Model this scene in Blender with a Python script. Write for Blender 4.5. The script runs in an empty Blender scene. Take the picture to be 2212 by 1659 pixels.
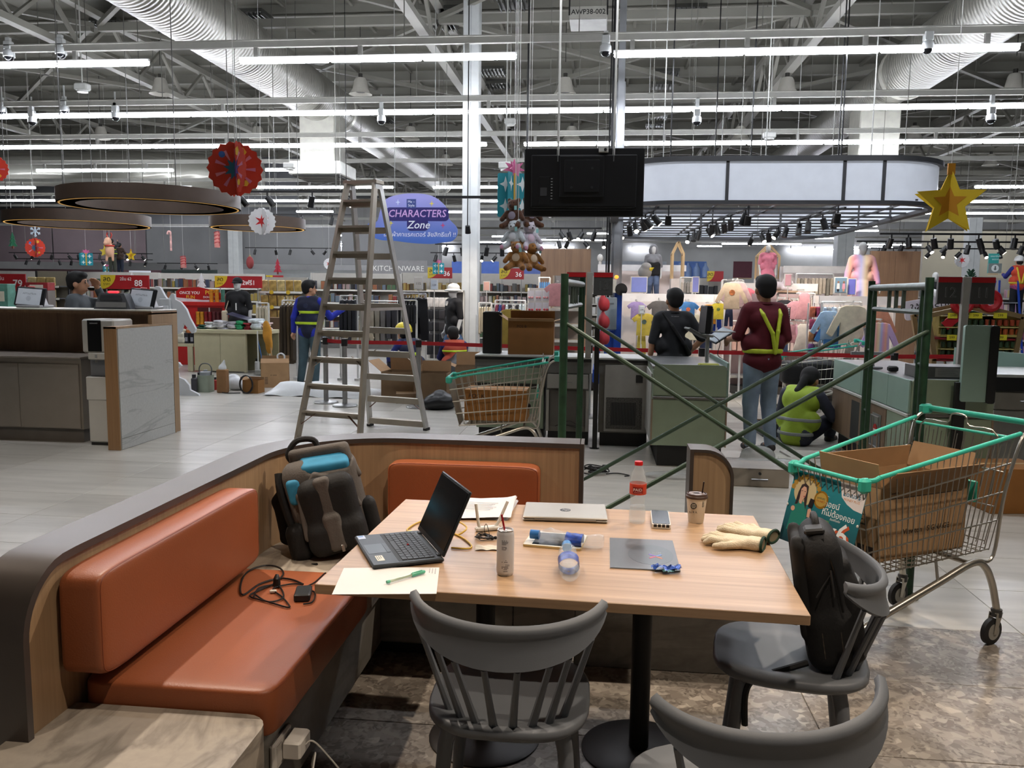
import bpy,math,random
import numpy as np
from mathutils import Vector,Matrix,Euler
random.seed(7)
rng = random.Random(11)
SC = bpy.context.scene
COL = SC.collection
pi = math.pi
# ---------------------------------------------------------------- camera
F = 1780.0; HC = 1.6
YAW,PITCH,ROLL = math.radians(6.15),math.radians(6.39),0.0129
fw = Vector((-math.sin(YAW)*math.cos(PITCH),math.cos(YAW)*math.cos(PITCH),-math.sin(PITCH)))
r0 = Vector((math.cos(YAW),math.sin(YAW),0)); u0 = r0.cross(fw)
RT = r0*math.cos(ROLL) + u0*math.sin(ROLL); UP = -r0*math.sin(ROLL) + u0*math.cos(ROLL)
EYE = Vector((0,0,HC))
cam_d = bpy.data.cameras.new('camera'); cam = bpy.data.objects.new('camera',cam_d); COL.objects.link(cam)
cam_d.sensor_width = 36.0; cam_d.lens = F/2212*36.0; cam_d.clip_end = 300; cam_d.clip_start = .05
cam.matrix_world = Matrix(((RT.x,UP.x,-fw.x,0),(RT.y,UP.y,-fw.y,0),(RT.z,UP.z,-fw.z,HC),(0,0,0,1)))
SC.camera = cam
def ray(px,py): return fw + RT*((px-1106)/F) + UP*((829.5-py)/F)
def flo(px,py,z=0.0):
    d = ray(px,py); return EYE + d*((z-HC)/d.z)
def at(px,py,y):
    d = ray(px,py); return EYE + d*(y/d.y)
def atx(px,py,x):
    d = ray(px,py); return EYE + d*(x/d.x)
# ---------------------------------------------------------------- render look / world
SC.view_settings.view_transform = 'Standard'; SC.view_settings.look = 'None'
SC.view_settings.exposure = 0.74; SC.view_settings.gamma = 1.0; SC.view_settings.use_curve_mapping = False
SC.cycles.use_denoising = True; SC.cycles.use_adaptive_sampling = True; SC.cycles.adaptive_threshold = .06; SC.cycles.max_bounces = 4; SC.cycles.diffuse_bounces = 2
SC.cycles.glossy_bounces = 2; SC.cycles.transmission_bounces = 4; SC.cycles.transparent_max_bounces = 8
SC.cycles.sample_clamp_indirect = 4.0; SC.cycles.caustics_reflective = False; SC.cycles.caustics_refractive = False
w = bpy.data.worlds.new('world'); SC.world = w; w.use_nodes = True
w.node_tree.nodes['Background'].inputs[0].default_value = (.74,.78,.82,1)
w.node_tree.nodes['Background'].inputs[1].default_value = 0.02
TUBE_E = 46.0          # emission of the ceiling tubes
WARM_W = 190.0         # watts of the warm spot lamps over the seating
# ---------------------------------------------------------------- materials
def lin(c):
    if isinstance(c,str):
        c = c.lstrip('#'); c = [int(c[i:i+2],16)/255 for i in (0,2,4)]
    return tuple((x/12.92 if x <= .04045 else ((x+.055)/1.055)**2.4) for x in c)
MATS = {}
def mat(c,rough=.55,metal=0.0,var=.06,vs=6.0,bump=0.0,bs=60.0,trans=0.0,alpha=1.0,emit=0.0,ec=None,coat=0.0,stretch=None,ior=1.45,sheen=0.0):
    key = (c if isinstance(c,str) else tuple(c),rough,metal,var,vs,bump,bs,trans,alpha,emit,ec,coat,stretch,ior,sheen)
    if key in MATS: return MATS[key]
    m = bpy.data.materials.new('m%03d' % len(MATS)); m.use_nodes = True; MATS[key] = m
    nt = m.node_tree; N = nt.nodes; L = nt.links; b = N['Principled BSDF']
    rgb = lin(c)
    b.inputs['Roughness'].default_value = rough; b.inputs['Metallic'].default_value = metal
    b.inputs['IOR'].default_value = ior
    if trans: b.inputs['Transmission Weight'].default_value = trans
    if alpha < 1: b.inputs['Alpha'].default_value = alpha
    if coat: b.inputs['Coat Weight'].default_value = coat
    if sheen: b.inputs['Sheen Weight'].default_value = sheen
    b.inputs['Base Color'].default_value = (*rgb,1)
    if emit:
        b.inputs['Emission Color'].default_value = (*lin(ec or c),1); b.inputs['Emission Strength'].default_value = emit
    if var or bump:
        tc = N.new('ShaderNodeTexCoord'); mp = N.new('ShaderNodeMapping'); L.new(tc.outputs['Object'],mp.inputs[0])
        if stretch: mp.inputs['Scale'].default_value = stretch
    if var:
        n = N.new('ShaderNodeTexNoise'); n.inputs['Scale'].default_value = vs; n.inputs['Detail'].default_value = 4
        L.new(mp.outputs[0],n.inputs['Vector'])
        r = N.new('ShaderNodeValToRGB'); L.new(n.outputs['Fac'],r.inputs[0])
        r.color_ramp.elements[0].position = .3; r.color_ramp.elements[1].position = .7
        r.color_ramp.elements[0].color = (*[x*(1-var*1.6) for x in rgb],1); r.color_ramp.elements[1].color = (*[min(1,x*(1+var*1.6)) for x in rgb],1)
        L.new(r.outputs[0],b.inputs['Base Color'])
    if bump:
        n2 = N.new('ShaderNodeTexNoise'); n2.inputs['Scale'].default_value = bs; n2.inputs['Detail'].default_value = 3
        L.new(mp.outputs[0],n2.inputs['Vector'])
        bp = N.new('ShaderNodeBump'); bp.inputs['Strength'].default_value = bump; bp.inputs['Distance'].default_value = .01
        L.new(n2.outputs['Fac'],bp.inputs['Height']); L.new(bp.outputs[0],b.inputs['Normal'])
    return m
def wood(c1,c2,axis='z',rough=.42,sc=1.0,key=''):
    k = ('wood',c1,c2,axis,rough,sc)
    if k in MATS: return MATS[k]
    m = bpy.data.materials.new('wood'); m.use_nodes = True; MATS[k] = m
    nt = m.node_tree; N = nt.nodes; L = nt.links; b = N['Principled BSDF']; b.inputs['Roughness'].default_value = rough
    tc = N.new('ShaderNodeTexCoord'); mp = N.new('ShaderNodeMapping'); L.new(tc.outputs['Object'],mp.inputs[0])
    s = [70*sc,70*sc,70*sc]; s['xyz'.index(axis)] = 1.6*sc; mp.inputs['Scale'].default_value = s
    n = N.new('ShaderNodeTexNoise'); n.inputs['Scale'].default_value = 1.0; n.inputs['Detail'].default_value = 5; n.inputs['Roughness'].default_value = .65
    L.new(mp.outputs[0],n.inputs['Vector'])
    mp2 = N.new('ShaderNodeMapping'); L.new(tc.outputs['Object'],mp2.inputs[0])
    s2 = [9*sc,9*sc,9*sc]; s2['xyz'.index(axis)] = .5*sc; mp2.inputs['Scale'].default_value = s2
    n2 = N.new('ShaderNodeTexNoise'); n2.inputs['Scale'].default_value = 1.0; n2.inputs['Detail'].default_value = 2; L.new(mp2.outputs[0],n2.inputs['Vector'])
    mx = N.new('ShaderNodeMath'); mx.operation = 'MULTIPLY_ADD'; mx.inputs[1].default_value = .55; L.new(n.outputs['Fac'],mx.inputs[0])
    m3 = N.new('ShaderNodeMath'); m3.operation = 'MULTIPLY'; m3.inputs[1].default_value = .45; L.new(n2.outputs['Fac'],m3.inputs[0]); L.new(m3.outputs[0],mx.inputs[2])
    r = N.new('ShaderNodeValToRGB'); L.new(mx.outputs[0],r.inputs[0]); e = r.color_ramp.elements
    e[0].position = .36; e[0].color = (*lin(c1),1); e[1].position = .64; e[1].color = (*lin(c2),1)
    L.new(r.outputs[0],b.inputs['Base Color'])
    return m
def stone(c,vein,rough=.5,vs=3.0,amt=.5,stretch=(1,1,1),width=.06):
    k = ('stone',c,vein,rough,vs,amt,stretch,width)
    if k in MATS: return MATS[k]
    m = bpy.data.materials.new('stone'); m.use_nodes = True; MATS[k] = m
    nt = m.node_tree; N = nt.nodes; L = nt.links; b = N['Principled BSDF']; b.inputs['Roughness'].default_value = rough
    tc = N.new('ShaderNodeTexCoord'); mp = N.new('ShaderNodeMapping'); L.new(tc.outputs['Object'],mp.inputs[0]); mp.inputs['Scale'].default_value = stretch
    mp.inputs['Rotation'].default_value = (.3,.2,.5)
    n = N.new('ShaderNodeTexNoise'); n.inputs['Scale'].default_value = vs; n.inputs['Detail'].default_value = 6; n.inputs['Distortion'].default_value = .6
    L.new(mp.outputs[0],n.inputs['Vector'])
    r = N.new('ShaderNodeValToRGB'); L.new(n.outputs['Fac'],r.inputs[0]); e = r.color_ramp.elements
    C,V = lin(c),lin(vein); mid = tuple(a*(1-amt)+v*amt for a,v in zip(C,V))
    e[0].position = .5-width; e[0].color = (*C,1); e[1].position = .5+width; e[1].color = (*C,1)
    x = e.new(.5); x.color = (*mid,1)
    n2 = N.new('ShaderNodeTexNoise'); n2.inputs['Scale'].default_value = 40; n2.inputs['Detail'].default_value = 4; L.new(tc.outputs['Object'],n2.inputs['Vector'])
    mx = N.new('ShaderNodeMixRGB'); mx.blend_type = 'MULTIPLY'; mx.inputs[0].default_value = .25; L.new(r.outputs[0],mx.inputs[1]); L.new(n2.outputs['Fac'],mx.inputs[2])
    L.new(mx.outputs[0],b.inputs['Base Color'])
    return m
def terrazzo():
    m = bpy.data.materials.new('terrazzo'); m.use_nodes = True
    nt = m.node_tree; N = nt.nodes; L = nt.links; b = N['Principled BSDF']; b.inputs['Roughness'].default_value = .3
    tc = N.new('ShaderNodeTexCoord')
    gi = N.new('ShaderNodeNewGeometry')
    ns = N.new('ShaderNodeTexNoise'); ns.inputs['Scale'].default_value = 9; L.new(gi.outputs['Position'],ns.inputs['Vector'])
    ad = N.new('ShaderNodeVectorMath'); ad.operation = 'MULTIPLY_ADD'; L.new(ns.outputs['Color'],ad.inputs[0]); ad.inputs[1].default_value = (.08,.08,.08); L.new(gi.outputs['Position'],ad.inputs[2])
    v = N.new('ShaderNodeTexVoronoi'); v.inputs['Scale'].default_value = 26; L.new(ad.outputs[0],v.inputs['Vector'])
    v2 = N.new('ShaderNodeTexVoronoi'); v2.inputs['Scale'].default_value = 75; L.new(ad.outputs[0],v2.inputs['Vector'])
    r = N.new('ShaderNodeValToRGB'); L.new(v.outputs['Color'],r.inputs[0]); e = r.color_ramp.elements
    cols = ['#574d44','#7a7066','#a3998c','#857b70','#6b6258','#b8aea0','#807669']
    e[0].position = 0; e[0].color = (*lin(cols[0]),1); e[1].position = 1; e[1].color = (*lin(cols[-1]),1)
    for i,c in enumerate(cols[1:-1]): x = e.new((i+1)/6); x.color = (*lin(c),1)
    r2 = N.new('ShaderNodeValToRGB'); L.new(v2.outputs['Color'],r2.inputs[0]); e = r2.color_ramp.elements
    e[0].position = .25; e[0].color = (*lin('#6a6158'),1); e[1].position = .8; e[1].color = (*lin('#958c80'),1)
    nz = N.new('ShaderNodeTexNoise'); nz.inputs['Scale'].default_value = 14; L.new(gi.outputs['Position'],nz.inputs['Vector'])
    rr = N.new('ShaderNodeValToRGB'); L.new(nz.outputs['Fac'],rr.inputs[0]); rr.color_ramp.elements[0].position = .46; rr.color_ramp.elements[1].position = .54
    mx = N.new('ShaderNodeMixRGB'); L.new(rr.outputs[0],mx.inputs[0]); L.new(r2.outputs[0],mx.inputs[1]); L.new(r.outputs[0],mx.inputs[2])
    L.new(mx.outputs[0],b.inputs['Base Color'])
    return m
# ---------------------------------------------------------------- mesh builder
def frame_for(d):
    d = Vector(d).normalized(); a = Vector((0,0,1)) if abs(d.z) < .9 else Vector((1,0,0))
    u = d.cross(a).normalized(); v = d.cross(u).normalized(); return u,v
class B:
    def __init__(s): s.v = []; s.f = []; s.mi = []; s.m = Matrix()
    def _add(s,vs,fs,mi=0):
        o = len(s.v); s.v += [tuple(s.m @ Vector(p)) for p in vs]; s.f += [tuple(i+o for i in f) for f in fs]; s.mi += [mi]*len(fs); return s
    def tr(s,loc=(0,0,0),rot=(0,0,0)): s.m = Matrix.Translation(loc) @ Euler(rot).to_matrix().to_4x4(); return s
    def box(s,x0,x1,y0,y1,z0,z1,c=0.0,mi=0):
        if c <= 0:
            return s._add([(x0,y0,z0),(x1,y0,z0),(x1,y1,z0),(x0,y1,z0),(x0,y0,z1),(x1,y0,z1),(x1,y1,z1),(x0,y1,z1)],
                          [(0,3,2,1),(4,5,6,7),(0,1,5,4),(1,2,6,5),(2,3,7,6),(3,0,4,7)],mi)
        c = min(c,abs(x1-x0)*.49,abs(y1-y0)*.49,abs(z1-z0)*.49)
        def ring(x0,x1,y0,y1,z,c): return [(x0+c,y0,z),(x1-c,y0,z),(x1,y0+c,z),(x1,y1-c,z),(x1-c,y1,z),(x0+c,y1,z),(x0,y1-c,z),(x0,y0+c,z)]
        vs = ring(x0+c,x1-c,y0+c,y1-c,z0,c*.5)+ring(x0,x1,y0,y1,z0+c,c)+ring(x0,x1,y0,y1,z1-c,c)+ring(x0+c,x1-c,y0+c,y1-c,z1,c*.5)
        fs = [tuple(range(7,-1,-1)),tuple(range(24,32))]
        for k in range(3):
            for i in range(8): j = (i+1)%8; fs.append((k*8+i,k*8+j,k*8+8+j,k*8+8+i))
        return s._add(vs,fs,mi)
    def bar(s,a,b,wd,ht=None,up=(0,0,1),mi=0):
        a,b = Vector(a),Vector(b); d = (b-a).normalized(); u = Vector(up)
        if abs(d.dot(u)) > .97: u = Vector((0,1,0))
        x = d.cross(u).normalized(); y = x.cross(d).normalized(); ht = wd if ht is None else ht
        vs = [p + x*(sx*wd/2) + y*(sy*ht/2) for p in (a,b) for sx,sy in ((-1,-1),(1,-1),(1,1),(-1,1))]
        return s._add(vs,[(0,1,2,3),(7,6,5,4),(0,4,5,1),(1,5,6,2),(2,6,7,3),(3,7,4,0)],mi)
    def tube(s,pts,r,n=8,closed=False,mi=0,caps=True):
        pts = [Vector(p) for p in pts]; k = len(pts); rs = r if isinstance(r,(list,tuple)) else [r]*k
        vs = []; u = None
        for i,p in enumerate(pts):
            if closed: d = pts[(i+1)%k]-pts[i-1]
            else: d = pts[min(i+1,k-1)]-pts[max(i-1,0)]
            d = d.normalized() if d.length > 1e-9 else Vector((0,0,1))
            if u is None: u,_ = frame_for(d)
            u = (u - d*u.dot(d)); u = u.normalized() if u.length > 1e-6 else frame_for(d)[0]
            v = d.cross(u)
            vs += [p + (u*math.cos(2*pi*j/n)+v*math.sin(2*pi*j/n))*rs[i] for j in range(n)]
        fs = []
        for i in range(k if closed else k-1):
            a,b = i*n,((i+1)%k)*n
            for j in range(n): jj = (j+1)%n; fs.append((a+j,a+jj,b+jj,b+j))
        if not closed and caps: fs += [tuple(range(n-1,-1,-1)),tuple(range((k-1)*n,k*n))]
        return s._add(vs,fs,mi)
    def cyl(s,a,b,r0,r1=None,n=16,mi=0): return s.tube([a,b],[r0,r0 if r1 is None else r1],n,mi=mi)
    def lathe(s,prof,n=24,c=(0,0,0),mi=0,cap=True):
        vs = [(c[0]+r*math.cos(2*pi*j/n),c[1]+r*math.sin(2*pi*j/n),c[2]+z) for r,z in prof for j in range(n)]; fs = []
        for i in range(len(prof)-1):
            for j in range(n): jj = (j+1)%n; fs.append((i*n+j,i*n+jj,(i+1)*n+jj,(i+1)*n+j))
        if cap: fs += [tuple(range(n-1,-1,-1)),tuple(range((len(prof)-1)*n,len(prof)*n))]
        return s._add(vs,fs,mi)
    def ell(s,c,r,n=12,k=8,mi=0):
        r = r if isinstance(r,(list,tuple)) else (r,r,r)
        vs = []; fs = []
        for i in range(k+1):
            t = pi*i/k; t = min(max(t,1e-3),pi-1e-3)
            vs += [(c[0]+r[0]*math.sin(t)*math.cos(2*pi*j/n),c[1]+r[1]*math.sin(t)*math.sin(2*pi*j/n),c[2]-r[2]*math.cos(t)) for j in range(n)]
        for i in range(k):
            for j in range(n): jj = (j+1)%n; fs.append((i*n+j,i*n+jj,(i+1)*n+jj,(i+1)*n+j))
        fs += [tuple(range(n-1,-1,-1)),tuple(range(k*n,k*n+n))]
        return s._add(vs,fs,mi)
    def prism(s,poly,d0,d1,axis='y',mi=0):
        f = {'y': lambda a,b,d: (a,d,b),'z': lambda a,b,d: (a,b,d),'x': lambda a,b,d: (d,a,b)}[axis]
        n = len(poly); vs = [f(a,b,d0) for a,b in poly]+[f(a,b,d1) for a,b in poly]
        fs = [tuple(range(n)),tuple(range(2*n-1,n-1,-1))]+[(i,n+i,n+(i+1)%n,(i+1)%n) for i in range(n)]
        return s._add(vs,fs,mi)
    def puff(s,poly,t,inset=.2,mi=0):     # outline in x,z swollen in y: soft flat goods
        n = len(poly); cx = sum(p[0] for p in poly)/n; cz = sum(p[1] for p in poly)/n; I = 1-inset
        vs = [(a,0,b) for a,b in poly]
        for q,sg in ((1-inset*.35,.8),(I,1.0)):
            for sy in (-1,1): vs += [(cx+(a-cx)*q,sy*t*sg/2,cz+(b-cz)*q) for a,b in poly]
        fs = []
        for i in range(n):
            j = (i+1)%n
            fs += [(i,j,n+j,n+i),(i,2*n+i,2*n+j,j),(n+i,n+j,3*n+j,3*n+i),(2*n+i,4*n+i,4*n+j,2*n+j)]
        fs += [tuple(3*n+i for i in range(n)),tuple(4*n+i for i in range(n-1,-1,-1))]
        return s._add(vs,fs,mi)
    def grid(s,fn,nu,nv,mi=0):
        vs = [fn(i/nu,j/nv) for i in range(nu+1) for j in range(nv+1)]; w = nv+1
        return s._add(vs,[(i*w+j,(i+1)*w+j,(i+1)*w+j+1,i*w+j+1) for i in range(nu) for j in range(nv)],mi)
    def soft(s,c,h,e=.35,n=20,k=12,mi=0):   # superellipsoid cushion, half sizes h
        vs = []; fs = []; sp = lambda x,p: math.copysign(abs(x)**p,x)
        for i in range(k+1):
            t = -pi/2+pi*i/k; t = max(min(t,pi/2-1e-3),-pi/2+1e-3)
            for j in range(n):
                a = 2*pi*(j+.5)/n
                vs.append((c[0]+h[0]*sp(math.cos(t),e)*sp(math.cos(a),e),c[1]+h[1]*sp(math.cos(t),e)*sp(math.sin(a),e),c[2]+h[2]*sp(math.sin(t),e)))
        for i in range(k):
            for j in range(n): jj = (j+1)%n; fs.append((i*n+j,i*n+jj,(i+1)*n+jj,(i+1)*n+j))
        fs += [tuple(range(n-1,-1,-1)),tuple(range(k*n,k*n+n))]
        return s._add(vs,fs,mi)
    def mesh(s,name='mesh',smooth=True,ang=35):
        me = bpy.data.meshes.new(name); me.from_pydata(s.v,[],s.f); me.update()
        if smooth:
            me.polygons.foreach_set('use_smooth',[True]*len(me.polygons)); me.set_sharp_from_angle(angle=math.radians(ang))
        return me
    def obj(s,name,m,parent=None,loc=None,rot=None,smooth=True,ang=35):
        me = s.mesh(name,smooth,ang)
        for x in (m if isinstance(m,(list,tuple)) else [m]): me.materials.append(x)
        if isinstance(m,(list,tuple)) and len(m) > 1: me.polygons.foreach_set('material_index',s.mi)
        o = bpy.data.objects.new(name,me); COL.objects.link(o)
        if parent: o.parent = parent
        if loc is not None: o.location = loc
        if rot is not None: o.rotation_euler = rot if isinstance(rot,(tuple,list,Euler)) else (0,0,rot)
        return o
def tag(o,label=None,cat=None,group=None,kind=None):
    if label: o['label'] = label
    if cat: o['category'] = cat
    if group: o['group'] = group
    if kind: o['kind'] = kind
    return o
def thing(name,label,cat,loc=(0,0,0),rot=0,group=None):
    o = bpy.data.objects.new(name,None); COL.objects.link(o); o.location = loc; o.empty_display_size = .05
    o.rotation_euler = rot if isinstance(rot,(tuple,list,Euler)) else (0,0,rot)
    return tag(o,label,cat,group)
def struct(o): o['kind'] = 'structure'; return o
def copy_tree(o,loc=None,rot=None,label=None,parent=None,scale=None):
    c = o.copy(); COL.objects.link(c)
    if parent is not None: c.parent = parent
    if loc is not None: c.location = loc
    if rot is not None: c.rotation_euler = rot if isinstance(rot,(tuple,list)) else (0,0,rot)
    if scale is not None: c.scale = scale if isinstance(scale,(tuple,list)) else (scale,)*3
    if label: c['label'] = label
    for ch in list(o.children): copy_tree(ch,parent=c)
    return c
def shared(name,me,m,parent=None,loc=(0,0,0),rot=0,scale=None):
    o = bpy.data.objects.new(name,me); COL.objects.link(o)
    if len(me.materials) == 0: me.materials.append(None)
    o.material_slots[0].link = 'OBJECT'; o.material_slots[0].material = m
    if parent: o.parent = parent
    o.location = loc; o.rotation_euler = rot if isinstance(rot,(tuple,list)) else (0,0,rot)
    if scale is not None: o.scale = scale if isinstance(scale,(tuple,list)) else (scale,)*3
    return o
def spline(pts,n=6,closed=False):
    P = [Vector(p) for p in pts]; k = len(P); out = []
    g = (lambda i: P[i % k]) if closed else (lambda i: P[max(0,min(k-1,i))])
    for i in range(k if closed else k-1):
        a,b,c,d = g(i-1),g(i),g(i+1),g(i+2)
        for j in range(n):
            t = j/n; out.append(.5*((2*b)+(c-a)*t+(2*a-5*b+4*c-d)*t*t+(3*b-a-3*c+d)*t**3))
    if not closed: out.append(P[-1])
    return out
def circ(r,n=24,c=(0,0),a0=0,a1=2*pi): return [(c[0]+r*math.cos(a0+(a1-a0)*i/n),c[1]+r*math.sin(a0+(a1-a0)*i/n)) for i in range(n)]
def rrect(x0,x1,z0,z1,r,n=5):
    out = []
    for cx,cz,a in ((x1-r,z0+r,-pi/2),(x1-r,z1-r,0),(x0+r,z1-r,pi/2),(x0+r,z0+r,pi)):
        out += [(cx+r*math.cos(a+pi/2*i/n),cz+r*math.sin(a+pi/2*i/n)) for i in range(n+1)]
    return out
def starpoly(r1,r2,n=5,a0=pi/2): return [((r1 if i%2==0 else r2)*math.cos(a0+pi*i/n),(r1 if i%2==0 else r2)*math.sin(a0+pi*i/n)) for i in range(2*n)]
# text as thin solid lettering; local frame: x right, z up, facing -y
def text(s,size,m,parent,loc=(0,0,0),rot=(pi/2,0,0),name='lettering',align='CENTER',d=.001,shear=0,sx=1.0,bold=0.0):
    cu = bpy.data.curves.new('t','FONT'); cu.body = s; cu.size = size; cu.align_x = align; cu.align_y = 'CENTER'; cu.extrude = d; cu.shear = shear
    cu.resolution_u = 2; cu.offset = bold*size
    t = bpy.data.objects.new('t',cu); COL.objects.link(t)
    dg = bpy.context.evaluated_depsgraph_get(); me = bpy.data.meshes.new_from_object(t.evaluated_get(dg)); 
    bpy.data.objects.remove(t); bpy.data.curves.remove(cu)
    me.materials.clear(); me.materials.append(m)
    o = bpy.data.objects.new(name,me); COL.objects.link(o)
    if parent: o.parent = parent
    o.location = loc; o.rotation_euler = rot; o.scale = (sx,1,1)
    return o
# ---------------------------------------------------------------- blended solids (people, soft toys, bags)
def sdf_mesh(prims,res=.012,k=.02,name='body'):
    """prims: ('c',a,b,ra,rb) tapered limb | ('e',c,(rx,ry,rz)[,rotz]) ellipsoid | ('b',c,(hx,hy,hz),r[,euler]) rounded block | ('-b',...) cut"""
    lo = np.full(3,1e9); hi = np.full(3,-1e9); bb = []
    for p in prims:
        if p[0] == 'c':
            a,b = np.array(p[1],float),np.array(p[2],float); r = max(p[3],p[4]); l,h = np.minimum(a,b)-r,np.maximum(a,b)+r
        elif p[0] == 'e': c = np.array(p[1],float); r = np.array(p[2],float) if len(p) < 4 else np.full(3,max(p[2])); l,h = c-r,c+r
        else: c = np.array(p[1],float); q = np.array(p[2],float); q = q if len(p) < 5 else np.full(3,np.linalg.norm(q)); l,h = c-q,c+q
        pad = 3*k+2*res; bb.append((l-pad,h+pad))
        if p[0][0] != '-': lo = np.minimum(lo,l); hi = np.maximum(hi,h)
    lo -= 3*res; hi += 3*res; n = np.ceil((hi-lo)/res).astype(int)+1
    D = np.full(n,1.0,np.float32); ax = [lo[i]+res*np.arange(n[i]) for i in range(3)]
    for p,(l,h) in zip(prims,bb):
        s = [slice(max(0,int((l[i]-lo[i])/res)),min(n[i],int((h[i]-lo[i])/res)+2)) for i in range(3)]
        if any(x.start >= x.stop for x in s): continue
        X,Y,Z = np.meshgrid(ax[0][s[0]],ax[1][s[1]],ax[2][s[2]],indexing='ij',sparse=True)
        if p[0] == 'c':
            a,b = np.array(p[1],float),np.array(p[2],float); ba = b-a; L2 = max(ba@ba,1e-9)
            t = np.clip(((X-a[0])*ba[0]+(Y-a[1])*ba[1]+(Z-a[2])*ba[2])/L2,0,1)
            d = np.sqrt((X-a[0]-t*ba[0])**2+(Y-a[1]-t*ba[1])**2+(Z-a[2]-t*ba[2])**2)-(p[3]+(p[4]-p[3])*t)
        elif p[0] == 'e':
            c,r = p[1],p[2]; x,y,z = X-c[0],Y-c[1],Z-c[2]
            if len(p) > 3:
                R = np.array(Euler(p[3]).to_matrix().transposed()) if isinstance(p[3],tuple) else np.array(Euler((0,0,p[3])).to_matrix().transposed())
                x,y,z = R[0,0]*x+R[0,1]*y+R[0,2]*z,R[1,0]*x+R[1,1]*y+R[1,2]*z,R[2,0]*x+R[2,1]*y+R[2,2]*z
            q = np.sqrt((x/r[0])**2+(y/r[1])**2+(z/r[2])**2); g = np.sqrt((x/r[0]**2)**2+(y/r[1]**2)**2+(z/r[2]**2)**2)
            d = q*(q-1)/np.maximum(g,1e-6)
        else:
            c,hs,r = p[1],p[2],p[3]; x,y,z = X-c[0],Y-c[1],Z-c[2]
            if len(p) > 4:
                R = np.array(Euler(p[4]).to_matrix().transposed()); x,y,z = R[0,0]*x+R[0,1]*y+R[0,2]*z,R[1,0]*x+R[1,1]*y+R[1,2]*z,R[2,0]*x+R[2,1]*y+R[2,2]*z
            qx,qy,qz = np.abs(x)-hs[0]+r,np.abs(y)-hs[1]+r,np.abs(z)-hs[2]+r
            d = np.sqrt(np.maximum(qx,0)**2+np.maximum(qy,0)**2+np.maximum(qz,0)**2)+np.minimum(np.maximum(qx,np.maximum(qy,qz)),0)-r
        A = D[s[0],s[1],s[2]]
        if p[0][0] == '-': D[s[0],s[1],s[2]] = np.maximum(A,-d)
        else:
            hh = np.clip(.5+.5*(A-d)/k,0,1); D[s[0],s[1],s[2]] = A*(1-hh)+d*hh-k*hh*(1-hh)
    I = D < 0; sg = I.astype(np.int8)
    cs = sum(sg[i:n[0]-1+i,j:n[1]-1+j,m:n[2]-1+m] for i in (0,1) for j in (0,1) for m in (0,1))
    act = (cs > 0) & (cs < 8); idx = -np.ones(act.shape,int); cells = np.argwhere(act); idx[act] = np.arange(len(cells))
    acc = np.zeros((len(cells),3)); cnt = np.zeros(len(cells))
    cor = [(i,j,m) for i in (0,1) for j in (0,1) for m in (0,1)]
    for a in cor:
        for b in cor:
            if sum(abs(x-y) for x,y in zip(a,b)) == 1 and a < b:
                da = D[cells[:,0]+a[0],cells[:,1]+a[1],cells[:,2]+a[2]]; db = D[cells[:,0]+b[0],cells[:,1]+b[1],cells[:,2]+b[2]]
                ok = (da < 0) != (db < 0); t = np.where(ok,da/np.where(ok,da-db,1),0)[:,None]
                acc += np.where(ok[:,None],np.array(a)+t*(np.array(b)-np.array(a)),0); cnt += ok
    V = lo+(cells+acc/cnt[:,None])*res
    Fs = []
    for axis in range(3):
        o = [(1,2),(2,0),(0,1)][axis]
        s0 = [slice(1,n[i]-1) for i in range(3)]; s0[axis] = slice(0,n[axis]-1)
        s1 = list(s0); s1[axis] = slice(1,n[axis])
        A,Bb = I[tuple(s0)],I[tuple(s1)]; E = np.argwhere(A != Bb)
        if not len(E): continue
        inside = A[tuple(E.T)]; P = E.copy(); P[:,o[0]] += 1; P[:,o[1]] += 1
        def cell(d0,d1): Q = P.copy(); Q[:,o[0]] -= d0; Q[:,o[1]] -= d1; return idx[tuple(Q.T)]
        q = np.stack([cell(1,1),cell(0,1),cell(0,0),cell(1,0)],1)
        q[~inside] = q[~inside][:,::-1]; Fs.append(q)
    Fq = np.concatenate(Fs); Fq = Fq[(Fq >= 0).all(1)]
    me = bpy.data.meshes.new(name); me.from_pydata(V.tolist(),[],Fq.tolist()); me.update()
    me.polygons.foreach_set('use_smooth',[True]*len(me.polygons)); return me
def solid(name,prims,m,parent=None,res=.012,k=.02,loc=None,rot=None):
    me = sdf_mesh(prims,res,k,name); me.materials.append(m)
    o = bpy.data.objects.new(name,me); COL.objects.link(o)
    if parent: o.parent = parent
    if loc is not None: o.location = loc
    if rot is not None: o.rotation_euler = rot if isinstance(rot,(tuple,list)) else (0,0,rot)
    return o
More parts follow.
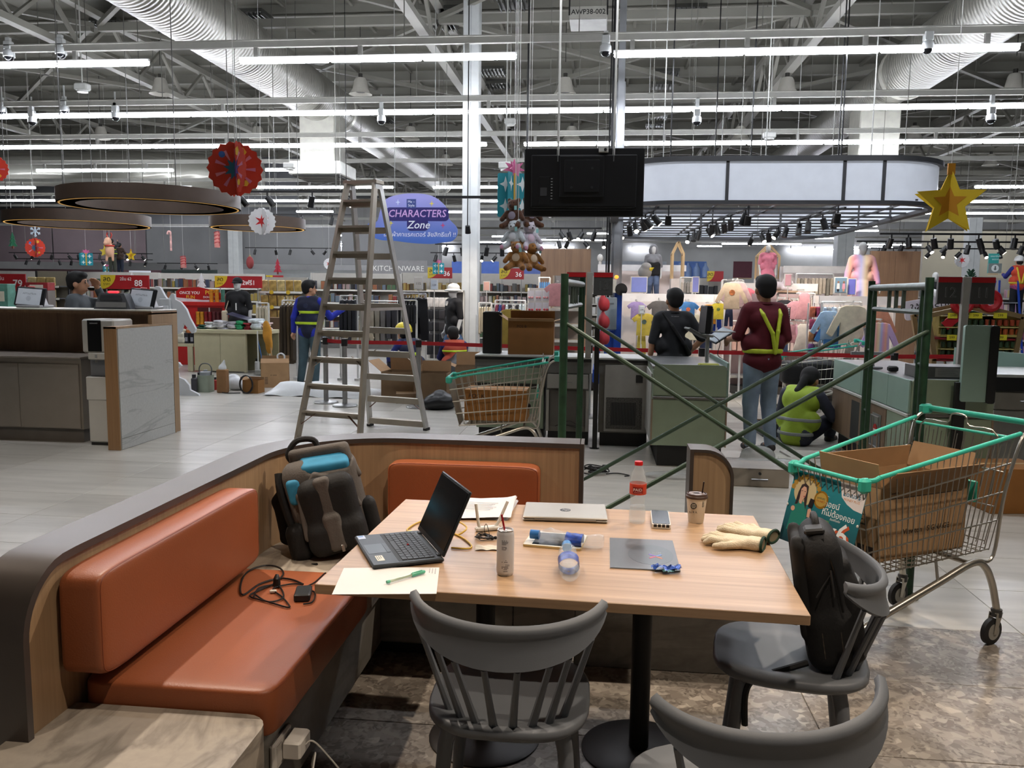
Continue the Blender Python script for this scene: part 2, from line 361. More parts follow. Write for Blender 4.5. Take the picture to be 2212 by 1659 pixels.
# ================================================================ THE SHELL
def floor_mat(c,dark,rough):
    m = bpy.data.materials.new('floor_tile'); m.use_nodes = True
    N = m.node_tree.nodes; L = m.node_tree.links; b = N['Principled BSDF']; b.inputs['Roughness'].default_value = rough
    g = N.new('ShaderNodeNewGeometry'); mp = N.new('ShaderNodeMapping'); L.new(g.outputs['Position'],mp.inputs[0]); mp.inputs['Scale'].default_value = (.6,4.5,1)
    n = N.new('ShaderNodeTexNoise'); n.inputs['Scale'].default_value = 1.6; n.inputs['Detail'].default_value = 6; n.inputs['Roughness'].default_value = .6; L.new(mp.outputs[0],n.inputs['Vector'])
    oi = N.new('ShaderNodeObjectInfo'); ad = N.new('ShaderNodeMath'); ad.operation = 'MULTIPLY_ADD'; ad.inputs[1].default_value = .22; L.new(oi.outputs['Random'],ad.inputs[0]); L.new(n.outputs['Fac'],ad.inputs[2])
    r = N.new('ShaderNodeValToRGB'); L.new(ad.outputs[0],r.inputs[0]); e = r.color_ramp.elements
    e[0].position = .38; e[0].color = (*lin(dark),1); e[1].position = .8; e[1].color = (*lin(c),1)
    L.new(r.outputs[0],b.inputs['Base Color']); return m
M_TILE = floor_mat('#c2beb4','#a39f96',.30)
M_TERR = terrazzo()
floor = struct(B().box(-34,34,-6,60,-.30,-.006).obj('floor',floor_mat('#aaa7a0','#95928b',.32)))
me_t = B().box(.002,1.198,.002,.598,-.012,0,.0012).mesh('tile',False); me_t.materials.append(M_TILE)
for iy in range(-5,17):
    for ix in range(-8,6):
        x,y = -1.56+ix*1.2,4.05+iy*.6
        if iy < 0 and ix >= 0: continue
        if iy < 0 and ix < -4: continue
        if abs(x+.6-(-.1*y)) > 3.2+y*.72 and y > 5: continue
        o = bpy.data.objects.new('tile',me_t); COL.objects.link(o); o.parent = floor; o.location = (x,y,0)
me_t2 = B().box(.002,1.198,.002,.598,-.012,0,.0012).mesh('terrazzo_tile',False); me_t2.materials.append(M_TERR)
for iy in range(-8,0):
    for ix in range(0,4):
        o = bpy.data.objects.new('terrazzo_tile',me_t2); COL.objects.link(o); o.parent = floor; o.location = (-1.56+ix*1.2,4.05+iy*.6,0)
WHITE_P = mat('#c9c8c0',.5,var=.04,vs=2)
M_DECK = mat('#7c7a71',.7,var=.08,vs=.7)
ceil = struct(B().box(-34,34,-6,60,7.45,7.6).obj('ceiling',M_DECK))
M_STEEL = mat('#807e75',.55,var=.05,vs=1.5)
# purlins across, flanged trusses in depth
me_pu = B().box(-34,34,-.035,.035,7.22,7.45).box(-34,34,-.07,.07,7.2,7.225).mesh('purlin',False); me_pu.materials.append(M_STEEL)
for i in range(30):
    o = bpy.data.objects.new('purlin',me_pu); COL.objects.link(o); o.parent = ceil; o.location = (0,5+i*1.75,0)
me_rf = B()
for yy in range(-6,60,1): pass
me_rib = B().box(-.03,.03,-6,60,7.38,7.45).mesh('deck_rib',False); me_rib.materials.append(M_STEEL)
for i in range(38):
    o = bpy.data.objects.new('deck_rib',me_rib); COL.objects.link(o); o.parent = ceil; o.location = (-27+i*1.45,0,0)
tb = B()
tb.box(-.09,.09,2,60,7.05,7.17).box(-.09,.09,2,60,6.15,6.27)
y = 3.0; k = 0
while y < 58:
    tb.bar((0,y,6.25 if k % 2 else 7.07),(0,y+1.0,7.07 if k % 2 else 6.25),.07,.07); y += 1.0; k += 1
me_tr = tb.mesh('truss',False); me_tr.materials.append(mat('#8e8c83',.5,var=.05,vs=1.0))
for x in (-24.6,-17.5,-10.4,-3.3,3.7,10.8,17.9,25):
    o = bpy.data.objects.new('truss',me_tr); COL.objects.link(o); o.parent = ceil; o.location = (x,0,0)
cb = B()
for sx in (-1,1):
    cb.bar((sx*3.5,0,6.9),(0,3.5,6.9),.09,.09)
    cb.bar((sx*3.5,7,6.9),(0,3.5,6.9),.09,.09)
cb.bar((-3.5,0,6.85),(3.5,0,6.85),.12,.16)
me_cb = cb.mesh('wind_brace',False); me_cb.materials.append(M_STEEL)
for j in range(6):
    for i,x in enumerate((-14,-6.85,.2,7.25,14.3)):
        o = bpy.data.objects.new('wind_brace',me_cb); COL.objects.link(o); o.parent = ceil; o.location = (x,9.5+j*7,0)
# louvred old light troughs set in the roof
lv = B().box(-.3,.3,-.3,.3,7.05,7.12)
for i in range(7): lv.box(-.27+i*.09-.01,-.27+i*.09+.01,-.28,.28,6.99,7.05)
me_lv = lv.mesh('roof_louvre',False); me_lv.materials.append(mat('#54544f',.3,.5,var=.1))
for px,py in ((1490,32),(1440,165),(1430,192),(1420,255),(1415,275),(1065,160),(1075,190),(985,35),(548,42),(1110,15),(955,60),(830,265),(1100,285),(240,60)):
    p = flo(px,py,7.0); o = bpy.data.objects.new('roof_louvre',me_lv); COL.objects.link(o); o.parent = ceil; o.location = (p.x,p.y,0)
# outer walls
M_WALLG = mat('#8e8e8b',.7,var=.05,vs=1)
struct(B().box(-34,34,55,55.3,0,7.5).obj('wall_back',M_WALLG))
struct(B().box(-34.3,-34,-6,55,0,7.5).obj('wall_left',M_WALLG))
struct(B().box(34,34.3,-6,55,0,7.5).obj('wall_right',M_WALLG))
struct(B().box(-34,34,-6.3,-6,0,7.5).obj('wall_front',mat('#9a978f',.7,var=.05,vs=1)))
# dark bulkheads over the far left shops
struct(B().box(-34,-13.6,36,36.3,2.9,7.4).obj('wall_bulkhead',mat('#6f7072',.6,var=.05,vs=.6)))
pb = B().box(-.02,4.28,-.04,0,2.7,4.2)
for i in range(6):
    o = struct(B().box(0,4.2,-.03,0,2.62,4.15,.01).obj('trim_%d' % (i+1),mat('#7b6d70' if i < 3 else '#7f7f80',.6,var=.06,vs=.8),loc=(-32+i*4.25,33.5,0)))
struct(B().box(-34,-6.4,33.5,33.7,4.1,4.25).obj('trim_7',mat('#a3a29c',.6)))
# columns
def column(x,y,w_,H=7.46):
    c = B().box(-w_/2,w_/2,-w_/2,w_/2,0,H,.012)
    o = struct(c.obj('trim_%d' % (20+len([1 for q in bpy.data.objects if q.name.startswith('trim_2')])),mat('#c8cbc9',.5,var=.03),loc=(x,y,0)))
    g = mat('#a8acad',.4)
    for sx in (-1,1):
        B().box(sx*w_/2-.02,sx*w_/2+.02,-w_/2-.015,-w_/2+.03,0,1.15,.004).obj('corner_guard',g,o)
    B().box(-.006,.006,-w_/2-.006,-w_/2,0,H).obj('joint_strip',g,o)
    return o
column(at(1019,300,15.9).x,15.9,.305); column(at(509,560,33).x,33,.44,4.15)
column(at(1150,600,34).x,34,.4,4.2); column(at(1822,540,30).x,30,.55,4.2); column(at(2098,560,29).x,29,.4,4.2)
# spiral ducts
def duct_mat():
    m = bpy.data.materials.new('duct'); m.use_nodes = True; N = m.node_tree.nodes; L = m.node_tree.links; b = N['Principled BSDF']
    b.inputs['Base Color'].default_value = (*lin('#8d8b82'),1); b.inputs['Roughness'].default_value = .3; b.inputs['Metallic'].default_value = .3
    tc = N.new('ShaderNodeTexCoord'); wv = N.new('ShaderNodeTexWave'); wv.bands_direction = 'Y'; wv.inputs['Scale'].default_value = 3.2; wv.inputs['Distortion'].default_value = .2; L.new(tc.outputs['Object'],wv.inputs[0])
    bp = N.new('ShaderNodeBump'); bp.inputs['Strength'].default_value = .35; bp.inputs['Distance'].default_value = .02; L.new(wv.outputs[0],bp.inputs['Height']); L.new(bp.outputs[0],b.inputs['Normal']); return m
M_DUCT = duct_mat()
def duct(label,x,z,segs,drops):
    t = thing('spiral_air_duct',label,'air duct',(x,0,z))
    for y0,y1,r in segs:
        n = int((y1-y0)/.11); pts = [(0,y0+(y1-y0)*i/n,0) for i in range(n+1)]
        B().tube(pts,[r*(1.0 if i % 2 else .988) for i in range(n+1)],28).obj('duct_section',M_DUCT,t,ang=60)
        B().tube([(0,y1-.08,0),(0,y1+.08,0)],r*1.03,28).obj('joint_collar',mat('#c3c1b6',.35,.3),t)
    for y_ in drops:
        B().box(-.42,.42,y_-.42,y_+.42,-1.5,-.3,.02).obj('drop_duct',mat('#a09e94',.45),t)
        d = B().box(-.62,.62,y_-.62,y_+.62,-1.75,-1.45,.02).obj('diffuser',mat('#cfcfc8',.45),t)
        B().box(-.55,.55,y_-.55,y_+.55,-1.79,-1.75).obj('grille',mat('#3c3b38',.6),d)
        for i in range(4): B().box(-.5,.5,y_-.42+i*.28-.03,y_-.42+i*.28+.03,-1.8,-1.765).obj('grille_slat',mat('#b8b8b1',.5),d)
    return t
duct('big left-hand spiral duct of pale metal under the roof',-6.7,6.0,[(6,20.5,.52),(20.6,34,.45)],[19.5])
duct('big right-hand spiral duct of pale metal under the roof',5.85,6.0,[(6,17.5,.52),(17.6,34,.45)],[19.4])
dt = thing('spiral_air_duct','pale round duct crossing over the far left shops','air duct',at(330,368,27))
B().tube([(-9,0,0),(-4,0,.1),(0,0,0),(3.6,.4,-.1)],.62,24).obj('duct_section',M_DUCT,dt)
B().tube([(-9.1,0,0),(-8.9,0,0)],.65,24).obj('joint_collar',mat('#c3c1b6',.35,.3),dt)
# ================================================================ LIGHTS
M_TUBE = mat('#f4f6ff',.4,var=0,emit=TUBE_E,ec='#f1f5ff')
M_TUBEF = mat('#f4f6ff',.4,var=0,emit=TUBE_E*.8,ec='#eef1ff')
M_RAIL = mat('#a5a49c',.45,var=.04)
me_tube = {}
def tube_mesh(L_):
    if L_ not in me_tube:
        b = B().box(-L_/2+.01,L_/2-.01,-.035,.035,-.055,.0,.014); me_tube[L_] = b.mesh('light_tube')
    return me_tube[L_]
def light_row(i,y,z,segs,label,L_=1.5,x0=-20,x1=20,rail=True,drop=.16,m=None):
    t = thing('linear_ceiling_light',label,'ceiling light',(0,y,z),0,'rows of tube lights')
    if rail:
        B().box(x0,x1,-.03,.03,drop,drop+.09).box(x0,x1,-.05,.05,drop+.085,drop+.1).obj('rail',M_RAIL,t)
        me_h = B().box(-.006,.006,-.006,.006,drop+.09,7.4-z).mesh('hanger_rod',False); x = math.ceil(x0)
        
        while x < x1:
            if abs(x+6.7) > .75 and abs(x-5.85) > .75: shared('hanger_rod',me_h,mat('#77766f',.5),t,(x,0,0))
            x += 2.4
    for a,b_ in segs:
        n = max(1,round((b_-a)/L_)); l = (b_-a)/n
        B().box(a,b_,-.022,.022,-.0,.035).obj('tray',mat('#d5d5d2',.4),t)
        for k in range(n):
            o = shared('light_tube',tube_mesh(round(l,2)),m or M_TUBE,t,(a+l*(k+.5),0,0))
        q = a+.25
        while q < b_: B().box(q-.03,q+.03,-.025,.025,.03,drop+.02).obj('clip',mat('#8b8a84',.5),t); q += max(1.5,(b_-a)/4)
    return t
def row_px(i,py,rng_,label,z=4.8,**kw):
    p = flo(1100,py,z); y = p.y
    segs = [(at(a,py,y).x,at(b,py,y).x) for a,b in rng_]
    return light_row(i,y,z,segs,label,x0=-.75*y-2,x1=.62*y+2,**kw)
row_px(1,119,((-80,322),(517,1117),(1325,2202)),'tube light row with two gaps, beside the lift platform')
row_px(2,238,((-80,2300),),'unbroken tube light row running above the dome cameras')
row_px(3,310,((-80,1052),(1131,2300)),'tube light row just above the hanging screen')
row_px(4,364,((78,375),(573,675)),'tube light row above the wide dark ring lamp')
row_px(5,403,((-60,77),(245,415),(553,850),(935,1082),(2105,2300)),'tube light row behind the red paper rosette')
row_px(6,433,((-60,140),(480,800),(1000,1130),(2060,2300)),'tube light row behind the stepladder top',L_=1.5)
row_px(7,457,((320,470),(640,720),(940,1090),(1990,2300)),'tube light row level with the characters sign',rail=True)
rr = random.Random(3)
for k in range(8):
    y = 36.5+k*2.6; segs = []; x = -.62*y
    while x < .6*y:
        L_ = rr.choice((1.5,3.0,4.5)); 
        if rr.random() < .5: segs.append((x,x+L_))
        x += L_+rr.choice((1.0,2.0,3.5))
    light_row(20+k,y,4.55,segs,'distant tube light row near the back wall of the store',m=M_TUBEF,x0=-.7*y,x1=.62*y,rail=(k % 2 == 0))
light_row(40,7.4,4.9,[(-9,-4.5),(-1.5,6)],'tube light row over the checkout aisle, above the view')
# warm spot lamps over the seating area
def spot(loc,aim,watts,ang=70,col='#ffeedb',blend=.35,size=.05):
    t = thing('ceiling_spotlight','black ceiling spotlight over the seating corner','spotlight',loc,0,'spotlights over the seating')
    d = (Vector(aim)-Vector(loc)).normalized()
    B().cyl(-d*.12,d*.02,.045,.055,14).obj('lamp_body',mat('#1d1c1b',.45),t)
    B().box(-.01,.01,-.01,.01,.05,7.4-loc[2]).obj('stem',mat('#1d1c1b',.45),t)
    ld = bpy.data.lights.new('spot','SPOT'); ld.energy = watts; ld.spot_size = math.radians(ang); ld.spot_blend = blend; ld.color = lin(col); ld.shadow_soft_size = size
    lo = bpy.data.objects.new('spot_bulb',ld); COL.objects.link(lo); lo.parent = t
    lo.location = d*.06; lo.rotation_euler = d.to_track_quat('-Z','Y').to_euler()
spot((-2.6,4.3,4.4),(-.6,2.6,.6),WARM_W*1.5,62)
spot((1.6,4.8,4.4),(.1,2.8,.7),WARM_W*1.3,66)
spot((.4,1.0,4.4),(.5,2.6,.4),WARM_W*.75,80)
spot((3.0,2.2,4.4),(2.0,3.6,.2),WARM_W*.9,80)
spot((-3.6,2.5,4.4),(-3.4,4.2,0),WARM_W*1.0,85)
# ================================================================ SEATING CORNER
M_OAK = wood('#93775a','#ad8f6c','z'); M_TOP = wood('#98795a','#b99672','x',.38)
M_CAP = mat('#4a423d',.42,.25,var=.05); M_LEATH = mat('#92502f',.42,var=.05,vs=2.5,bump=.08,bs=220)
M_STN = stone('#b0a494','#7a7064',.5,2.6,.7,(2.2,.8,3.0),.05); M_STN2 = stone('#7d7870','#5c5750',.5,2.0,.5,(1,1,3))
def sweep(pts,sides,w_,t_):
    b = B(); vs = []; k = len(pts)
    for i,(p,n) in enumerate(zip(pts,sides)):
        d = (pts[min(i+1,k-1)]-pts[max(i-1,0)]).normalized(); up = n.cross(d).normalized()
        if up.z < -.01: up = -up
        vs += [p+n*(sx*w_/2)+up*(sy*t_) for sx,sy in ((-1,0),(1,0),(1,1),(-1,1))]
    fs = [(0,1,2,3),tuple(4*(k-1)+i for i in (3,2,1,0))]
    for i in range(k-1):
        a,c = 4*i,4*i+4
        for j in range(4): jj = (j+1)%4; fs.append((a+j,c+j,c+jj,a+jj))
    return b._add(vs,fs)
WH = .865; WT = .13; XI = -1.44; YI = 3.87; RC = .5
def wall_path():
    P = []; s = 0; y = 1.87
    xs = XI-WT/2
    for i in range(30): P.append(Vector((xs,1.87+i*(YI-RC-1.87)/30,0)))
    for i in range(17):
        a = pi-pi/2*i/16; r = RC+WT/2; P.append(Vector((XI+RC+r*math.cos(a),YI-RC+r*math.sin(a),0)))
    for i in range(1,13): P.append(Vector((XI+RC+(-.085-XI-RC)*i/12,YI+WT/2,0)))
    return P
P = wall_path(); S = [0]
for a,b_ in zip(P,P[1:]): S.append(S[-1]+(b_-a).length)
RR = .17
def hgt(s): return WH if s >= RR else WH-RR+math.sqrt(max(0,RR*RR-(RR-s)**2))
PP = []; HH = []
for i in range(10): s = RR*(1-math.cos(pi/2*i/10)); PP.append(P[0]+Vector((0,s,0))); HH.append(hgt(s))
for p,s in zip(P,S):
    if s > RR: PP.append(p); HH.append(WH)
NN = []
for i in range(len(PP)):
    d = PP[min(i+1,len(PP)-1)]-PP[max(i-1,0)]; NN.append(Vector((d.y,-d.x,0)).normalized())
booth = thing('booth_partition','low curved wood-veneer partition wall with dark rounded cap around the seating','partition',(0,0,0))
bb = B(); vs = []
for p,n,h in zip(PP,NN,HH): vs += [p+n*WT/2,p+n*WT/2+Vector((0,0,h)),p-n*WT/2,p-n*WT/2+Vector((0,0,h))]
fs = []
for i in range(len(PP)-1):
    a = 4*i; c = a+4; fs += [(a,c,c+1,a+1),(a+2,a+3,c+3,c+2),(a+1,c+1,c+3,a+3)]
fs += [(0,1,3,2),tuple(4*(len(PP)-1)+i for i in (0,2,3,1))]
bb._add(vs,fs).obj('veneer_panel',M_OAK,booth)
cp = [Vector((PP[0].x,PP[0].y-.004,z_)) for z_ in (0,.3,.55)]+[p+Vector((0,-.004*(i < 9),h)) for i,(p,h) in enumerate(zip(PP,HH))]
cn = [NN[0]]*3+NN
sweep(cp,cn,WT+.025,.022).obj('cap',M_CAP,booth)
e = PP[-1]
B().box(e.x-.004,e.x+.016,e.y-WT/2-.012,e.y+WT/2+.012,0,WH+.022).obj('end_trim',M_CAP,booth)
# small end post with a rounded shoulder
xa,xb = at(1490,1000,3.9).x,at(1583,1000,3.9).x
sp = thing('booth_end_post','short veneer end post with one rounded dark-edged shoulder beside the gap','partition',(xa,YI,0))
wpo = xb-xa
def shoulder(x0,x1,z1,r): return [(x0,0),(x1,0)]+[(x1-r+r*math.cos(pi/2*i/10),z1-r+r*math.sin(pi/2*i/10)) for i in range(11)]+[(x0,z1)]
B().prism(shoulder(.012,wpo-.012,WH,.12),.004,WT-.004).obj('veneer_panel',M_OAK,sp)
pts = [Vector((wpo-.012,WT/2,z_)) for z_ in (0,.4)]+[Vector((wpo-.012-.12+.12*math.cos(pi/2*i/10),WT/2,WH-.12+.12*math.sin(pi/2*i/10))) for i in range(11)]+[Vector((.0,WT/2,WH))]
b = B(); vs = []
for i,p in enumerate(pts):
    d = (pts[min(i+1,len(pts)-1)]-pts[max(i-1,0)]).normalized(); up = Vector((d.z,0,-d.x))
    vs += [p+Vector((0,-WT/2-.01,0)),p+Vector((0,WT/2+.01,0)),p+Vector((0,WT/2+.01,0))+up*.014,p+Vector((0,-WT/2-.01,0))+up*.014]
fs = []
for i in range(len(pts)-1):
    for j in range(4): jj = (j+1)%4; fs.append((4*i+j,4*i+4+j,4*i+4+jj,4*i+jj))
b._add(vs,fs).obj('edge_trim',M_CAP,sp)
B().box(-.004,.014,-.012,WT+.012,0,WH+.014).obj('end_trim',M_CAP,sp)
# bench base in stone
bench = thing('stone_bench','L-shaped stone-clad bench base with plinth in the seating corner','bench',(0,0,0))
B().prism(rrect(XI-.05,-.87,1.2,2.055,.07),0.06,.44,'z').obj('end_block',M_STN,bench)
B().prism(rrect(XI-.03,-.9,1.23,2.0,.06),0,.06,'z').obj('plinth',mat('#1d1b19',.6),bench)
B().box(XI-.0,-.93,2.05,3.45,.06,.36,.004).obj('side_base',M_STN2,bench)
B().box(-.93,-.085,3.40,YI,.06,.36,.004).obj('back_base',M_STN2,bench)
for i,(a,c) in enumerate(((-.93,-.35),(-.346,-.088))): B().box(a,c,3.388,3.402,.07,.35,.002).obj('front_panel',M_STN2,bench)
B().box(-1.4,-.16,3.44,YI-.05,0,.06).obj('plinth',mat('#1d1b19',.6),bench)
B().box(XI+.03,-.98,2.06,3.5,0,.06).obj('plinth',mat('#1d1b19',.6),bench)
cb_ = B().prism([(XI+.002,3.04),(-.87,3.04),(-.87,3.38),(-1.0,3.38),(-1.0,YI-.002),(XI+RC*.0+.5,YI-.002)]+[(XI+RC+RC*math.cos(a),YI-RC+RC*math.sin(a)) for a in [pi/2+pi/2*i/8 for i in range(1,9)]],.36,.46,'z').obj('corner_slab',M_STN,bench)
# panel standing under the window side of the table (right bay of stone front)
B().box(-.085,.66,3.41,3.45,.0,.40,.004).obj('front_panel',M_STN2,bench)
# cushions
def cushion(name,label,lo,hi,e=.16,seam=None):
    lo,hi = Vector(lo),Vector(hi); c = (lo+hi)/2; h = (hi-lo)/2; base = Vector((c.x,c.y,lo.z))
    t = thing(name,label,'cushion',base)
    B().soft((0,0,h.z),h,e,48,20).obj('pad',M_LEATH,t,ang=80)
    f = lambda q: [(h.x*q*math.copysign(abs(math.cos(a))**e,math.cos(a)),h.y*q*math.copysign(abs(math.sin(a))**e,math.sin(a))) for a in [2*pi*i/48+.001 for i in range(48)]]
    if seam == 'z': B().tube([(x,y,2*h.z-.014) for x,y in f(.992)],.0025,5,True).obj('piping',mat('#7d3a1e',.5),t)
    return t
cushion('seat_cushion','rust-brown leather seat cushion on the side bench',(XI+.005,2.06,.36),(-.87,3.035,.505),.13,'z')
cushion('seat_cushion','rust-brown leather seat cushion on the back bench behind the table',(-.97,3.385,.36),(-.10,YI-.005,.505),.13,'z')
def backrest(label,lo,hi,ax):
    lo,hi = Vector(lo),Vector(hi); c = (lo+hi)/2; h = (hi-lo)/2
    t = thing('backrest_cushion',label,'cushion',(c.x,c.y,lo.z))
    B().soft((0,0,h.z),h,.17,48,24).obj('pad',M_LEATH,t,ang=80)
    e = .17; g = lambda a: (math.copysign(abs(math.cos(a))**e,math.cos(a)),math.copysign(abs(math.sin(a))**e,math.sin(a)))
    pts = []
    for i in range(48):
        u,v = g(2*pi*i/48+.001)
        pts.append((h.x*.86,h.y*u*.975,h.z+h.z*v*.975) if ax == 'x' else (h.x*u*.975,-h.y*.86,h.z+h.z*v*.975))
    B().tube(pts,.003,5,True).obj('piping',mat('#7d3a1e',.5),t)
backrest('rust-brown leather backrest on the side wall of the booth',(XI+.004,1.98,.545),(XI+.135,3.02,.84),'x')
backrest('rust-brown leather backrest on the back wall behind the table',(-.995,YI-.125,.5),(-.27,YI-.004,.79),'y')
# power outlet with charger and cable
po = thing('power_outlet','white double wall outlet on the bench side below the cushion','outlet',(-.925,2.24,.235))
B().box(-.006,.010,-.07,.07,-.045,.045,.006).obj('plate',mat('#cfc9bf',.45),po)
B().box(.008,.012,-.05,-.01,-.03,.03,.003).obj('socket',mat('#b9b3a9',.45),po)
pc = thing('phone_charger','white cube charger plugged in under the bench cushion','charger',(-.887,2.27,.235))
B().box(-.028,.03,-.045,.045,-.028,.028,.006).obj('charger_body',mat('#d9d2c8',.4),pc)
B().tube(spline([(.03,0,0),(.06,.01,0),(.16,.02,-.12),(.2,.1,-.232),(.12,.2,-.232),(.02,.1,-.15),(.06,0,-.03),(.06,-.1,-.18),(.09,-.35,-.232),(.22,-.62,-.232)],6),.0028,6).obj('cable',mat('#d6d0c6',.5),pc)
# ---- table
tc = Vector((-.105,2.765,0)); TZ = .735
table = thing('dining_table','oak-veneer rectangular table on two black pedestals','table',tc,-.028)
B().box(-.705,.705,-.51,.51,TZ-.03,TZ,.002).obj('tabletop',M_TOP,table)
M_BLK = mat('#1a1817',.5,.2,var=.05)
for x in (-.28,.27):
    B().cyl((x,.02,.02),(x,.02,TZ-.03),.034,n=20).obj('pole',M_BLK,table)
    B().lathe([(.0,0),(.2,0),(.2,.006),(.19,.012),(.04,.018),(.0,.018)],40,(x,.02,0)).obj('base',mat('#1e1714',.45,.3),table)
    B().box(x-.2,x+.2,-.28,.32,TZ-.045,TZ-.03).obj('bracket',M_BLK,table)
# ---- chairs
M_CH = mat('#6b6e72',.5,var=.03,bump=.03,bs=300)
def make_chair(label,loc,rz):
    t = thing('spindle_chair',label,'chair',loc,rz)
    # local: facing +y (towards the table), back at -y
    def outline(q=1.0): return [(.228*q*math.copysign(abs(math.cos(a))**.62,math.cos(a)),.238*q*math.copysign(abs(math.sin(a))**.7,math.sin(a))) for a in [2*pi*i/36 for i in range(36)]]
    b = B(); vs = []; n = 36
    rings = [(.93,.415),(1.0,.43),(1.0,.447),(.965,.455),(.7,.447),(.35,.441),(.02,.44)]
    for q,z_ in rings: vs += [(x,y,z_) for x,y in outline(q)]
    fs = [tuple(range(n-1,-1,-1)),tuple(range((len(rings)-1)*n,len(rings)*n))]
    for i in range(len(rings)-1):
        for j in range(n): jj = (j+1)%n; fs.append((i*n+j,i*n+jj,(i+1)*n+jj,(i+1)*n+j))
    b._add(vs,fs).obj('seat',M_CH,t,ang=60)
    # crest rail: curved band, taller in the middle, rolled upper edge, ends coming forward
    R = 25; b = B(); rail = []
    for i in range(R+1):
        u = -1+2*i/R; a = u*1.32; x = .262*math.sin(a); y = -.26+.245*(1-math.cos(a))*.72
        hh = .075*(1-abs(u)**2.2)+.036; top = .745+.035*abs(u)**2
        d = Vector((math.cos(a)*.262,.245*math.sin(a)*.72,0)).normalized(); n_ = Vector((d.y,-d.x,0))
        rail.append((Vector((x,y,top)),hh,n_,d))
    vs = []
    for p,hh,n_,d in rail:
        t_ = .011
        prof = [(t_*1.35,0),(t_*1.5,-.012),(t_*.7,-.024),(t_*.55,-hh*.6),(t_*1.0,-hh+.006),(0,-hh),(-t_,-hh+.006),(-t_*.7,-hh*.6),(-t_*.7,-.02),(-t_*.9,-.006),(0,.006)]
        tilt = -.16
        vs += [p+n_*(o_+h_*tilt)+Vector((0,0,h_)) for o_,h_ in prof]
    k = 11; fs = [tuple(range(k)),tuple(range(R*k+k-1,R*k-1,-1))]
    for i in range(R):
        for j in range(k): jj = (j+1)%k; fs.append((i*k+j,(i+1)*k+j,(i+1)*k+jj,i*k+jj))
    b._add(vs,fs).obj('crest_rail',M_CH,t,ang=60)
    for i in range(8):
        u = -.78+1.56*i/7; j = int(round((u+1)/2*R)); p,hh,n_,d = rail[j]
        q = Vector((p.x,p.y,p.z-hh+.004))-n_*(.0)+n_*(hh*.16)
        a = u*1.15; s_ = Vector((.2*math.sin(a)*1.0,-.212*math.cos(a)*.97,.445))
        mid = (q+s_)/2
        B().tube([s_,s_.lerp(q,.3),s_.lerp(q,.7),q],[.0125,.0105,.009,.0085],8).obj('spindle',M_CH,t)
    for sx in (-1,1):
        for sy,ex in ((1,.03),(-1,.035)):
            B().tube([(sx*.15,sy*.135,.43),(sx*.165,sy*.15,.36),(sx*(.185+ex*.3),sy*(.19),0)],[.024,.022,.016],12).obj('leg',M_CH,t)
    return t
make_chair('grey spindle-back chair tucked in at the front of the table',(-.235,2.27,0),.0)
make_chair('grey spindle-back chair turned askew, pulled out from the table',(.335,1.83,0),.30)
make_chair('grey spindle-back chair holding the black backpack',(.63,2.65,0),1.40)
# ================================================================ THINGS ON AND AROUND THE TABLE
def tp(px,py,dz=0.0): return flo(px,py,TZ+dz)
def quadthing(px4,dz):
    A,Bc,C,D = [tp(*p,dz) for p in px4]; c = (A+Bc+C+D)/4; x = ((Bc-A)+(C-D)).normalized()
    return c,math.atan2(x.y,x.x),((Bc-A).length+(C-D).length)/2,((D-A).length+(C-Bc).length)/2
PET = mat('#e8f0f4',.08,var=0,alpha=.2,ior=1.4); PETH = mat('#dfeaf2',.1,var=0,alpha=.22,ior=1.45)
# --- black laptop
c,a,_,_ = quadthing(((765.5,1158),(803.5,1225),(962,1206),(905,1146)),.014)
lap = thing('laptop','open black laptop with dark screen and small red pointing nub','laptop',(c.x,c.y,TZ),a)
M_LB = mat('#24292d',.45,var=.04,bump=.02,bs=400)
# local frame: x along the front edge (user's right), y away from the user
B().box(-.165,.165,-.115,.115,.002,.016,.004).obj('base',M_LB,lap)
kb = B(); 
for r_ in range(6):
    n = (13,14,14,13,12,9)[r_]; h_ = .012 if r_ == 0 else .0165; y0 = .088-(.0 if r_ == 0 else .014)-max(0,r_-1)*.0185
    x = -.145
    for k in range(n):
        w_ = .29/n
        if r_ == 5: w_ = (.02,.02,.02,.02,.10,.02,.02,.03,.03)[k]*1.03
        kb.box(x+.001,x+w_-.001,y0-h_,y0,.016,.0185,.0008); x += w_
tag(kb.obj('keys',mat('#15181a',.5,var=0),lap),kind='stuff')
B().box(-.15,.15,-.029,.092,.0157,.0164).obj('keyboard_well',mat('#101213',.6,var=0),lap)
B().box(-.05,.05,-.105,-.045,.0158,.0165,.0004).obj('touchpad',mat('#30363b',.35,var=.02),lap)
B().box(-.05,.05,-.045,-.033,.016,.0172,.0005).obj('touchpad_buttons',mat('#2a2f33',.4,var=0),lap)
B().ell((.0,.035,.0195),(.0045,.0045,.003),10,6).obj('pointing_nub',mat('#b0141c',.5),lap)
st = B().box(-.158,-.118,-.108,-.083,.016,.0165).obj('sticker',mat('#aeb6c9',.4),lap)
B().box(-.155,-.14,-.105,-.088,.0165,.0167).obj('sticker_emblem',mat('#5f7fb5',.4),st)
st = B().box(.075,.128,-.092,-.068,.016,.0165).obj('asset_label',mat('#c9c5b6',.5),lap)
for i in range(3): B().box(.08,.12-.008*i,-.088+i*.006,-.086+i*.006,.0165,.0167).obj('printed_line',mat('#4b4a46',.6),st)
for x in (-.125,.125): B().box(x-.012,x+.012,.1,.116,.012,.022,.003).obj('hinge',mat('#1a1c1e',.4),lap)
B().box(.163,.1662,-.04,-.02,.006,.011).box(.163,.1662,.0,.014,.006,.011).obj('ports',mat('#0b0b0c',.5),lap)
lid = B()
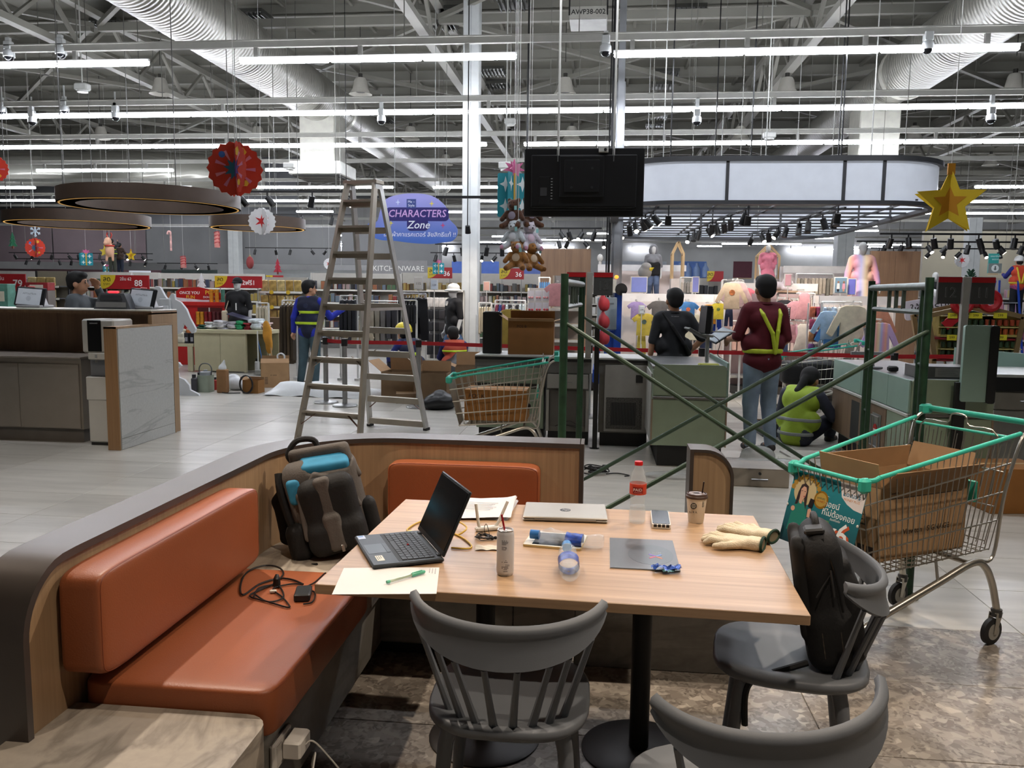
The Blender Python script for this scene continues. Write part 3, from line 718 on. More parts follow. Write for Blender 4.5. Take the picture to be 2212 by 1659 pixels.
ld = B().box(-.165,.165,-.004,.004,0,.226,.003).obj('lid',mat('#1c1f21',.45,var=.03),lap,(0,.112,.018),(-.42,0,0))
def screen_mat():
    m = bpy.data.materials.new('screen_off'); m.use_nodes = True; N = m.node_tree.nodes; L = m.node_tree.links; b = N['Principled BSDF']
    b.inputs['Base Color'].default_value = (.006,.006,.007,1); b.inputs['Roughness'].default_value = .16; return m
B().box(-.157,.157,-.0055,-.004,.018,.217).obj('screen',screen_mat(),ld)
B().box(-.157,.157,-.0052,-.004,.003,.016).obj('bezel',mat('#101214',.4),ld)
B().ell((0,-.005,.2215),(.002,.001,.002),8,6).obj('webcam',mat('#3b4146',.2),ld)
# --- silver laptop closed
c,a,w_,d_ = quadthing(((1130,1116),(1312,1121),(1308,1090),(1136,1084)),.018)
hp = thing('laptop','closed silver laptop near the back edge of the table','laptop',(c.x,c.y,TZ),a)
M_SIL = mat('#bdb8ae',.35,.6,var=.02)
B().box(-w_/2,w_/2,-d_/2,d_/2,.002,.010,.003).obj('base',mat('#a9a49b',.4,.5),hp)
l2 = B().box(-w_/2,w_/2,-d_/2,d_/2,.011,.019,.003).obj('lid',M_SIL,hp)
B().box(-w_/2+.04,w_/2-.04,-d_/2-.001,-d_/2+.012,.003,.014,.003).obj('hinge_bar',mat('#8d8981',.4,.5),hp)
B().lathe([(0,.019),(.021,.019),(.021,.0194),(0,.0194)],32).obj('logo_disc',mat('#2b2c2e',.3,.4),l2)
text('hp',.03,mat('#c9c5bc',.35,.5,var=0),l2,(0,.001,.0196),(0,0,0),'logo_letters',d=.0002,shear=.3)
# --- drinks can with red straw
p = tp(1091,1240)
can = thing('drinks_can','slim matte white drinks can with a red straw','can',(p.x,p.y,TZ),.2)
M_CAN = mat('#cfcccb',.4,.1,var=.02)
B().lathe([(0,.003),(.021,.003),(.0225,0),(.0265,.008),(.0268,.012),(.0268,.128),(.0255,.134),(.0235,.1385),(.0235,.141),(.022,.141),(.0215,.137),(0,.137)],32).obj('can_body',M_CAN,can)
B().lathe([(.0225,.139),(.0245,.1395),(.0245,.142),(.0225,.142)],28,cap=False).obj('rim',mat('#d4d0ca',.25,.9),can)
B().prism(rrect(-.004,.004,-.002,.014,.003),.1375,.139,'z').obj('pull_tab',mat('#cfcbc4',.25,.9),can)
B().tube([(.001,.006,.12),(-.012,.01,.185)],.0032,8).obj('straw',mat('#a3121a',.4,var=0),can)
pr = B()
for i,(z_,w0,w1) in enumerate(((.112,-.5,.1),(.108,-.5,.25),(.104,-.5,.2),(.1,-.5,.15),(.092,-.5,.2),(.088,-.5,.1),(.084,-.5,.12),(.05,-.5,.05),(.045,-.5,.2),(.03,-.5,.25),(.026,-.5,.3),(.022,-.5,.15),(.016,-.3,.2))):
    nn = 5
    for k in range(nn):
        if rr.random() < .18: continue
        a0,a1 = -pi/2+w0+(w1-w0)*k/nn,-pi/2+w0+(w1-w0)*(k+.85)/nn
        pr._add([(.02705*math.cos(q),.02705*math.sin(q),z_+dz) for q,dz in ((a0,0),(a1,0),(a1,.002),(a0,.002))],[(0,1,2,3)])
tag(pr.obj('fine_print',mat('#57565a',.5,var=0),can),kind='stuff')
text('330',.009,mat('#57565a',.5,var=0),can,(.004,-.0271,.036),d=.0001)
# --- standing water bottle with PAID sticker
p = tp(1376,1128)
wb = thing('water_bottle','standing clear water bottle with red cap and red PAID sticker','bottle',(p.x,p.y,TZ),-.05)
prof = [(0,.004),(.02,.003),(.027,.0),(.031,.006),(.0315,.045),(.029,.055),(.027,.08),(.029,.1),(.031,.115),(.031,.15),(.030,.165),(.025,.19),(.017,.208),(.0135,.214),(.0135,.222)]
B().lathe(prof,28).obj('bottle_shell',PET,wb)
B().lathe([(0,.006),(.0295,.008),(.0298,.045),(.0275,.055),(.0272,.064),(0,.064)],24).obj('water',mat('#dfe8ea',.05,var=0,alpha=.22),wb)
B().lathe([(.0315,.112),(.0318,.113),(.0318,.152),(.031,.153)],32,cap=False).obj('label_band',mat('#d2432a',.4,var=.08,vs=40),wb)
sx = B(); [sx._add([(.0322*math.sin(q0),-.0322*math.cos(q0),z0) for q0,z0 in ((-.62+1.24*i/6,.118),(-.62+1.24*(i+1)/6,.118),(-.62+1.24*(i+1)/6,.142),(-.62+1.24*i/6,.142))],[(0,1,2,3)]) for i in range(6)]
stk = sx.obj('paid_sticker',mat('#8e1216',.4,var=0),wb)
text('PAID',.0155,mat('#f0e6df',.5,var=0),stk,(-.001,-.0327,.132),d=.0002,sx=1.0)
B().box(-.014,.014,-.0325,-.0322,.121,.1225).obj('small_print',mat('#d58c86',.5,var=0),stk)
B().lathe([(0,.2215),(.0155,.2215),(.0155,.234),(.0145,.236),(0,.236)],24).obj('cap',mat('#c41d1f',.4,var=0),wb)
# --- phone on the table
c,a,w_,d_ = quadthing(((1405,1136),(1447,1138),(1446,1107),(1408,1105)),.01)
ph = thing('mobile_phone','white-edged phone lying face up beside the water bottle','phone',(c.x,c.y,TZ),a)
B().prism(rrect(-w_/2,w_/2,-d_/2,d_/2,.012),.001,.016,'z').obj('phone_body',mat('#d7d0c4',.4),ph)
B().prism(rrect(-w_/2+.003,w_/2-.003,-d_/2+.012,d_/2-.003,.01),.016,.0175,'z').obj('screen',screen_mat(),ph)
for i in range(4): B().box(-.028+i*.015,-.016+i*.015,-d_/2-.0006,-d_/2+.006,.006,.0165,.001).obj('key_button',mat('#1f1e1e',.4),ph)
# --- coffee cup
p = tp(1503,1127)
cup = thing('coffee_cup','paper coffee cup with brown lid and dark stirrer straw','cup',(p.x,p.y,TZ),.1)
B().lathe([(0,.003),(.027,.003),(.0275,0),(.0285,.002),(.0385,.098),(.039,.1)],32).obj('cup_body',mat('#ddd2c0',.6,var=.03,bump=.15,bs=300),cup)
B().lathe([(.041,.095),(.0415,.097),(.0415,.103),(.039,.106),(.0375,.112),(.035,.1125),(.034,.109),(0,.109)],36,cap=False).obj('lid',mat('#4a362c',.4,var=.03),cup)
B().lathe([(.012,.1095),(.03,.1095),(.03,.1115),(.012,.1115)],24,cap=False).obj('lid_ridge',mat('#6b5648',.35),cup)
B().tube([(.02,.004,.1),(.026,.004,.155)],.0028,8).obj('straw',mat('#2a1a14',.4),cup)
lg = B().prism(circ(.012,20,(-.018,.07)),-.0355,-.034).obj('cup_logo',mat('#2d2a27',.5,var=0),cup)
for q in (-.006,0,.006): B().box(-.027+abs(q)*.4,-.009-abs(q)*.4,-.0362,-.0352,.0695+q,.0715+q).obj('logo_stroke',mat('#d9cebc',.5),lg)
for i,(z_,w0) in enumerate(((.085,.006),(.08,.008),(.076,.005),(.07,.008),(.066,.006))): B().box(.017-w0/2,.017+w0/2,-.0355+(.098-z_)*.1,-.0335+(.098-z_)*.1,z_,z_+.0015).obj('print_mark',mat('#6d655b',.5),cup)
text('N R K',.012,mat('#2d2a27',.5,var=0),cup,(-.018,-.0325,.045),d=.0003)
# --- stack of printed papers at the back
pp = thing('paper_stack','loose stack of printed sheets curling behind the open laptop','papers',tp(1052,1100),.0)
for i in range(5):
    q = i*.0022
    B().grid(lambda u,v: (-.105+.21*u+.008*i*(v-.5),-.15+.30*v-.003*i,.002+q+.035*max(0,u-.72)**2*(4 if i > 1 else 1)*v+.002*math.sin(5*u+i)),12,6).obj('sheet',mat('#d5d1cf' if i else '#c9c6cd',.6,var=.02),pp,rot=(0,0,-.05+.05*i))
sh = B().grid(lambda u,v: (-.10+.2*u,-.11+.2*v,.016+.05*max(0,u-.6)**2*v*2),10,4)
for i in range(6): B().box(-.08,.02+.01*(i%3),-.06+i*.02,-.057+i*.02,.0152,.0158).obj('printed_line',mat('#8d8a90',.6),pp)
# --- router
rt = thing('wifi_dongle','white wireless adapter with two upright stick antennas','adapter',tp(1053,1146),.45)
B().box(-.045,.045,-.014,.014,.001,.016,.004).obj('adapter_body',mat('#cfcac0',.45),rt)
for sx,tx in ((-1,-.012),(1,.05)):
    B().tube([(sx*.03,0,.012),(sx*.03+tx*.3,.004,.03),(sx*.03+tx,.01,.1)],[.0055,.006,.0055],8).obj('antenna',mat('#d8d3c8',.45),rt)
# --- earphones tangle, napkin
ep = thing('earphones','tangled black wired earphones on a napkin','earphones',tp(1043,1164),0)
r3 = random.Random(5); pts = [(.035*math.cos(t*1.9)*(.5+r3.random()*.6),.03*math.sin(t*1.9)*(.5+r3.random()*.6),.004+.012*r3.random()) for t in range(24)]
B().tube(spline(pts,5),.0013,5).obj('cord',mat('#121212',.4),ep)
B().tube(spline([(.01,0,.008),(.005,.0,.04),(.015,-.01,.055),(.03,-.02,.006)],6),.0012,5).obj('cord',mat('#121212',.4),ep)
for x,y in ((.035,-.012),(.045,-.002)): B().ell((x,y,.007),(.007,.006,.006),10,6).obj('earbud',mat('#161616',.35),ep)
nk = B().grid(lambda u,v: (-.045+.09*u,-.03+.05*v,.0015+.004*abs(math.sin(7*u+4*v))),12,8).obj('napkin',mat('#cfc4b2',.8),loc=tp(1055,1184),rot=.15)
tag(nk,'small crumpled paper napkin beside the drinks can','napkin')
# --- yellow network cable
yc = [tp(885,1150,.004),tp(880,1143,.004),tp(905,1128,.004),tp(945,1118,.004),tp(985,1125,.02),tp(1008,1140,.02),tp(990,1155,.004),tp(975,1150,.004),tp(1000,1162,.004),tp(1018,1178,.004),tp(1010,1185,.004),tp(975,1183,.004)]
yo = yc[0]; y_ = thing('network_cable','yellow network cable looping behind the open laptop','cable',(yo.x,yo.y,TZ))
B().tube([q-Vector((yo.x,yo.y,TZ)) for q in spline(yc,6)],.0032,7).obj('cord',mat('#c9a233',.45),y_)
B().box(-.008,.008,-.006,.006,.001,.011,.002).obj('plug',mat('#d8c476',.4),y_)
# --- tablet
c,a,w_,d_ = quadthing(((1131,1177),(1256,1187),(1268,1157),(1148,1147)),.006)
tb_ = thing('tablet','gold tablet lying beneath the crumpled bottle','tablet',(c.x,c.y,TZ),a)
B().prism(rrect(-w_/2,w_/2,-d_/2,d_/2,.01),.0005,.0075,'z').obj('tablet_back',mat('#c9b682',.35,.5),tb_)
B().prism(rrect(-w_/2+.002,w_/2-.002,-d_/2+.002,d_/2-.002,.009),.0075,.008,'z').obj('front_glass',mat('#e2ddd2',.2),tb_)
B().box(-w_/2+.03,w_/2-.03,-d_/2+.012,d_/2-.012,.008,.0084).obj('screen',screen_mat(),tb_)
# --- crumpled empty bottles
def crushed(label,a,b,r,cr,seed,capcol,bandcol):
    a,b = Vector(a),Vector(b); L_ = (b-a).length; d = (b-a).normalized()
    t = thing('plastic_bottle',label,'bottle',(a.x,a.y,TZ),math.atan2(d.y,d.x))
    r4 = random.Random(seed); n = 20; K = 16; vs = []; rs = []
    for i in range(K+1):
        u = i/K; q = r*(.45 if u < .04 else min(1,.45+(u-.04)*3.2)) if u < .22 else r*(1-.10*abs(math.sin(u*22)))
        if i == K: q = r*.7
        rs.append(q)
    for i in range(K+1):
        u = i/K; sq = 1 if u < .25 else 1-cr*(.4+.6*math.sin(pi*min(1,(u-.25)/.75)))
        for j in range(n):
            th = 2*pi*j/n; q = rs[i]*(1+(.12*cr*r4.uniform(-1,1) if .25 < u < .98 else 0))
            vs.append((L_*(.1+.9*u),q*math.cos(th)*(1+.25*(1-sq)),r*.98*(sq*.98)+q*sq*math.sin(th)))
    fs = [(i*n+j,i*n+(j+1)%n,(i+1)*n+(j+1)%n,(i+1)*n+j) for i in range(K) for j in range(n)]
    s_ = B()._add(vs,fs+[tuple(K*n+j for j in range(n))]).obj('bottle_shell',PETH,t,ang=25)
    z0 = vs[0][2]-rs[0]*0
    zc = sum(v[2] for v in vs[:n])/n
    B().cyl((-.002,0,zc),(L_*.1+.004,0,zc),r*.5,n=18).obj('cap',mat(capcol,.4,var=0),t)
    i0,i1 = 7,11; vv = [(x,y*1.03,(z_-r*.9)*1.03+r*.9+.001) for x,y,z_ in vs[i0*n:(i1+1)*n]]
    B()._add(vv,[(i*n+j,i*n+(j+1)%n,(i+1)*n+(j+1)%n,(i+1)*n+j) for i in range(i1-i0) for j in range(n)]).obj('label_band',mat(bandcol,.35,var=.35,vs=45),t,ang=25)
crushed('crumpled empty bottle with a blue cap lying across the tablet',tp(1147,1172,.0),tp(1303,1186,.0),.032,.30,3,'#2f6fb4','#28479f')
crushed('crumpled empty bottle with its round base turned to the table front',tp(1224,1196,.0),tp(1231,1262,.0),.032,.16,8,'#2d74b0','#3a4a92')
# --- dark folder with X emblem
c,a,w_,d_ = quadthing(((1317,1226),(1470,1234),(1453,1168),(1317,1162)),.003)
fo = thing('document_folder','dark grey glossy folder with a small coloured X emblem','folder',(c.x,c.y,TZ),a)
B().box(-w_/2,w_/2,-d_/2,d_/2,.0005,.002).obj('back_cover',mat('#c9c5bd',.5),fo)
B().box(-w_/2+.001,w_/2,-d_/2,d_/2,.0022,.0042,.0006).obj('front_cover',mat('#4b4a4a',.3,var=.03),fo)
B().prism([(.025+.075*math.cos(q),-.01+.105*math.sin(q)) for q in [2*pi*i/30 for i in range(30)] if .02+.1*math.cos(q) < 10],.0042,.0045,'z').obj('printed_oval',mat('#3a3d3e',.3),fo)
for sx,c1,c2 in ((1,'#c96a3a','#7f6ac0'),(-1,'#c9566a','#6a8fd0')):
    B().bar((.04,-.03,.0048),(.04+sx*.02,-.05,.0048),.007,.0006).obj('emblem_stroke',mat(c1,.4,var=0),fo)
    B().bar((.04,-.03,.0048),(.04-sx*.02,-.01,.0048),.007,.0006).obj('emblem_stroke',mat(c2,.4,var=0),fo)
text('x TECH',.012,mat('#c9c7c4',.5,var=0),fo,(.04,.008,.0046),(0,0,0),d=.0002)
# --- blue sweet wrapper
wr = thing('sweet_wrapper','torn shiny blue sweet wrapper on the corner of the folder','wrapper',tp(1440,1232,.004),.3)
r5 = random.Random(9)
B().grid(lambda u,v: (-.045+.09*u,-.02+.04*v+.01*math.sin(6*u),.006+.010*r5.random()+.004*math.sin(9*u)),10,5).obj('foil',mat('#2f4f9c',.2,.5,var=.35,vs=60),wr,ang=20)
B().grid(lambda u,v: (-.02+.04*u,-.03+.02*v,.003+.006*r5.random()),6,3).obj('foil_scrap',mat('#5f8a8c',.2,.5,var=.3,vs=60),wr,ang=20)
# --- work gloves
def glove(label,loc,rz,mir=1):
    t = thing('work_glove',label,'glove',loc,rz)
    pr = [('b',(0,0,.018),(.045,.042,.016),.015),('b',(-.06,0,.02),(.03,.036,.02),.018)]
    for i,(y,l) in enumerate(((-.034,.055),(-.012,.07),(.011,.066),(.033,.05))):
        pr.append(('c',(.035,y*mir,.017),(.05+l*.55,y*1.2*mir,.02+.004*(i%2)),.0125,.011)); pr.append(('c',(.05+l*.55,y*1.2*mir,.02),(.045+l,y*1.35*mir,.012),.011,.0095))
    pr += [('c',(-.01,.04*mir,.017),(.03,.07*mir,.016),.014,.012),('c',(.03,.07*mir,.016),(.055,.075*mir,.013),.012,.0095)]
    solid('glove_body',pr,mat('#d8c9ad',.85,var=.06,vs=30,bump=.4,bs=260),t,.004,.008)
    B().tube([(-.09,.038*math.cos(q),.022+.022*math.sin(q)) for q in [2*pi*i/20 for i in range(20)]],.005,6,True).obj('cuff_edge',mat('#1d3a28',.8),t)
    B().prism([(.034*math.cos(q),.022+.018*math.sin(q)) for q in [2*pi*i/16 for i in range(16)]],-.0905,-.089,'x').obj('cuff_opening',mat('#8d8064',.9),t)
glove('cream knitted work glove lying nearer the phone, dark cuff',tp(1590,1180,.0),2.75)
glove('cream knitted work glove lying behind its pair, dark cuff',tp(1620,1160,.004),2.45,-1)
# --- sheet of paper and pen
c,a,w_,d_ = quadthing(((716,1284.5),(941,1281.5),(950.8,1226.4),(743.5,1226)),.002)
pa = thing('paper_sheet','white sheet of paper hanging slightly over the table front','paper',(c.x,c.y,TZ),a)
B().grid(lambda u,v: (-w_/2+w_*u,-d_/2+d_*v,.0016+.0012*math.sin(3*u)*v),8,6).obj('sheet',mat('#e2dcd6',.6,var=.01),pa)
for i in range(3): B().box(w_/2-.012-.009*i,w_/2-.010-.009*i,d_/2-.06+.006*i,d_/2-.012,.0026,.0034).obj('written_note',mat('#a9a4a6',.6),pa)
p1_,p2_ = tp(836,1258,.008),tp(918,1235,.008); d = p2_-p1_
pe = thing('ballpoint_pen','clear ballpoint pen with a mint green cap on the paper','pen',(p1_.x,p1_.y,TZ+.003),math.atan2(d.y,d.x))
L_ = d.length
B().cyl((.006,0,.006),(L_*.66,0,.006),.0042,n=6).obj('barrel',mat('#c9d9b8',.2,var=0,alpha=.6),pe)
B().cyl((.03,0,.006),(L_*.66,0,.006),.0016,n=8).obj('ink_tube',mat('#3b4a37',.4),pe)
B().tube([(L_*.64,0,.006),(L_*.98,0,.006),(L_,0,.006)],[.0058,.005,.003],10).obj('cap',mat('#59b58f',.4,var=0),pe)
B().box(L_*.66,L_*.92,-.002,.002,.011,.0135).obj('clip',mat('#59b58f',.4,var=0),pe)
B().cyl((-.001,0,.006),(.01,0,.006),.0048,n=10).obj('end_plug',mat('#59b58f',.4,var=0),pe)
# --- power adapter and leads on the seat cushion
SZ = .505
def sp_(px,py,dz=.006): return flo(px,py,SZ+dz)
o = sp_(655,1290,0); ad = thing('power_adapter','black laptop power brick with tangled leads on the leather seat','adapter',(o.x,o.y,SZ-.002),.25)
B().box(-.028,.028,-.048,.048,.001,.03,.005).obj('brick',mat('#1d2022',.45),ad)
inv = ad.matrix_basis.inverted()
def lead(px): return [inv @ (q) for q in spline([sp_(*q) for q in px],6)]
B().tube(lead(((655,1262),(630,1252),(600,1250),(560,1262),(525,1285),(520,1262),(535,1235),(570,1222),(600,1225),(612,1240),(590,1262))),.0035,6).obj('lead',mat('#131313',.4),ad)
B().tube(lead(((590,1262),(560,1275),(540,1288),(580,1300),(625,1312),(610,1290),(590,1272),(625,1262),(655,1262))),.003,6).obj('lead',mat('#131313',.4),ad)
B().tube(lead(((655,1305),(675,1300),(680,1280),(660,1270),(680,1258),(700,1240),(704,1238))),.003,6).obj('lead',mat('#131313',.4),ad)
B().tube(lead(((548,1290),(560,1270),(600,1265),(612,1290),(580,1300),(552,1285))),.003,6).obj('lead',mat('#131313',.4),ad)
q = inv @ sp_(598,1262,.01); B().tube([q+Vector((0,0,-.006)),q+Vector((0,.0,.02)),q+Vector((.0,.008,.035))],[.014,.013,.006],10).obj('plug',mat('#161616',.4),ad)
q = inv @ sp_(590,1278,.006); B().box(q.x-.012,q.x+.012,q.y-.006,q.y+.006,q.z-.003,q.z+.006,.002).obj('cable_tag',mat('#c9c4b8',.5),ad)
# --- grey backpack in the corner
g = flo(700,1200,.46)
bp = thing('backpack','grey and black backpack with blue lining leaning in the bench corner','backpack',(-1.115,3.40,.475),(-.10,-.24,.36))
MG = mat('#56504b',.75,var=.08,vs=12,bump=.2,bs=120); MK = mat('#151414',.75,var=.1,vs=10,bump=.15,bs=90)
solid('main_compartment',[('b',(0,.02,.21),(.165,.10,.21),.075),('b',(0,.06,.1),(.16,.09,.10),.05),('-b',(.05,-.05,.405),(.10,.09,.05),.03,(.25,.1,0))],MG,bp,.008,.02)
solid('front_pocket',[('b',(.012,-.085,.175),(.12,.055,.165),.055,(.08,0,0)),('b',(.012,-.095,.08),(.125,.06,.075),.05)],MK,bp,.008,.02)
solid('grey_stripe',[('b',(.0,-.118,.215),(.036,.026,.125),.02,(.08,.0,0)),('b',(.004,-.135,.10),(.038,.024,.08),.02)],MG,bp,.006,.015)
solid('pocket_arch',[('c',(-.11,-.11,.10),(-.10,-.09,.28),.014,.014),('c',(-.10,-.09,.28),(-.02,-.075,.345),.014,.014),('c',(-.02,-.075,.345),(.09,-.075,.31),.014,.012),('c',(.09,-.075,.31),(.13,-.09,.18),.012,.012)],MG,bp,.006,.015)
solid('blue_lining',[('b',(.03,-.02,.375),(.105,.05,.03),.02,(.45,.12,0)),('b',(-.115,-.06,.30),(.03,.03,.055),.02)],mat('#2f83a8',.7,var=.08,vs=20),bp,.006,.01)
solid('opened_flap',[('b',(.02,.02,.425),(.13,.022,.035),.02,(.4,.1,0)),('c',(.13,.0,.41),(.16,-.03,.30),.018,.014)],MG,bp,.006,.02)
B().tube(spline([(-.09,.05,.40),(-.11,.05,.45),(-.06,.05,.50),(.01,.05,.485),(.02,.05,.43)],6),.013,8).obj('handle',MK,bp)
B().tube(spline([(-.165,-.02,.39),(-.175,-.04,.30),(-.165,-.05,.15),(-.14,-.06,.03)],6),.016,8).obj('edge_binding',MK,bp)
solid('shoulder_strap',[('c',(-.10,.11,.38),(-.20,.08,.26),.025,.028),('c',(-.20,.08,.26),(-.21,.05,.10),.028,.022),('c',(-.21,.05,.10),(-.15,.03,.02),.02,.012)],MK,bp,.008,.02)
for q_ in (('b',(-.15,-.03,.085),(.05,.075,.085),.045),('b',(.165,-.01,.10),(.035,.06,.09),.03)): solid('side_pocket',[q_],MK,bp,.008,.02)
B().ell((0,0,0),(.024,.004,.010),16,8).obj('logo_badge',mat('#1b1a19',.3,.4),bp,(.0,-.142,.29),(0,-.2,0))
B().box(-.006,.006,-.002,.002,-.03,0,.002).obj('zip_pull',mat('#a9a6a0',.3,.8),bp,(.02,-.16,.045))
B().tube(spline([(-.1,-.02,.006),(-.16,-.09,-.004),(-.10,-.16,-.004)],5),.006,6).obj('loose_strap',MK,bp)
# --- black backpack on the chair
bk = thing('backpack','plain black backpack standing on a grey chair by the table','backpack',(.76,2.62,.45),(0,-.17,-.16))
MB = mat('#141313',.7,var=.08,vs=10,bump=.15,bs=110)
solid('main_compartment',[('b',(0,0,.21),(.062,.13,.21),.055),('b',(.0,0,.10),(.075,.135,.10),.05),('b',(.0,0,.37),(.045,.105,.075),.045)],MB,bk,.008,.03)
solid('front_pocket',[('b',(.06,0,.15),(.04,.105,.14),.038),('b',(.05,0,.27),(.035,.095,.08),.034)],MB,bk,.008,.03)
solid('back_pad',[('b',(-.06,0,.24),(.018,.11,.17),.016),('c',(-.065,-.08,.41),(-.075,-.09,.12),.018,.012),('c',(-.065,.08,.41),(-.075,.09,.12),.018,.012)],mat('#191817',.8,var=.05),bk,.008,.02)
B().box(-.03,.03,-.139,-.134,.055,.14,.002).obj('side_mesh_patch',mat('#4a4238',.5,.3,var=.5,vs=70),bk)
B().tube(spline([(0,-.04,.435),(0,-.02,.46),(0,.04,.46),(0,.06,.435)],5),.011,8).obj('handle',MB,bk)
B().box(-.04,.02,-.10,-.04,.43,.45,.006).obj('top_patch',mat('#1c1b1a',.6),bk)
B().tube(spline([(.01,-.105,.42),(.03,-.132,.33),(.04,-.138,.2)],6),.004,6).obj('zip_line',mat('#0c0c0c',.4),bk)
B().tube(spline([(.02,-.135,.33),(.02,-.142,.29),(.02,-.142,.25)],4),.0035,6).obj('zip_pull',mat('#2f2e2d',.4),bk)
B().tube(spline([(.02,-.136,.32),(-.01,-.14,.28),(-.03,-.14,.25)],4),.0022,6).obj('zip_cord',mat('#2f2e2d',.4),bk)
B().tube(spline([(-.08,-.10,.03),(-.16,-.13,.022),(-.24,-.16,.012),(-.275,-.17,-.03),(-.29,-.175,-.13)],6),[.010]*25,6).obj('loose_strap',MB,bk)
# ================================================================ TROLLEYS
M_TEAL = mat('#3bb59d',.4,var=.04); M_ZINC = mat('#b8b4aa',.28,.9,var=.05); M_WIRE = mat('#a9a59b',.3,.85,var=.04)
M_RUB = mat('#1b1a1a',.6)
def make_cart(label,loc,rz,lod=1):
    t = thing('shopping_trolley',label,'trolley',loc,rz)
    # basket corners: (x, halfwidth, z)
    TR,TN = (-.46,.275,.99),(.44,.20,.83); BR,BN = (-.36,.235,.455),(.33,.175,.40)
    def lerp3(a,b,u): return tuple(p+(q-p)*u for p,q in zip(a,b))
    nw = 24 if lod else 14; r = .0024 if lod else .004
    for s_ in (-1,1):
        b = B()
        for i in range(nw+1):
            u = i/nw; tp_,bt = lerp3(TR,TN,u),lerp3(BR,BN,u); b.tube([(tp_[0],s_*tp_[1],tp_[2]),(bt[0],s_*bt[1],bt[2])],r,5)
        for k in range(1,5):
            a,c = lerp3(TR,BR,k/4.0),lerp3(TN,BN,k/4.0); b.tube([(a[0],s_*a[1],a[2]),(c[0],s_*c[1],c[2])],r*1.5,6)
        tag(b.obj('side_wires',M_WIRE,t),kind='stuff')
        B().tube([(TR[0],s_*TR[1],TR[2]-.0),(TN[0]-.09,s_*TN[1]*1.06,TN[2]+.012)],.010,10).obj('rim',M_TEAL,t)
        B().tube(spline([(TN[0]-.09,s_*TN[1]*1.06,TN[2]+.012),(TN[0]-.06,s_*TN[1]*1.02,TN[2]),(TN[0],s_*TN[1]*.9,TN[2])],4),.011,10).obj('rim',M_TEAL,t)
        B().box(TN[0]-.045,TN[0]+.012,s_*TN[1]-.02,s_*TN[1]+.02,TN[2]-.05,TN[2]+.014,.012).obj('corner_buffer',M_TEAL,t)
    b = B()
    for i in range(13):
        u = -1+2*i/12; b.tube([(TN[0],u*TN[1],TN[2]),(BN[0],u*BN[1],BN[2])],r,5)
    for k in range(1,5): a = lerp3(TN,BN,k/4); b.tube([(a[0]+.004,-a[1],a[2]),(a[0]+.012,0,a[2]),(a[0]+.004,a[1],a[2])],r*1.5,6)
    tag(b.obj('nose_wires',M_WIRE,t),kind='stuff')
    B().tube([(TN[0],-TN[1]*.9,TN[2]),(TN[0],TN[1]*.9,TN[2])],.010,10).obj('rim',M_TEAL,t)
    b = B()
    for i in range(12): u = -1+2*i/11; b.tube([(BR[0],u*BR[1],BR[2]),(BN[0],u*BN[1],BN[2])],r,5)
    for i in range(16): a = lerp3(BR,BN,i/15); b.tube([(a[0],-a[1],a[2]-.005),(a[0],a[1],a[2]-.005)],r*1.2,5)
    tag(b.obj('floor_wires',M_WIRE,t),kind='stuff')
    b = B()   # hinged rear gate
    for i in range(12): u = -1+2*i/11; b.tube([(TR[0]+.03,u*TR[1]*.95,TR[2]-.02),(BR[0]+.02,u*BR[1]*.95,BR[2]+.02)],r,5)
    for k in range(4): a = lerp3(TR,BR,.03+k*.3); b.tube([(a[0]+.03,-a[1]*.96,a[2]),(a[0]+.03,a[1]*.96,a[2])],r*1.4,6)
    tag(b.obj('gate_wires',M_WIRE,t),kind='stuff')
    b = B()   # folded child seat
    for i in range(9): u = -1+2*i/8; b.tube([(TR[0]+.05,u*.17,TR[2]-.04),(TR[0]+.09,u*.16,TR[2]-.26)],r,5)
    b.tube(spline([(TR[0]+.05,-.19,TR[2]-.3),(TR[0]+.05,-.2,TR[2]-.02),(TR[0]+.05,-.06,TR[2]+.005),(TR[0]+.05,-.035,TR[2]+.05),(TR[0]+.05,.035,TR[2]+.05),(TR[0]+.05,.06,TR[2]+.005),(TR[0]+.05,.2,TR[2]-.02),(TR[0]+.05,.19,TR[2]-.3)],4),.0042,6)
    tag(b.obj('child_seat_wires',M_WIRE,t),kind='stuff')
    B().box(TR[0]+.085,TR[0]+.10,-.15,.15,TR[2]-.34,TR[2]-.24,.004).obj('seat_flap',M_TEAL,t)
    B().tube([(TR[0]+.035,-.24,TR[2]-.02),(TR[0]+.035,.24,TR[2]-.02)],.007,8).obj('gate_bar',M_TEAL,t)
    # handle
    H = (-.56,1.03)
    B().tube([(H[0],-.275,H[1]),(H[0],.275,H[1])],.0145,14).obj('handle',M_TEAL,t)
    for s_ in (-1,1):
        B().box(H[0]-.022,H[0]+.05,s_*.285-.018,s_*.285+.018,H[1]-.03,H[1]+.02,.008).obj('handle_bracket',M_TEAL,t)
        B().tube(spline([(H[0]+.02,s_*.28,H[1]-.015),(TR[0]+.0,s_*.28,TR[2]-.03),(-.40,s_*.262,.72),(BR[0]-.02,s_*.245,BR[2]-.03),(BR[0]+.06,s_*.235,BR[2]-.05)],5),.008,8).obj('side_frame',M_ZINC,t)
        # chassis tube: front wheel - up to basket - rear wheel
        B().tube(spline([(.42,s_*.195,.16),(.30,s_*.20,.21),(-.05,s_*.22,.33),(-.25,s_*.235,.40),(-.33,s_*.242,.375),(-.38,s_*.25,.29),(-.42,s_*.255,.16)],6),.0165,12).obj('chassis_tube',M_ZINC,t)
        B().tube([(-.05,s_*.22,.33),(-.05,s_*.2,BR[2]-.02)],.007,6).obj('strut',M_ZINC,t)
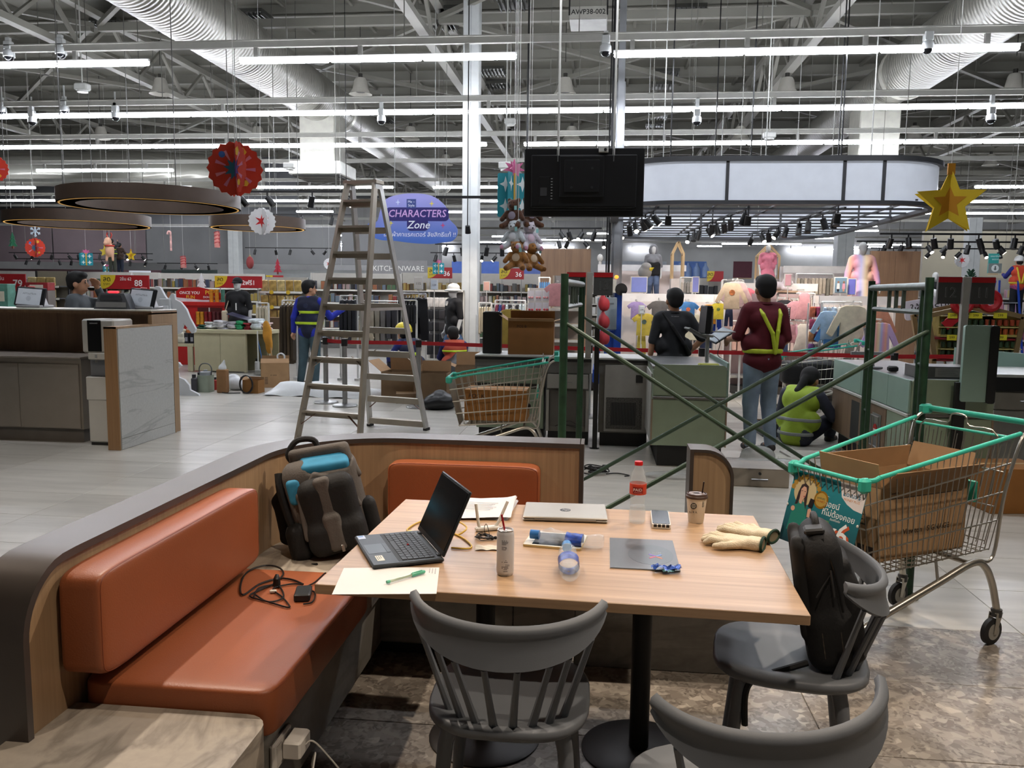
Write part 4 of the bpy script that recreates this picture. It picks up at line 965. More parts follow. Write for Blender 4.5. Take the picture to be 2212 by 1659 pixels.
        for x,y in ((.40,s_*.195),(-.42,s_*.255)):
            B().cyl((x,y,.13),(x,y,.165),.024,n=12).obj('swivel',mat('#3a3938',.5),t)
            f = B()
            for q in (-1,1): f.prism([(x-.018,.15),(x+.022,.15),(x+.035,.055),(x+.018,.05)],y+q*.019-.0015,y+q*.019+.0015)
            f.box(x-.018,x+.022,y-.02,y+.02,.147,.152); f.obj('fork',M_ZINC,t)
            wl = B().tube([(x+.028,y-.014,.0625),(x+.028,y-.010,.0625),(x+.028,y+.010,.0625),(x+.028,y+.014,.0625)],[.056,.0625,.0625,.056],24).obj('wheel',M_RUB,t)
            B().tube([(x+.028,y-.0155,.0625),(x+.028,y+.0155,.0625)],.038,18).obj('hub',mat('#8c8981',.4),wl)
    B().tube([(-.25,-.235,.395),(-.25,.235,.395)],.011,8).obj('cross_tube',M_ZINC,t)
    return t
CA = math.atan2(-.524,-.852)
cart1 = make_cart('teal-trimmed trolley loaded with an open cardboard box, poster on its nose',(1.365,3.91,0),CA)
# advertising poster tied to the nose
ps = thing('advert_poster','teal coin-promotion poster of a woman tied to a trolley nose','poster',(0,0,0))
ps.matrix_world = Matrix.Translation(cart1.location) @ Matrix.Rotation(CA,4,'Z') @ Matrix.Translation((.4475,.0,.64)) @ Matrix.Rotation(pi/2,4,'Z') @ Matrix.Rotation(-.26,4,'X')
W_,H_ = .205,.165   # half sizes; local x right, z up, faces -y
def grad_mat(c1,c2,ax=2,lo=-.2,hi=.2):
    m = bpy.data.materials.new('print_gradient'); m.use_nodes = True; N = m.node_tree.nodes; L = m.node_tree.links; b = N['Principled BSDF']; b.inputs['Roughness'].default_value = .45
    tc = N.new('ShaderNodeTexCoord'); sp = N.new('ShaderNodeSeparateXYZ'); L.new(tc.outputs['Object'],sp.inputs[0]); mr = N.new('ShaderNodeMapRange'); mr.inputs[1].default_value = lo; mr.inputs[2].default_value = hi; L.new(sp.outputs[ax],mr.inputs[0])
    r = N.new('ShaderNodeValToRGB'); L.new(mr.outputs[0],r.inputs[0]); r.color_ramp.elements[0].color = (*lin(c1),1); r.color_ramp.elements[1].color = (*lin(c2),1); L.new(r.outputs[0],b.inputs['Base Color']); return m
bd = B().box(-W_,W_,-.0015,.0015,-H_,H_).obj('poster_sheet',grad_mat('#062f3a','#14808a',2,-.17,.1),ps)
def flat(name,poly,c,par,lev=1,rough=.45,metal=0): return B().prism(poly,-.0016-.0004*lev,-.0015-.0004*(lev-1)).obj(name,mat(c,rough,metal,var=.03) if isinstance(c,str) else c,par)
flat('white_corner',[(.06,H_),(.085,.1),(.12,.075),(.16,.06),(W_,.055),(W_,H_)],'#e6dcd8',bd)
flat('gold_glow',circ(.065,24,(-.12,.08)),'#cdb98a',bd)
for i in range(11):
    q = 2.9-i*.3; flat('gold_coin',circ(.0125,10,(-.115+.08*math.cos(q),.07+.075*math.sin(q))),'#c79a3f',bd,2,.35,.4)
cn = flat('big_coin',circ(.04,24,(-.02,.062)),'#b8862c',bd,2,.3,.5)
flat('coin_face',circ(.031,24,(-.02,.062)),'#dcb65a',cn,3,.3,.4)
text("LOTUS'S",.0115,mat('#2f5e4a',.5,var=0),cn,(-.02,-.0034,.068),d=.0002,sx=1.1); text('MONEY',.0125,mat('#c9772a',.5,var=0),cn,(-.02,-.0034,.055),d=.0002,sx=1.1)
wm = B().prism([(-.175,-.11),(-.17,-.02),(-.155,.02),(-.13,.032),(-.105,.03),(-.085,.005),(-.075,-.05),(-.065,-.11)],-.0034,-.0022).obj('woman_print',mat('#1f7f70',.5),bd)
B().prism([(-.16,.01),(-.155,.07),(-.145,.105),(-.125,.115),(-.105,.105),(-.10,.06),(-.092,.0),(-.105,.02),(-.115,.05),(-.14,.05),(-.145,.015)],-.0038,-.003).obj('hair_print',mat('#2a1612',.5),wm)
B().prism([(-.14,.045),(-.142,.085),(-.13,.1),(-.115,.098),(-.108,.08),(-.11,.055),(-.12,.038),(-.122,.02),(-.135,.02)],-.0042,-.0036).obj('face_print',mat('#d9a78c',.5),wm)
B().box(-.119,-.112,-.0045,-.004,.053,.058).obj('lips_print',mat('#a3373a',.5),wm)
for x in (-.134,-.117): B().box(x-.004,x+.004,-.0045,-.004,.077,.0795).obj('eye_print',mat('#2a1612',.5),wm)
B().box(-.012,.012,-.0042,-.0034,-.02,.02).obj('phone_print',mat('#1b1518',.4),wm,(-.068,0,.035),(0,.15,0))
B().prism([(-.075,-.03),(-.06,-.03),(-.055,.0),(-.065,.012),(-.078,.005)],-.0046,-.004).obj('hand_print',mat('#d9a78c',.5),wm)
B().prism(circ(.012,10,(-.165,-.01)),-.0042,-.0034).obj('hand_print',mat('#d9a78c',.5),wm)
PW = mat('#eef0ee',.5,var=0)
text("Lotus's",.033,mat('#1f6f8f',.5,var=0),bd,(.135,-.0022,.118),d=.0002,bold=.006); text('MONEY PLUS',.0145,mat('#d08a4a',.5,var=0),bd,(.14,-.0022,.094),d=.0002)
text('คอยน์',.036,PW,bd,(.045,-.0022,.052),d=.0002,bold=.008); text('ที่ไม่ต้องคอย',.036,PW,bd,(.09,-.0022,.015),d=.0002,bold=.008)
text('ช้อปที่โลตัส',.013,PW,bd,(.08,-.0022,-.007),d=.0002)
text('รับโลตัสคอยน์',.012,mat('#8fbf4a',.5,var=0),bd,(.018,-.0022,-.02),d=.0002); text('สะสมครบทุกบาท',.012,mat('#8fbf4a',.5,var=0),bd,(.018,-.0022,-.034),d=.0002)
text('x6',.135,mat('#c9552a',.5,var=0),bd,(.112,-.0020,-.066),d=.0002,bold=.012); text('x6',.13,PW,bd,(.1,-.0026,-.06),d=.0002,bold=.012)
for i in range(4): flat('social_icon',circ(.0055,10,(.01+i*.014,-.122)),'#e6e8e6',bd)
text('ตามที่กำหนด',.013,PW,bd,(.02,-.0022,-.145),d=.0002)
for x,z_ in ((-W_+.004,H_-.008),(W_-.004,H_-.008),(W_-.004,-H_+.008),(W_-.004,0),(-W_+.004,0)): B().ell((x,-.004,z_),(.005,.005,.007),8,6).obj('cable_tie',mat('#d8d4cc',.5),ps)
# carton in the trolley
M_CARD = mat('#a1805c',.8,var=.06,vs=8); M_CARDI = mat('#9c7b58',.8,var=.05,vs=8); M_INK = mat('#2c231c',.7,var=0)
def carton(label,loc,rz,sx,sy,sz,flaps=None,col=None,seam=True,tilt=(0,0),name='cardboard_box',group=None):
    m = col or M_CARD; t = thing(name,label,'box',loc,(tilt[0],tilt[1],rz),group); w_ = .004
    if flaps is None:
        B().box(-sx/2,sx/2,-sy/2,sy/2,0,sz,.003).obj('carton_body',m,t)
        if seam: B().box(-sx/2+.002,sx/2-.002,-.025,.025,sz-.001,sz+.0015).obj('tape',mat('#a98b5c',.4),t)
    else:
        b = B().box(-sx/2,sx/2,-sy/2,sy/2,0,w_).box(-sx/2,sx/2,-sy/2,-sy/2+w_,0,sz).box(-sx/2,sx/2,sy/2-w_,sy/2,0,sz).box(-sx/2,-sx/2+w_,-sy/2,sy/2,0,sz).box(sx/2-w_,sx/2,-sy/2,sy/2,0,sz)
        b.obj('carton_body',m,t)
        for side,ang,ln in flaps:   # flap angle: 0 = straight up, + = outwards
            if side in 'NS':
                s_ = 1 if side == 'N' else -1; B().box(-sx/2,sx/2,-w_/2,w_/2,0,ln).obj('flap',M_CARDI,t,(0,s_*sy/2,sz-.001),(-s_*ang,0,0))
            else:
                s_ = 1 if side == 'E' else -1; B().box(-w_/2,w_/2,-sy/2,sy/2,0,ln).obj('flap',M_CARDI,t,(s_*sx/2,0,sz-.001),(0,s_*ang,0))
    return t
q = cart1.matrix_basis @ Vector((-.0,.0,.49))
c1 = carton('big open signage carton standing in the poster trolley',(q.x,q.y,.45),CA+pi,.56,.33,.33,[('N',-.15,.10),('S',.75,.11),('E',.35,.12),('W',.25,.11)])
# printing on the two faces turned to the camera: W face (towards the nose) and N face
text('Viewton | SIGNAGE',.036,M_INK,c1,(.02,-.1655,.12),(pi/2,0,0),d=.0003,bold=.003); text('Viewton',.017,M_INK,c1,(-.2,-.1655,.3),(pi/2,0,0),d=.0003)
B().box(-.24,.24,-.1664,-.165,.275,.278).obj('printed_line',M_INK,c1)
text('SMART SIGNAGE',.02,M_INK,c1,(-.2805,.05,.275),(pi/2,0,-pi/2),d=.0003); text('11.7" ECO SINGLE',.02,M_INK,c1,(-.2805,.05,.25),(pi/2,0,-pi/2),d=.0003)
for i in range(4): B().box(-.2815,-.28,-.09+.012*(i % 2),.09-.02*i,.15+i*.022,.154+i*.022).obj('printed_line',M_INK,c1)
for i in range(6): B().box(-.2815,-.28,-.14+i*.047,-.105+i*.047,.02,.06).obj('handling_mark',M_INK,c1)
B().box(-.282,-.28,.06,.14,.28,.32).obj('shipping_label',mat('#c9c2b4',.6),c1)
# ---- trolley by the ladder, with a closed carton
cart2 = make_cart('trolley holding a carton marked POS K beside the ladder',(-.93,7.42,0),pi+.06,0)
c2 = carton('closed carton marked POS K inside the middle trolley',(-.93,7.42,.445),.0,.56,.33,.28,col=mat('#9a6a36',.75,var=.06))
text('POS K',.055,M_INK,c2,(-.17,-.166,.22),d=.0006,shear=.1)
B().prism(circ(.025,14,(.27,.12)),-.02,.02).obj('hand_hole',M_INK,c2,(.011,0,0))
make_cart('trolley with a black cover parked behind the man in red',(2.72,10.9,0),pi-.12,0)
cv = solid('black_cover',[('b',(2.66,10.9,.62),(.33,.19,.14),.06),('b',(2.5,10.88,.60),(.2,.17,.12),.06),('e',(2.8,10.9,.74),(.2,.15,.06))],mat('#131313',.6,var=.1,vs=6,bump=.3,bs=14),None,.02,.03)
tag(cv,'crumpled black sheet bundled inside the far trolley','cover')
# ================================================================ GREEN SCAFFOLD
M_SCF = mat('#1f3a28',.45,.2,var=.22,vs=14,bump=.1,bs=40); M_SCG = mat('#4a5650',.4,.4,var=.2,vs=18)
scaf = thing('scaffold_tower','green steel scaffold frames joined by crossed braces','scaffold',(0,0,0))
FR = []
for xn,yn,xf,yf in ((-.205,4.5,-.14,5.72),(1.665,4.46,1.765,5.7)):
    n,f = Vector((xn,yn,0)),Vector((xf,yf,0)); FR.append((n,f)); d = (f-n).normalized()
    for p in (n,f):
        B().tube([p,p+Vector((0,0,1.70))],.0215,14).obj('post',M_SCF,scaf)
        B().tube([p+Vector((0,0,0)),p+Vector((0,0,.02))],.05,12).obj('foot_plate',M_SCF,scaf)
    B().tube([n+Vector((0,0,1.655)),f+Vector((0,0,1.655))],.021,12).obj('top_bar',M_SCG,scaf)
    a,c = n+d*.10,f-d*.10
    for p in (a,c):
        B().tube([p+Vector((0,0,.12)),p+Vector((0,0,1.56)),p+Vector((0,0,1.64))],[.015,.015,.012],10).obj('inner_post',M_SCF,scaf)
    B().tube([a+Vector((0,0,1.52)),c+Vector((0,0,1.52))],.015,10).obj('lower_bar',M_SCG,scaf)
    for u in (.35,.5,.65): B().tube([a.lerp(c,u)+Vector((0,0,1.52)),a.lerp(c,u)+Vector((0,0,1.65))],.012,8).obj('spacer',M_SCG,scaf)
    for z_ in (.35,.85,1.25):
        for p,e_ in ((n,a),(f,c)): B().tube([p+Vector((0,0,z_)),e_+Vector((0,0,z_))],.010,8).obj('link',M_SCF,scaf)
for i in (0,1):
    pl,pr_ = FR[0][i],FR[1][i]; o = Vector((0,-.03 if i == 0 else .03,0))
    for a,c in (((pl,1.44),(pr_,.26)),((pl,.26),(pr_,1.43))):
        A_,C_ = a[0]+o+Vector((0,0,a[1])),c[0]+o+Vector((0,0,c[1])); o2 = Vector((0,.026 if a[1] > 1 else 0,0)); dd = (C_-A_).normalized()
        B().tube([A_+o2,A_+o2+dd*.1,C_+o2-dd*.1,C_+o2],[.008,.0135,.0135,.008],10).obj('cross_brace',mat('#2c4030',.45,.2,var=.15,vs=10),scaf)
# ================================================================ STEPLADDER
M_ALU = mat('#a39a8c',.45,.55,var=.06,vs=5); M_ALU2 = mat('#b9b8b4',.35,.7,var=.05)
hd = Vector((1.40,-.36,0)).normalized(); sd = Vector((.36,1.40,0)).normalized()
apex = at(785,395,8.6); lad = thing('step_ladder','tall aluminium double-sided stepladder standing open','ladder',(apex.x,apex.y,0))
ZT = apex.z-.02
def LP(u,v,z_): return hd*u+sd*v+Vector((0,0,z_))
SPR = .74
for side in (-1,1):
    for s_ in (-1,1):
        top,bot = LP(s_*.165,side*.05,ZT),LP(s_*.37,side*SPR,0)
        B().bar(bot,top,.03,.075,up=sd).obj('stile',M_ALU if side < 0 else M_ALU2,lad)
    n = 10
    for k in range(n):
        u = (k+.35)/n; hw = .37+(.165-.37)*u; v = side*(SPR+(.05-SPR)*u); z_ = ZT*u
        A_,C_ = LP(-hw+.01,v,z_),LP(hw-.01,v,z_)
        B().bar(A_,C_,.075,.022,up=(0,0,1)).obj('tread',M_ALU,lad)
        B().bar(A_-sd*.034*(-side)*-1+Vector((0,0,-.025)),C_-sd*.034*(-side)*-1+Vector((0,0,-.025)),.006,.06).obj('tread_lip',M_ALU,lad)
    for s_ in (-1,1):
        B().bar(LP(s_*.345,side*(SPR*.92),ZT*.085),LP(s_*.17,side*(SPR*.87),ZT*.135),.02,.006).obj('knee_brace',mat('#6b4a3a',.5,.4),lad)
        B().bar(LP(s_*.30,side*(SPR*.69),ZT*.30),LP(s_*.14,side*(SPR*.655),ZT*.345),.02,.006).obj('knee_brace',M_ALU,lad)
        B().bar(LP(s_*.37,side*SPR,.0),LP(s_*.37,side*SPR,.03),.045,.09,up=sd).obj('foot',M_RUB,lad)
for s_ in (-1,1):
    B().bar(LP(s_*.27,-SPR*.5,ZT*.52),LP(s_*.27,SPR*.5,ZT*.52),.012,.03).obj('spreader',M_ALU2,lad)
    B().bar(LP(s_*.17,-.07,ZT),LP(s_*.17,.07,ZT),.03,.1).obj('hinge_plate',M_ALU2,lad)
B().bar(LP(-.2,0,ZT+.02),LP(.2,0,ZT+.02),.16,.035).obj('top_cap',M_ALU,lad)
# ================================================================ SERVICE COUNTER
M_LAM = mat('#8a8278',.5,var=.03); M_WALN = wood('#7d6049','#9a7b5e','z',.5); M_MARB = stone('#c2c3bf','#8f908e',.4,1.1,.5,(.3,.5,2.6),.012)
sc_ = thing('service_counter','long service counter with wood niche, grey cabinet doors and pale top','counter',(-5.25,7.8,0))
zc = at(100,770,7.8).z; zt = at(200,668,8.2).z
B().box(-3.2,0,.02,.75,.14,zc-.02).obj('cabinet_body',M_LAM,sc_)
B().box(-3.2,-.03,.06,.5,0,.14).obj('plinth',mat('#655f58',.5),sc_)
for i in range(4):
    a = -.02-.66*i; B().box(a-.655,a,.0,.02,.15,zc-.075,.003).obj('door',M_LAM,sc_)
B().box(-3.2,.01,-.01,.75,zc-.02,zc,.003).obj('worktop',mat('#8d847a',.45),sc_)
B().box(-3.2,.53,.75,.78,zc-.02,zt-.03).obj('niche_back',M_WALN,sc_)
B().box(-3.2,.57,.38,.9,zt-.045,zt-.015).obj('top_edge',M_WALN,sc_)
B().box(-3.2,.57,.37,.9,zt-.014,zt,.002).obj('top_slab',mat('#c9c4b8',.4),sc_)
B().box(.53,.57,.38,.9,0,zt-.03).obj('end_panel',M_OAK,sc_)
mp_ = thing('marble_screen','freestanding marble-faced side screen with oak edges','screen',(-4.665,7.52,0))
zm = at(255,706,7.52).z
B().box(-.13,.0,-.012,.0,0,zm,.002).obj('front_edge',wood('#8c6a48','#a3805a','z'),mp_)
B().box(-.128,-.002,.0,1.04,0,zm-.02).obj('core',mat('#8f8c85',.5),mp_)
B().box(-.13,.004,-.012,1.06,zm-.02,zm).obj('top_edge',M_OAK,mp_)
B().box(-.13,.004,1.04,1.06,0,zm-.02).obj('back_edge',M_OAK,mp_)
B().box(-.002,.003,.012,1.03,.115,zm-.022).obj('marble_panel',M_MARB,mp_)
B().box(-.002,.003,.012,1.03,.004,.11).obj('skirting_panel',M_MARB,mp_)
wd = thing('water_dispenser','white and black standing water dispenser beside the marble screen','dispenser',(-5.0,7.72,0))
zd = at(215,690,7.7).z; MW = mat('#c9c7c0',.35,var=.02)
B().box(-.13,.18,0,.33,.03,.70,.015).obj('lower_body',MW,wd); B().box(-.135,.185,-.012,.33,.46,.70,.01).obj('upper_door',MW,wd)
B().box(-.12,.17,.02,.3,0,.03).obj('base',mat('#2b2a29',.5),wd)
B().box(-.12,.17,.06,.33,.70,.95).obj('drip_bay',mat('#83858a',.4,.3),wd)
B().box(-.15,.19,-.02,.33,.94,zd,.015).obj('head',MW,wd); B().box(-.085,.06,-.028,-.018,.955,zd-.01,.006).obj('display_panel',mat('#0d0d0e',.2),wd)
B().box(-.09,.17,-.03,.1,.87,.945,.01).obj('tap_shelf',MW,wd); B().cyl((-.02,.0,.84),(-.02,.0,.88),.012,n=10).obj('tap',mat('#8a8a88',.3,.5),wd)
B().box(-.012,.012,-.0325,-.028,.89,.925,.002).obj('button',mat('#9fa0a2',.3),wd)
text('SIGNAWIT',.018,mat('#b9b9b9',.5,var=0),wd,(-.012,-.0285,zd-.04),d=.0003)
# tills on the counter
def pos_terminal(label,px,y,side=1):
    p = at(px,660,y); t = thing('till_terminal',label,'till',(p.x,y,zt),.0)
    B().box(-.12,.16,-.05,.2,0,.03,.008).obj('foot',mat('#8f8f90',.4),t)
    B().prism([(-.10,.03),(.12,.03),(.07,.15),(-.02,.16)],.05,.16).obj('stand',mat('#b4b4b6',.4),t)
    s_ = B().box(-.165,.165,-.012,.012,0,.215,.01).obj('display',mat('#1c1d1f',.35),t,(0,.0,.015),(-.30,.06,.1*side))
    B().box(-.14,.12,-.0145,-.012,.015,.195).obj('paper_notice',mat('#d3d9df',.5),s_)
    text('AllYouMade',.03,mat('#8d959d',.5,var=0),s_,(-.01,-.015,.14),d=.0003,shear=.2)
    B().prism(circ(.028,14,(-.01,.085)),-.0152,-.0146).obj('notice_emblem',mat('#bfc6cd',.5),s_)
    B().box(-.05,.03,-.006,.006,.212,.23,.004).obj('tape_piece',mat('#e07a78',.4),s_)
pos_terminal('till screen with a taped white notice beside the cashier',62,8.4)
pos_terminal('till screen with a taped white notice behind the reindeer board',303,8.5,-1)
p = at(240,660,8.35); t = thing('receipt_till','grey till unit seen from behind with a red stand sign','till',(p.x,8.35,zt))
B().prism([(-.2,0),(.22,0),(.15,.17),(-.13,.17)],0,.12).obj('housing',mat('#5a5c60',.45),t)
B().box(-.17,.17,-.006,.0,.02,.075).obj('rear_cover',mat('#8d8b88',.45),t); B().prism([(-.13,.10),(.13,.10),(.11,.15),(-.11,.15)],-.006,0).obj('vent',mat('#3e3f42',.5),t)
B().box(-.06,.05,.03,.09,.17,.195,.01).obj('red_lamp',mat('#e0303a',.4,var=0,emit=1.2),t)
# ================================================================ CHECKOUTS
M_SAGE = mat('#8b9a83',.42,var=.03); M_SAGEH = mat('#89a396',.38,var=.03); M_BASE = mat('#101010',.5); M_GREY = mat('#a29f98',.5,var=.03); M_STL = mat('#9a9b9a',.3,.8,var=.05)
x0,x1 = at(1408,900,7.65).x,at(1567,900,7.65).x
ck = thing('checkout_counter','sage green checkout counter facing the seating, lane thirteen','checkout',(x0,7.65,0)); W = x1-x0
B().box(0,W,0,1.3,.2,.91,.006).obj('counter_body',M_SAGE,ck); B().box(.06,W-.02,.05,1.25,0,.2).obj('plinth',M_BASE,ck)
B().prism(rrect(.01,W-.01,.67,.955,.03),-.012,.012).obj('upper_front',M_SAGE,ck); B().box(.0,W,-.006,.006,.2,.63,.004).obj('lower_front',M_SAGE,ck)
B().box(.0,W+.03,-.025,.0,.635,.66,.006).obj('bumper_rail',mat('#5f5b55',.4),ck)
for x in (-.008,W): B().box(x,x+.012,-.012,.01,.2,.63).obj('edge_strip',mat('#8a7763',.5),ck)
B().box(-.005,W+.005,.02,1.3,.91,.935).obj('steel_top',M_STL,ck); B().box(W,W+.02,.02,1.3,.66,.98,.005).obj('side_guard',M_SAGEH,ck)
for i in range(4): B().box(-.012,0,.08+.3*i,.36+.3*i,.22,.86,.003).obj('side_panel',mat('#b6b5ae',.5),ck)
sgp = B().box(W*.62,W*.9,0.02,.12,.955,.985,.008); s1 = sgp.obj('sponge',mat('#a3a348',.8,bump=.3)); s1.location = (x0,7.65,-.02); tag(s1,'flat yellow sponge on the green checkout end','sponge')
# back office units left of lane 13
def unit(label,pxa,pxb,y,ztop,door):
    a,b_ = at(pxa,850,y).x,at(pxb,850,y).x; t = thing('cashier_cabinet',label,'cabinet',(a,y,0)); w_ = b_-a
    B().box(0,w_,.02,.55,.14,ztop-.06).obj('cabinet_body',mat('#77746d',.5),t); B().box(.02,w_,.03,.5,0,.14).obj('plinth',M_BASE,t)
    B().box(-.02,w_+.02,-.02,.6,ztop-.02,ztop,.003).obj('worktop',mat('#c5c5c0',.4),t); B().box(-.02,w_+.02,-.01,.0,ztop-.17,ztop-.03).obj('apron',mat('#6d6c68',.5),t); B().box(-.02,w_+.02,-.022,.0,ztop-.05,ztop-.02).obj('edge_band',mat('#141414',.4),t)
    return t,w_
t,w_ = unit('grey cabinet with a perforated vent door beside the lane thirteen counter',1293,1400,8.6,.93,1)
dr = B().box(.06,w_,-.03,.02,.16,.86,.004).obj('door',mat('#a19e97',.45),t)
B().box(.08,w_-.06,-.034,-.03,.19,.52).obj('vent_mesh',mat('#55534f',.5,.4,var=.5,vs=90),dr); B().box(.13,w_-.12,-.037,-.034,.23,.47).obj('vent_filter',mat('#191919',.7),dr)
for i in range(22): B().box(.09+i*(w_-.17)/22,.094+i*(w_-.17)/22,-.038,-.034,.2,.51).obj('vent_bar',mat('#6d6b67',.5),dr)
B().box(w_-.13,w_-.06,-.036,-.03,.68,.76).obj('latch',mat('#1a1a1a',.4),dr)
for z_ in (.22,.5,.78): B().box(w_-.03,w_+.01,-.04,-.02,z_,z_+.05).obj('hinge',M_STL,dr)
t,w_ = unit('beige open-fronted cashier cabinet with a drawer and lock',1180,1272,8.6,.93,0)
B().box(.01,w_-.01,-.02,.0,.60,.75,.004).obj('drawer',M_GREY,t); B().box(w_*.5-.05,w_*.5+.05,-.035,-.025,.66,.67,.003).obj('drawer_handle',M_STL,t); B().cyl((w_*.5,-.026,.72),(w_*.5,-.018,.72),.012,n=10).obj('lock',M_STL,t)
B().box(.04,w_-.04,-.004,.02,.2,.58).obj('open_shelf',mat('#5d5952',.6),t)
for x in (.0,w_-.03): B().box(x,x+.03,-.012,.02,.15,.58).obj('frame',M_GREY,t)
B().tube(spline([(.1,-.03,.2),(.25,-.03,.26),(.35,-.03,.19),(.2,-.03,.22),(.38,-.03,.2)],5),.004,6).obj('loose_cable',mat('#2a2622',.5),t)
t,w_ = unit('green checkout base behind the trolley with a black tower on it',1030,1175,8.7,.93,0)
B().box(.0,w_,-.025,.0,.15,.80,.004).obj('front_panel',M_SAGE,t); B().box(-.02,w_,-.04,-.02,.58,.63).obj('bumper_rail',mat('#26251f',.5),t)
p = at(1063,785,8.9); t = thing('screen_back','tall black monitor housing turned away on the checkout base','monitor',(p.x,8.9,.93))
B().box(-.1,.1,-.06,.06,0,.45,.008).obj('housing',mat('#0e0e0e',.4),t); B().box(.04,.1,-.064,-.06,.02,.43).obj('side_strip',mat('#060606',.3),t); B().box(-.08,.08,-.05,.05,.45,.455).obj('top_vent',mat('#2c2c2c',.5),t)
c3 = carton('open brown carton marked POS B on the checkout base',(at(1146,785,8.9).x,9.0,.93),.03,.49,.36,.36,[('N',-.5,.12),('S',.9,.05),('W',1.0,.12),('E',1.3,.14)],col=mat('#85592c',.75,var=.05))
text('POS B',.04,M_INK,c3,(-.1,-.181,.3),d=.0005)
def sign_post(label,px_post,y,ytop,plates,zb):
    p = at(px_post,700,y); t = thing('lane_sign',label,'sign',(p.x,y,0)); zt_ = at(px_post,ytop,y).z
    B().box(-.03,.03,-.025,.025,zb,zt_,.003).obj('post',mat('#a9a69d',.45),t)
    for s_,n in plates:
        a = .04 if s_ > 0 else -.235; q = B().box(a,a+.195,-.02,.02,zt_-.235,zt_,.003).obj('lane_plate',mat('#474745',.45),t)
        B().box(a,a+.195,-.023,-.019,zt_-.05,zt_-.004).obj('red_band',mat('#b01218',.45,var=0),q)
        if n: text(n,.125,mat('#a0a09e',.4,var=0),q,(a+.0975,-.0215,zt_-.14),d=.0015,sx=.95); text(n,.125,mat('#434341',.4,var=0),q,(a+.0975,-.024,zt_-.14),d=.0002,sx=.95,bold=-.012)
    return t
sign_post('lane sign post with a plate numbered 13',1272,8.55,588,((-1,''),(1,'13')),.93)
sign_post('lane sign post with plates numbered 12 and 11',2080,7.6,598,((-1,'12'),(1,'11')),.93)
p = at(1289,770,8.55); B_ = B().box(-.025,.025,-.025,.025,0.45,1.28,.005).box(-.05,.05,-.05,.05,.42,.45).obj('black_post',mat('#0d0d0d',.4),loc=(p.x,8.45,0)); B_.location.z = 0
B_.data.update(); tag(B_,'slim black post between the two cashier cabinets','post')
for v in B_.data.vertices:
    if v.co.z < .46: v.co.z = 0
# scanner pole with display and keyboard
p = at(1527,770,8.3); t = thing('till_display','till display, keyboard and scanner on a pole behind lane thirteen','till',(p.x,8.3,.93))
B().cyl((0,0,0),(0,0,.25),.02,n=12).obj('pole',mat('#b9b9b4',.4),t); B().box(-.07,.05,-.06,.06,.25,.275,.006).obj('bracket',mat('#a9a8a2',.4),t)
B().box(-.06,-.005,-.13,.13,.28,.56,.01).obj('display',mat('#121212',.35),t,(-.02,0,0),(0,.06,.15)); B().box(.0,.035,-.1,.1,.3,.54,.01).obj('display_back',mat('#6f706e',.4),t)
B().box(-.2,.0,-.12,.06,0,.02,.004).obj('keyboard',mat('#5a5a56',.5),t,(-.05,-.0,.235),(0,.5,.2)); B().box(.03,.26,-.05,.02,.3,.31).obj('tray',mat('#8d8b86',.4),t)
B().tube(spline([(.05,0,.27),(.12,-.02,.2),(.1,-.03,.08),(.18,-.02,.02)],6),.004,6).obj('cable',M_RUB,t)
# lane 12
L12 = thing('checkout_counter','sage green checkout counter with wood panelled side, lane twelve','checkout',(2.5,6.93,0))
B().box(0,.64,0,2.2,.17,.90).obj('counter_body',M_SAGE,L12); B().box(.06,.6,.06,2.15,0,.17).obj('plinth',M_BASE,L12)
B().prism(rrect(.005,.635,.68,.94,.03),-.012,.012).obj('upper_front',M_SAGE,L12); B().box(0,.64,-.008,.004,.18,.63,.004).obj('lower_front',M_SAGE,L12); B().box(-.01,.65,-.03,0,.635,.66,.006).obj('bumper_rail',mat('#5f5b55',.4),L12)
B().box(.63,.645,-.015,.01,.18,.63).obj('edge_strip',mat('#8a7763',.5),L12)
for i,(a,c) in enumerate(((0,.5),(.505,1.25),(1.255,2.2))): B().box(-.015,0,a,c,.66,.93,.003).obj('guard_panel',M_SAGEH,L12)
B().box(-.025,0,0,2.2,.625,.655,.006).obj('side_rail',mat('#b9b8b0',.4),L12); B().box(-.01,0,.01,.5,.18,.62,.003).obj('green_side',M_SAGE,L12)
B().box(-.012,0,.51,2.2,.18,.62,.003).obj('wood_side',wood('#6b543f','#806750','z',.5),L12)
gt = B().box(-.016,-.012,.62,.86,.24,.55).obj('steel_gate',M_STL,L12); B().tube([(-.03,.64,.26),(-.03,.64,.53),(-.03,.84,.53),(-.03,.84,.26)],.008,8,True).obj('gate_frame',M_STL,gt)
B().prism(circ(.055,20,(.75,.4)),-.022,-.018,'x').obj('no_entry_disc',mat('#b5161c',.45,var=0),gt); B().box(-.024,-.02,.715,.785,.39,.41).obj('no_entry_bar',mat('#e8e6e2',.5),gt)
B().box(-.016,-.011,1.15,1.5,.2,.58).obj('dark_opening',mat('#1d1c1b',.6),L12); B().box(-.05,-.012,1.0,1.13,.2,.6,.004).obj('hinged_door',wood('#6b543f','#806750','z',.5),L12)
B().box(0,.64,.02,2.2,.90,.925).obj('steel_top',M_STL,L12)
gb = carton('flat grey parcel with a white form on lane twelve',(2.86,7.35,.925),0,.44,.3,.10,col=mat('#6d6a68',.5),seam=False,name='parcel')
B().box(-.08,.12,-.152,-.15,.012,.088).obj('paper_form',mat('#c4bdb8',.6),gb)
for i in range(4): B().box(-.06,.10-.02*(i%2),-.1525,-.152,.03+i*.014,.033+i*.014).obj('printed_line',mat('#8a8482',.6),gb)
t = thing('till_bracket','bare grey till arm with screen bracket on lane twelve','bracket',(at(1890,780,8.0).x,8.0,.93))
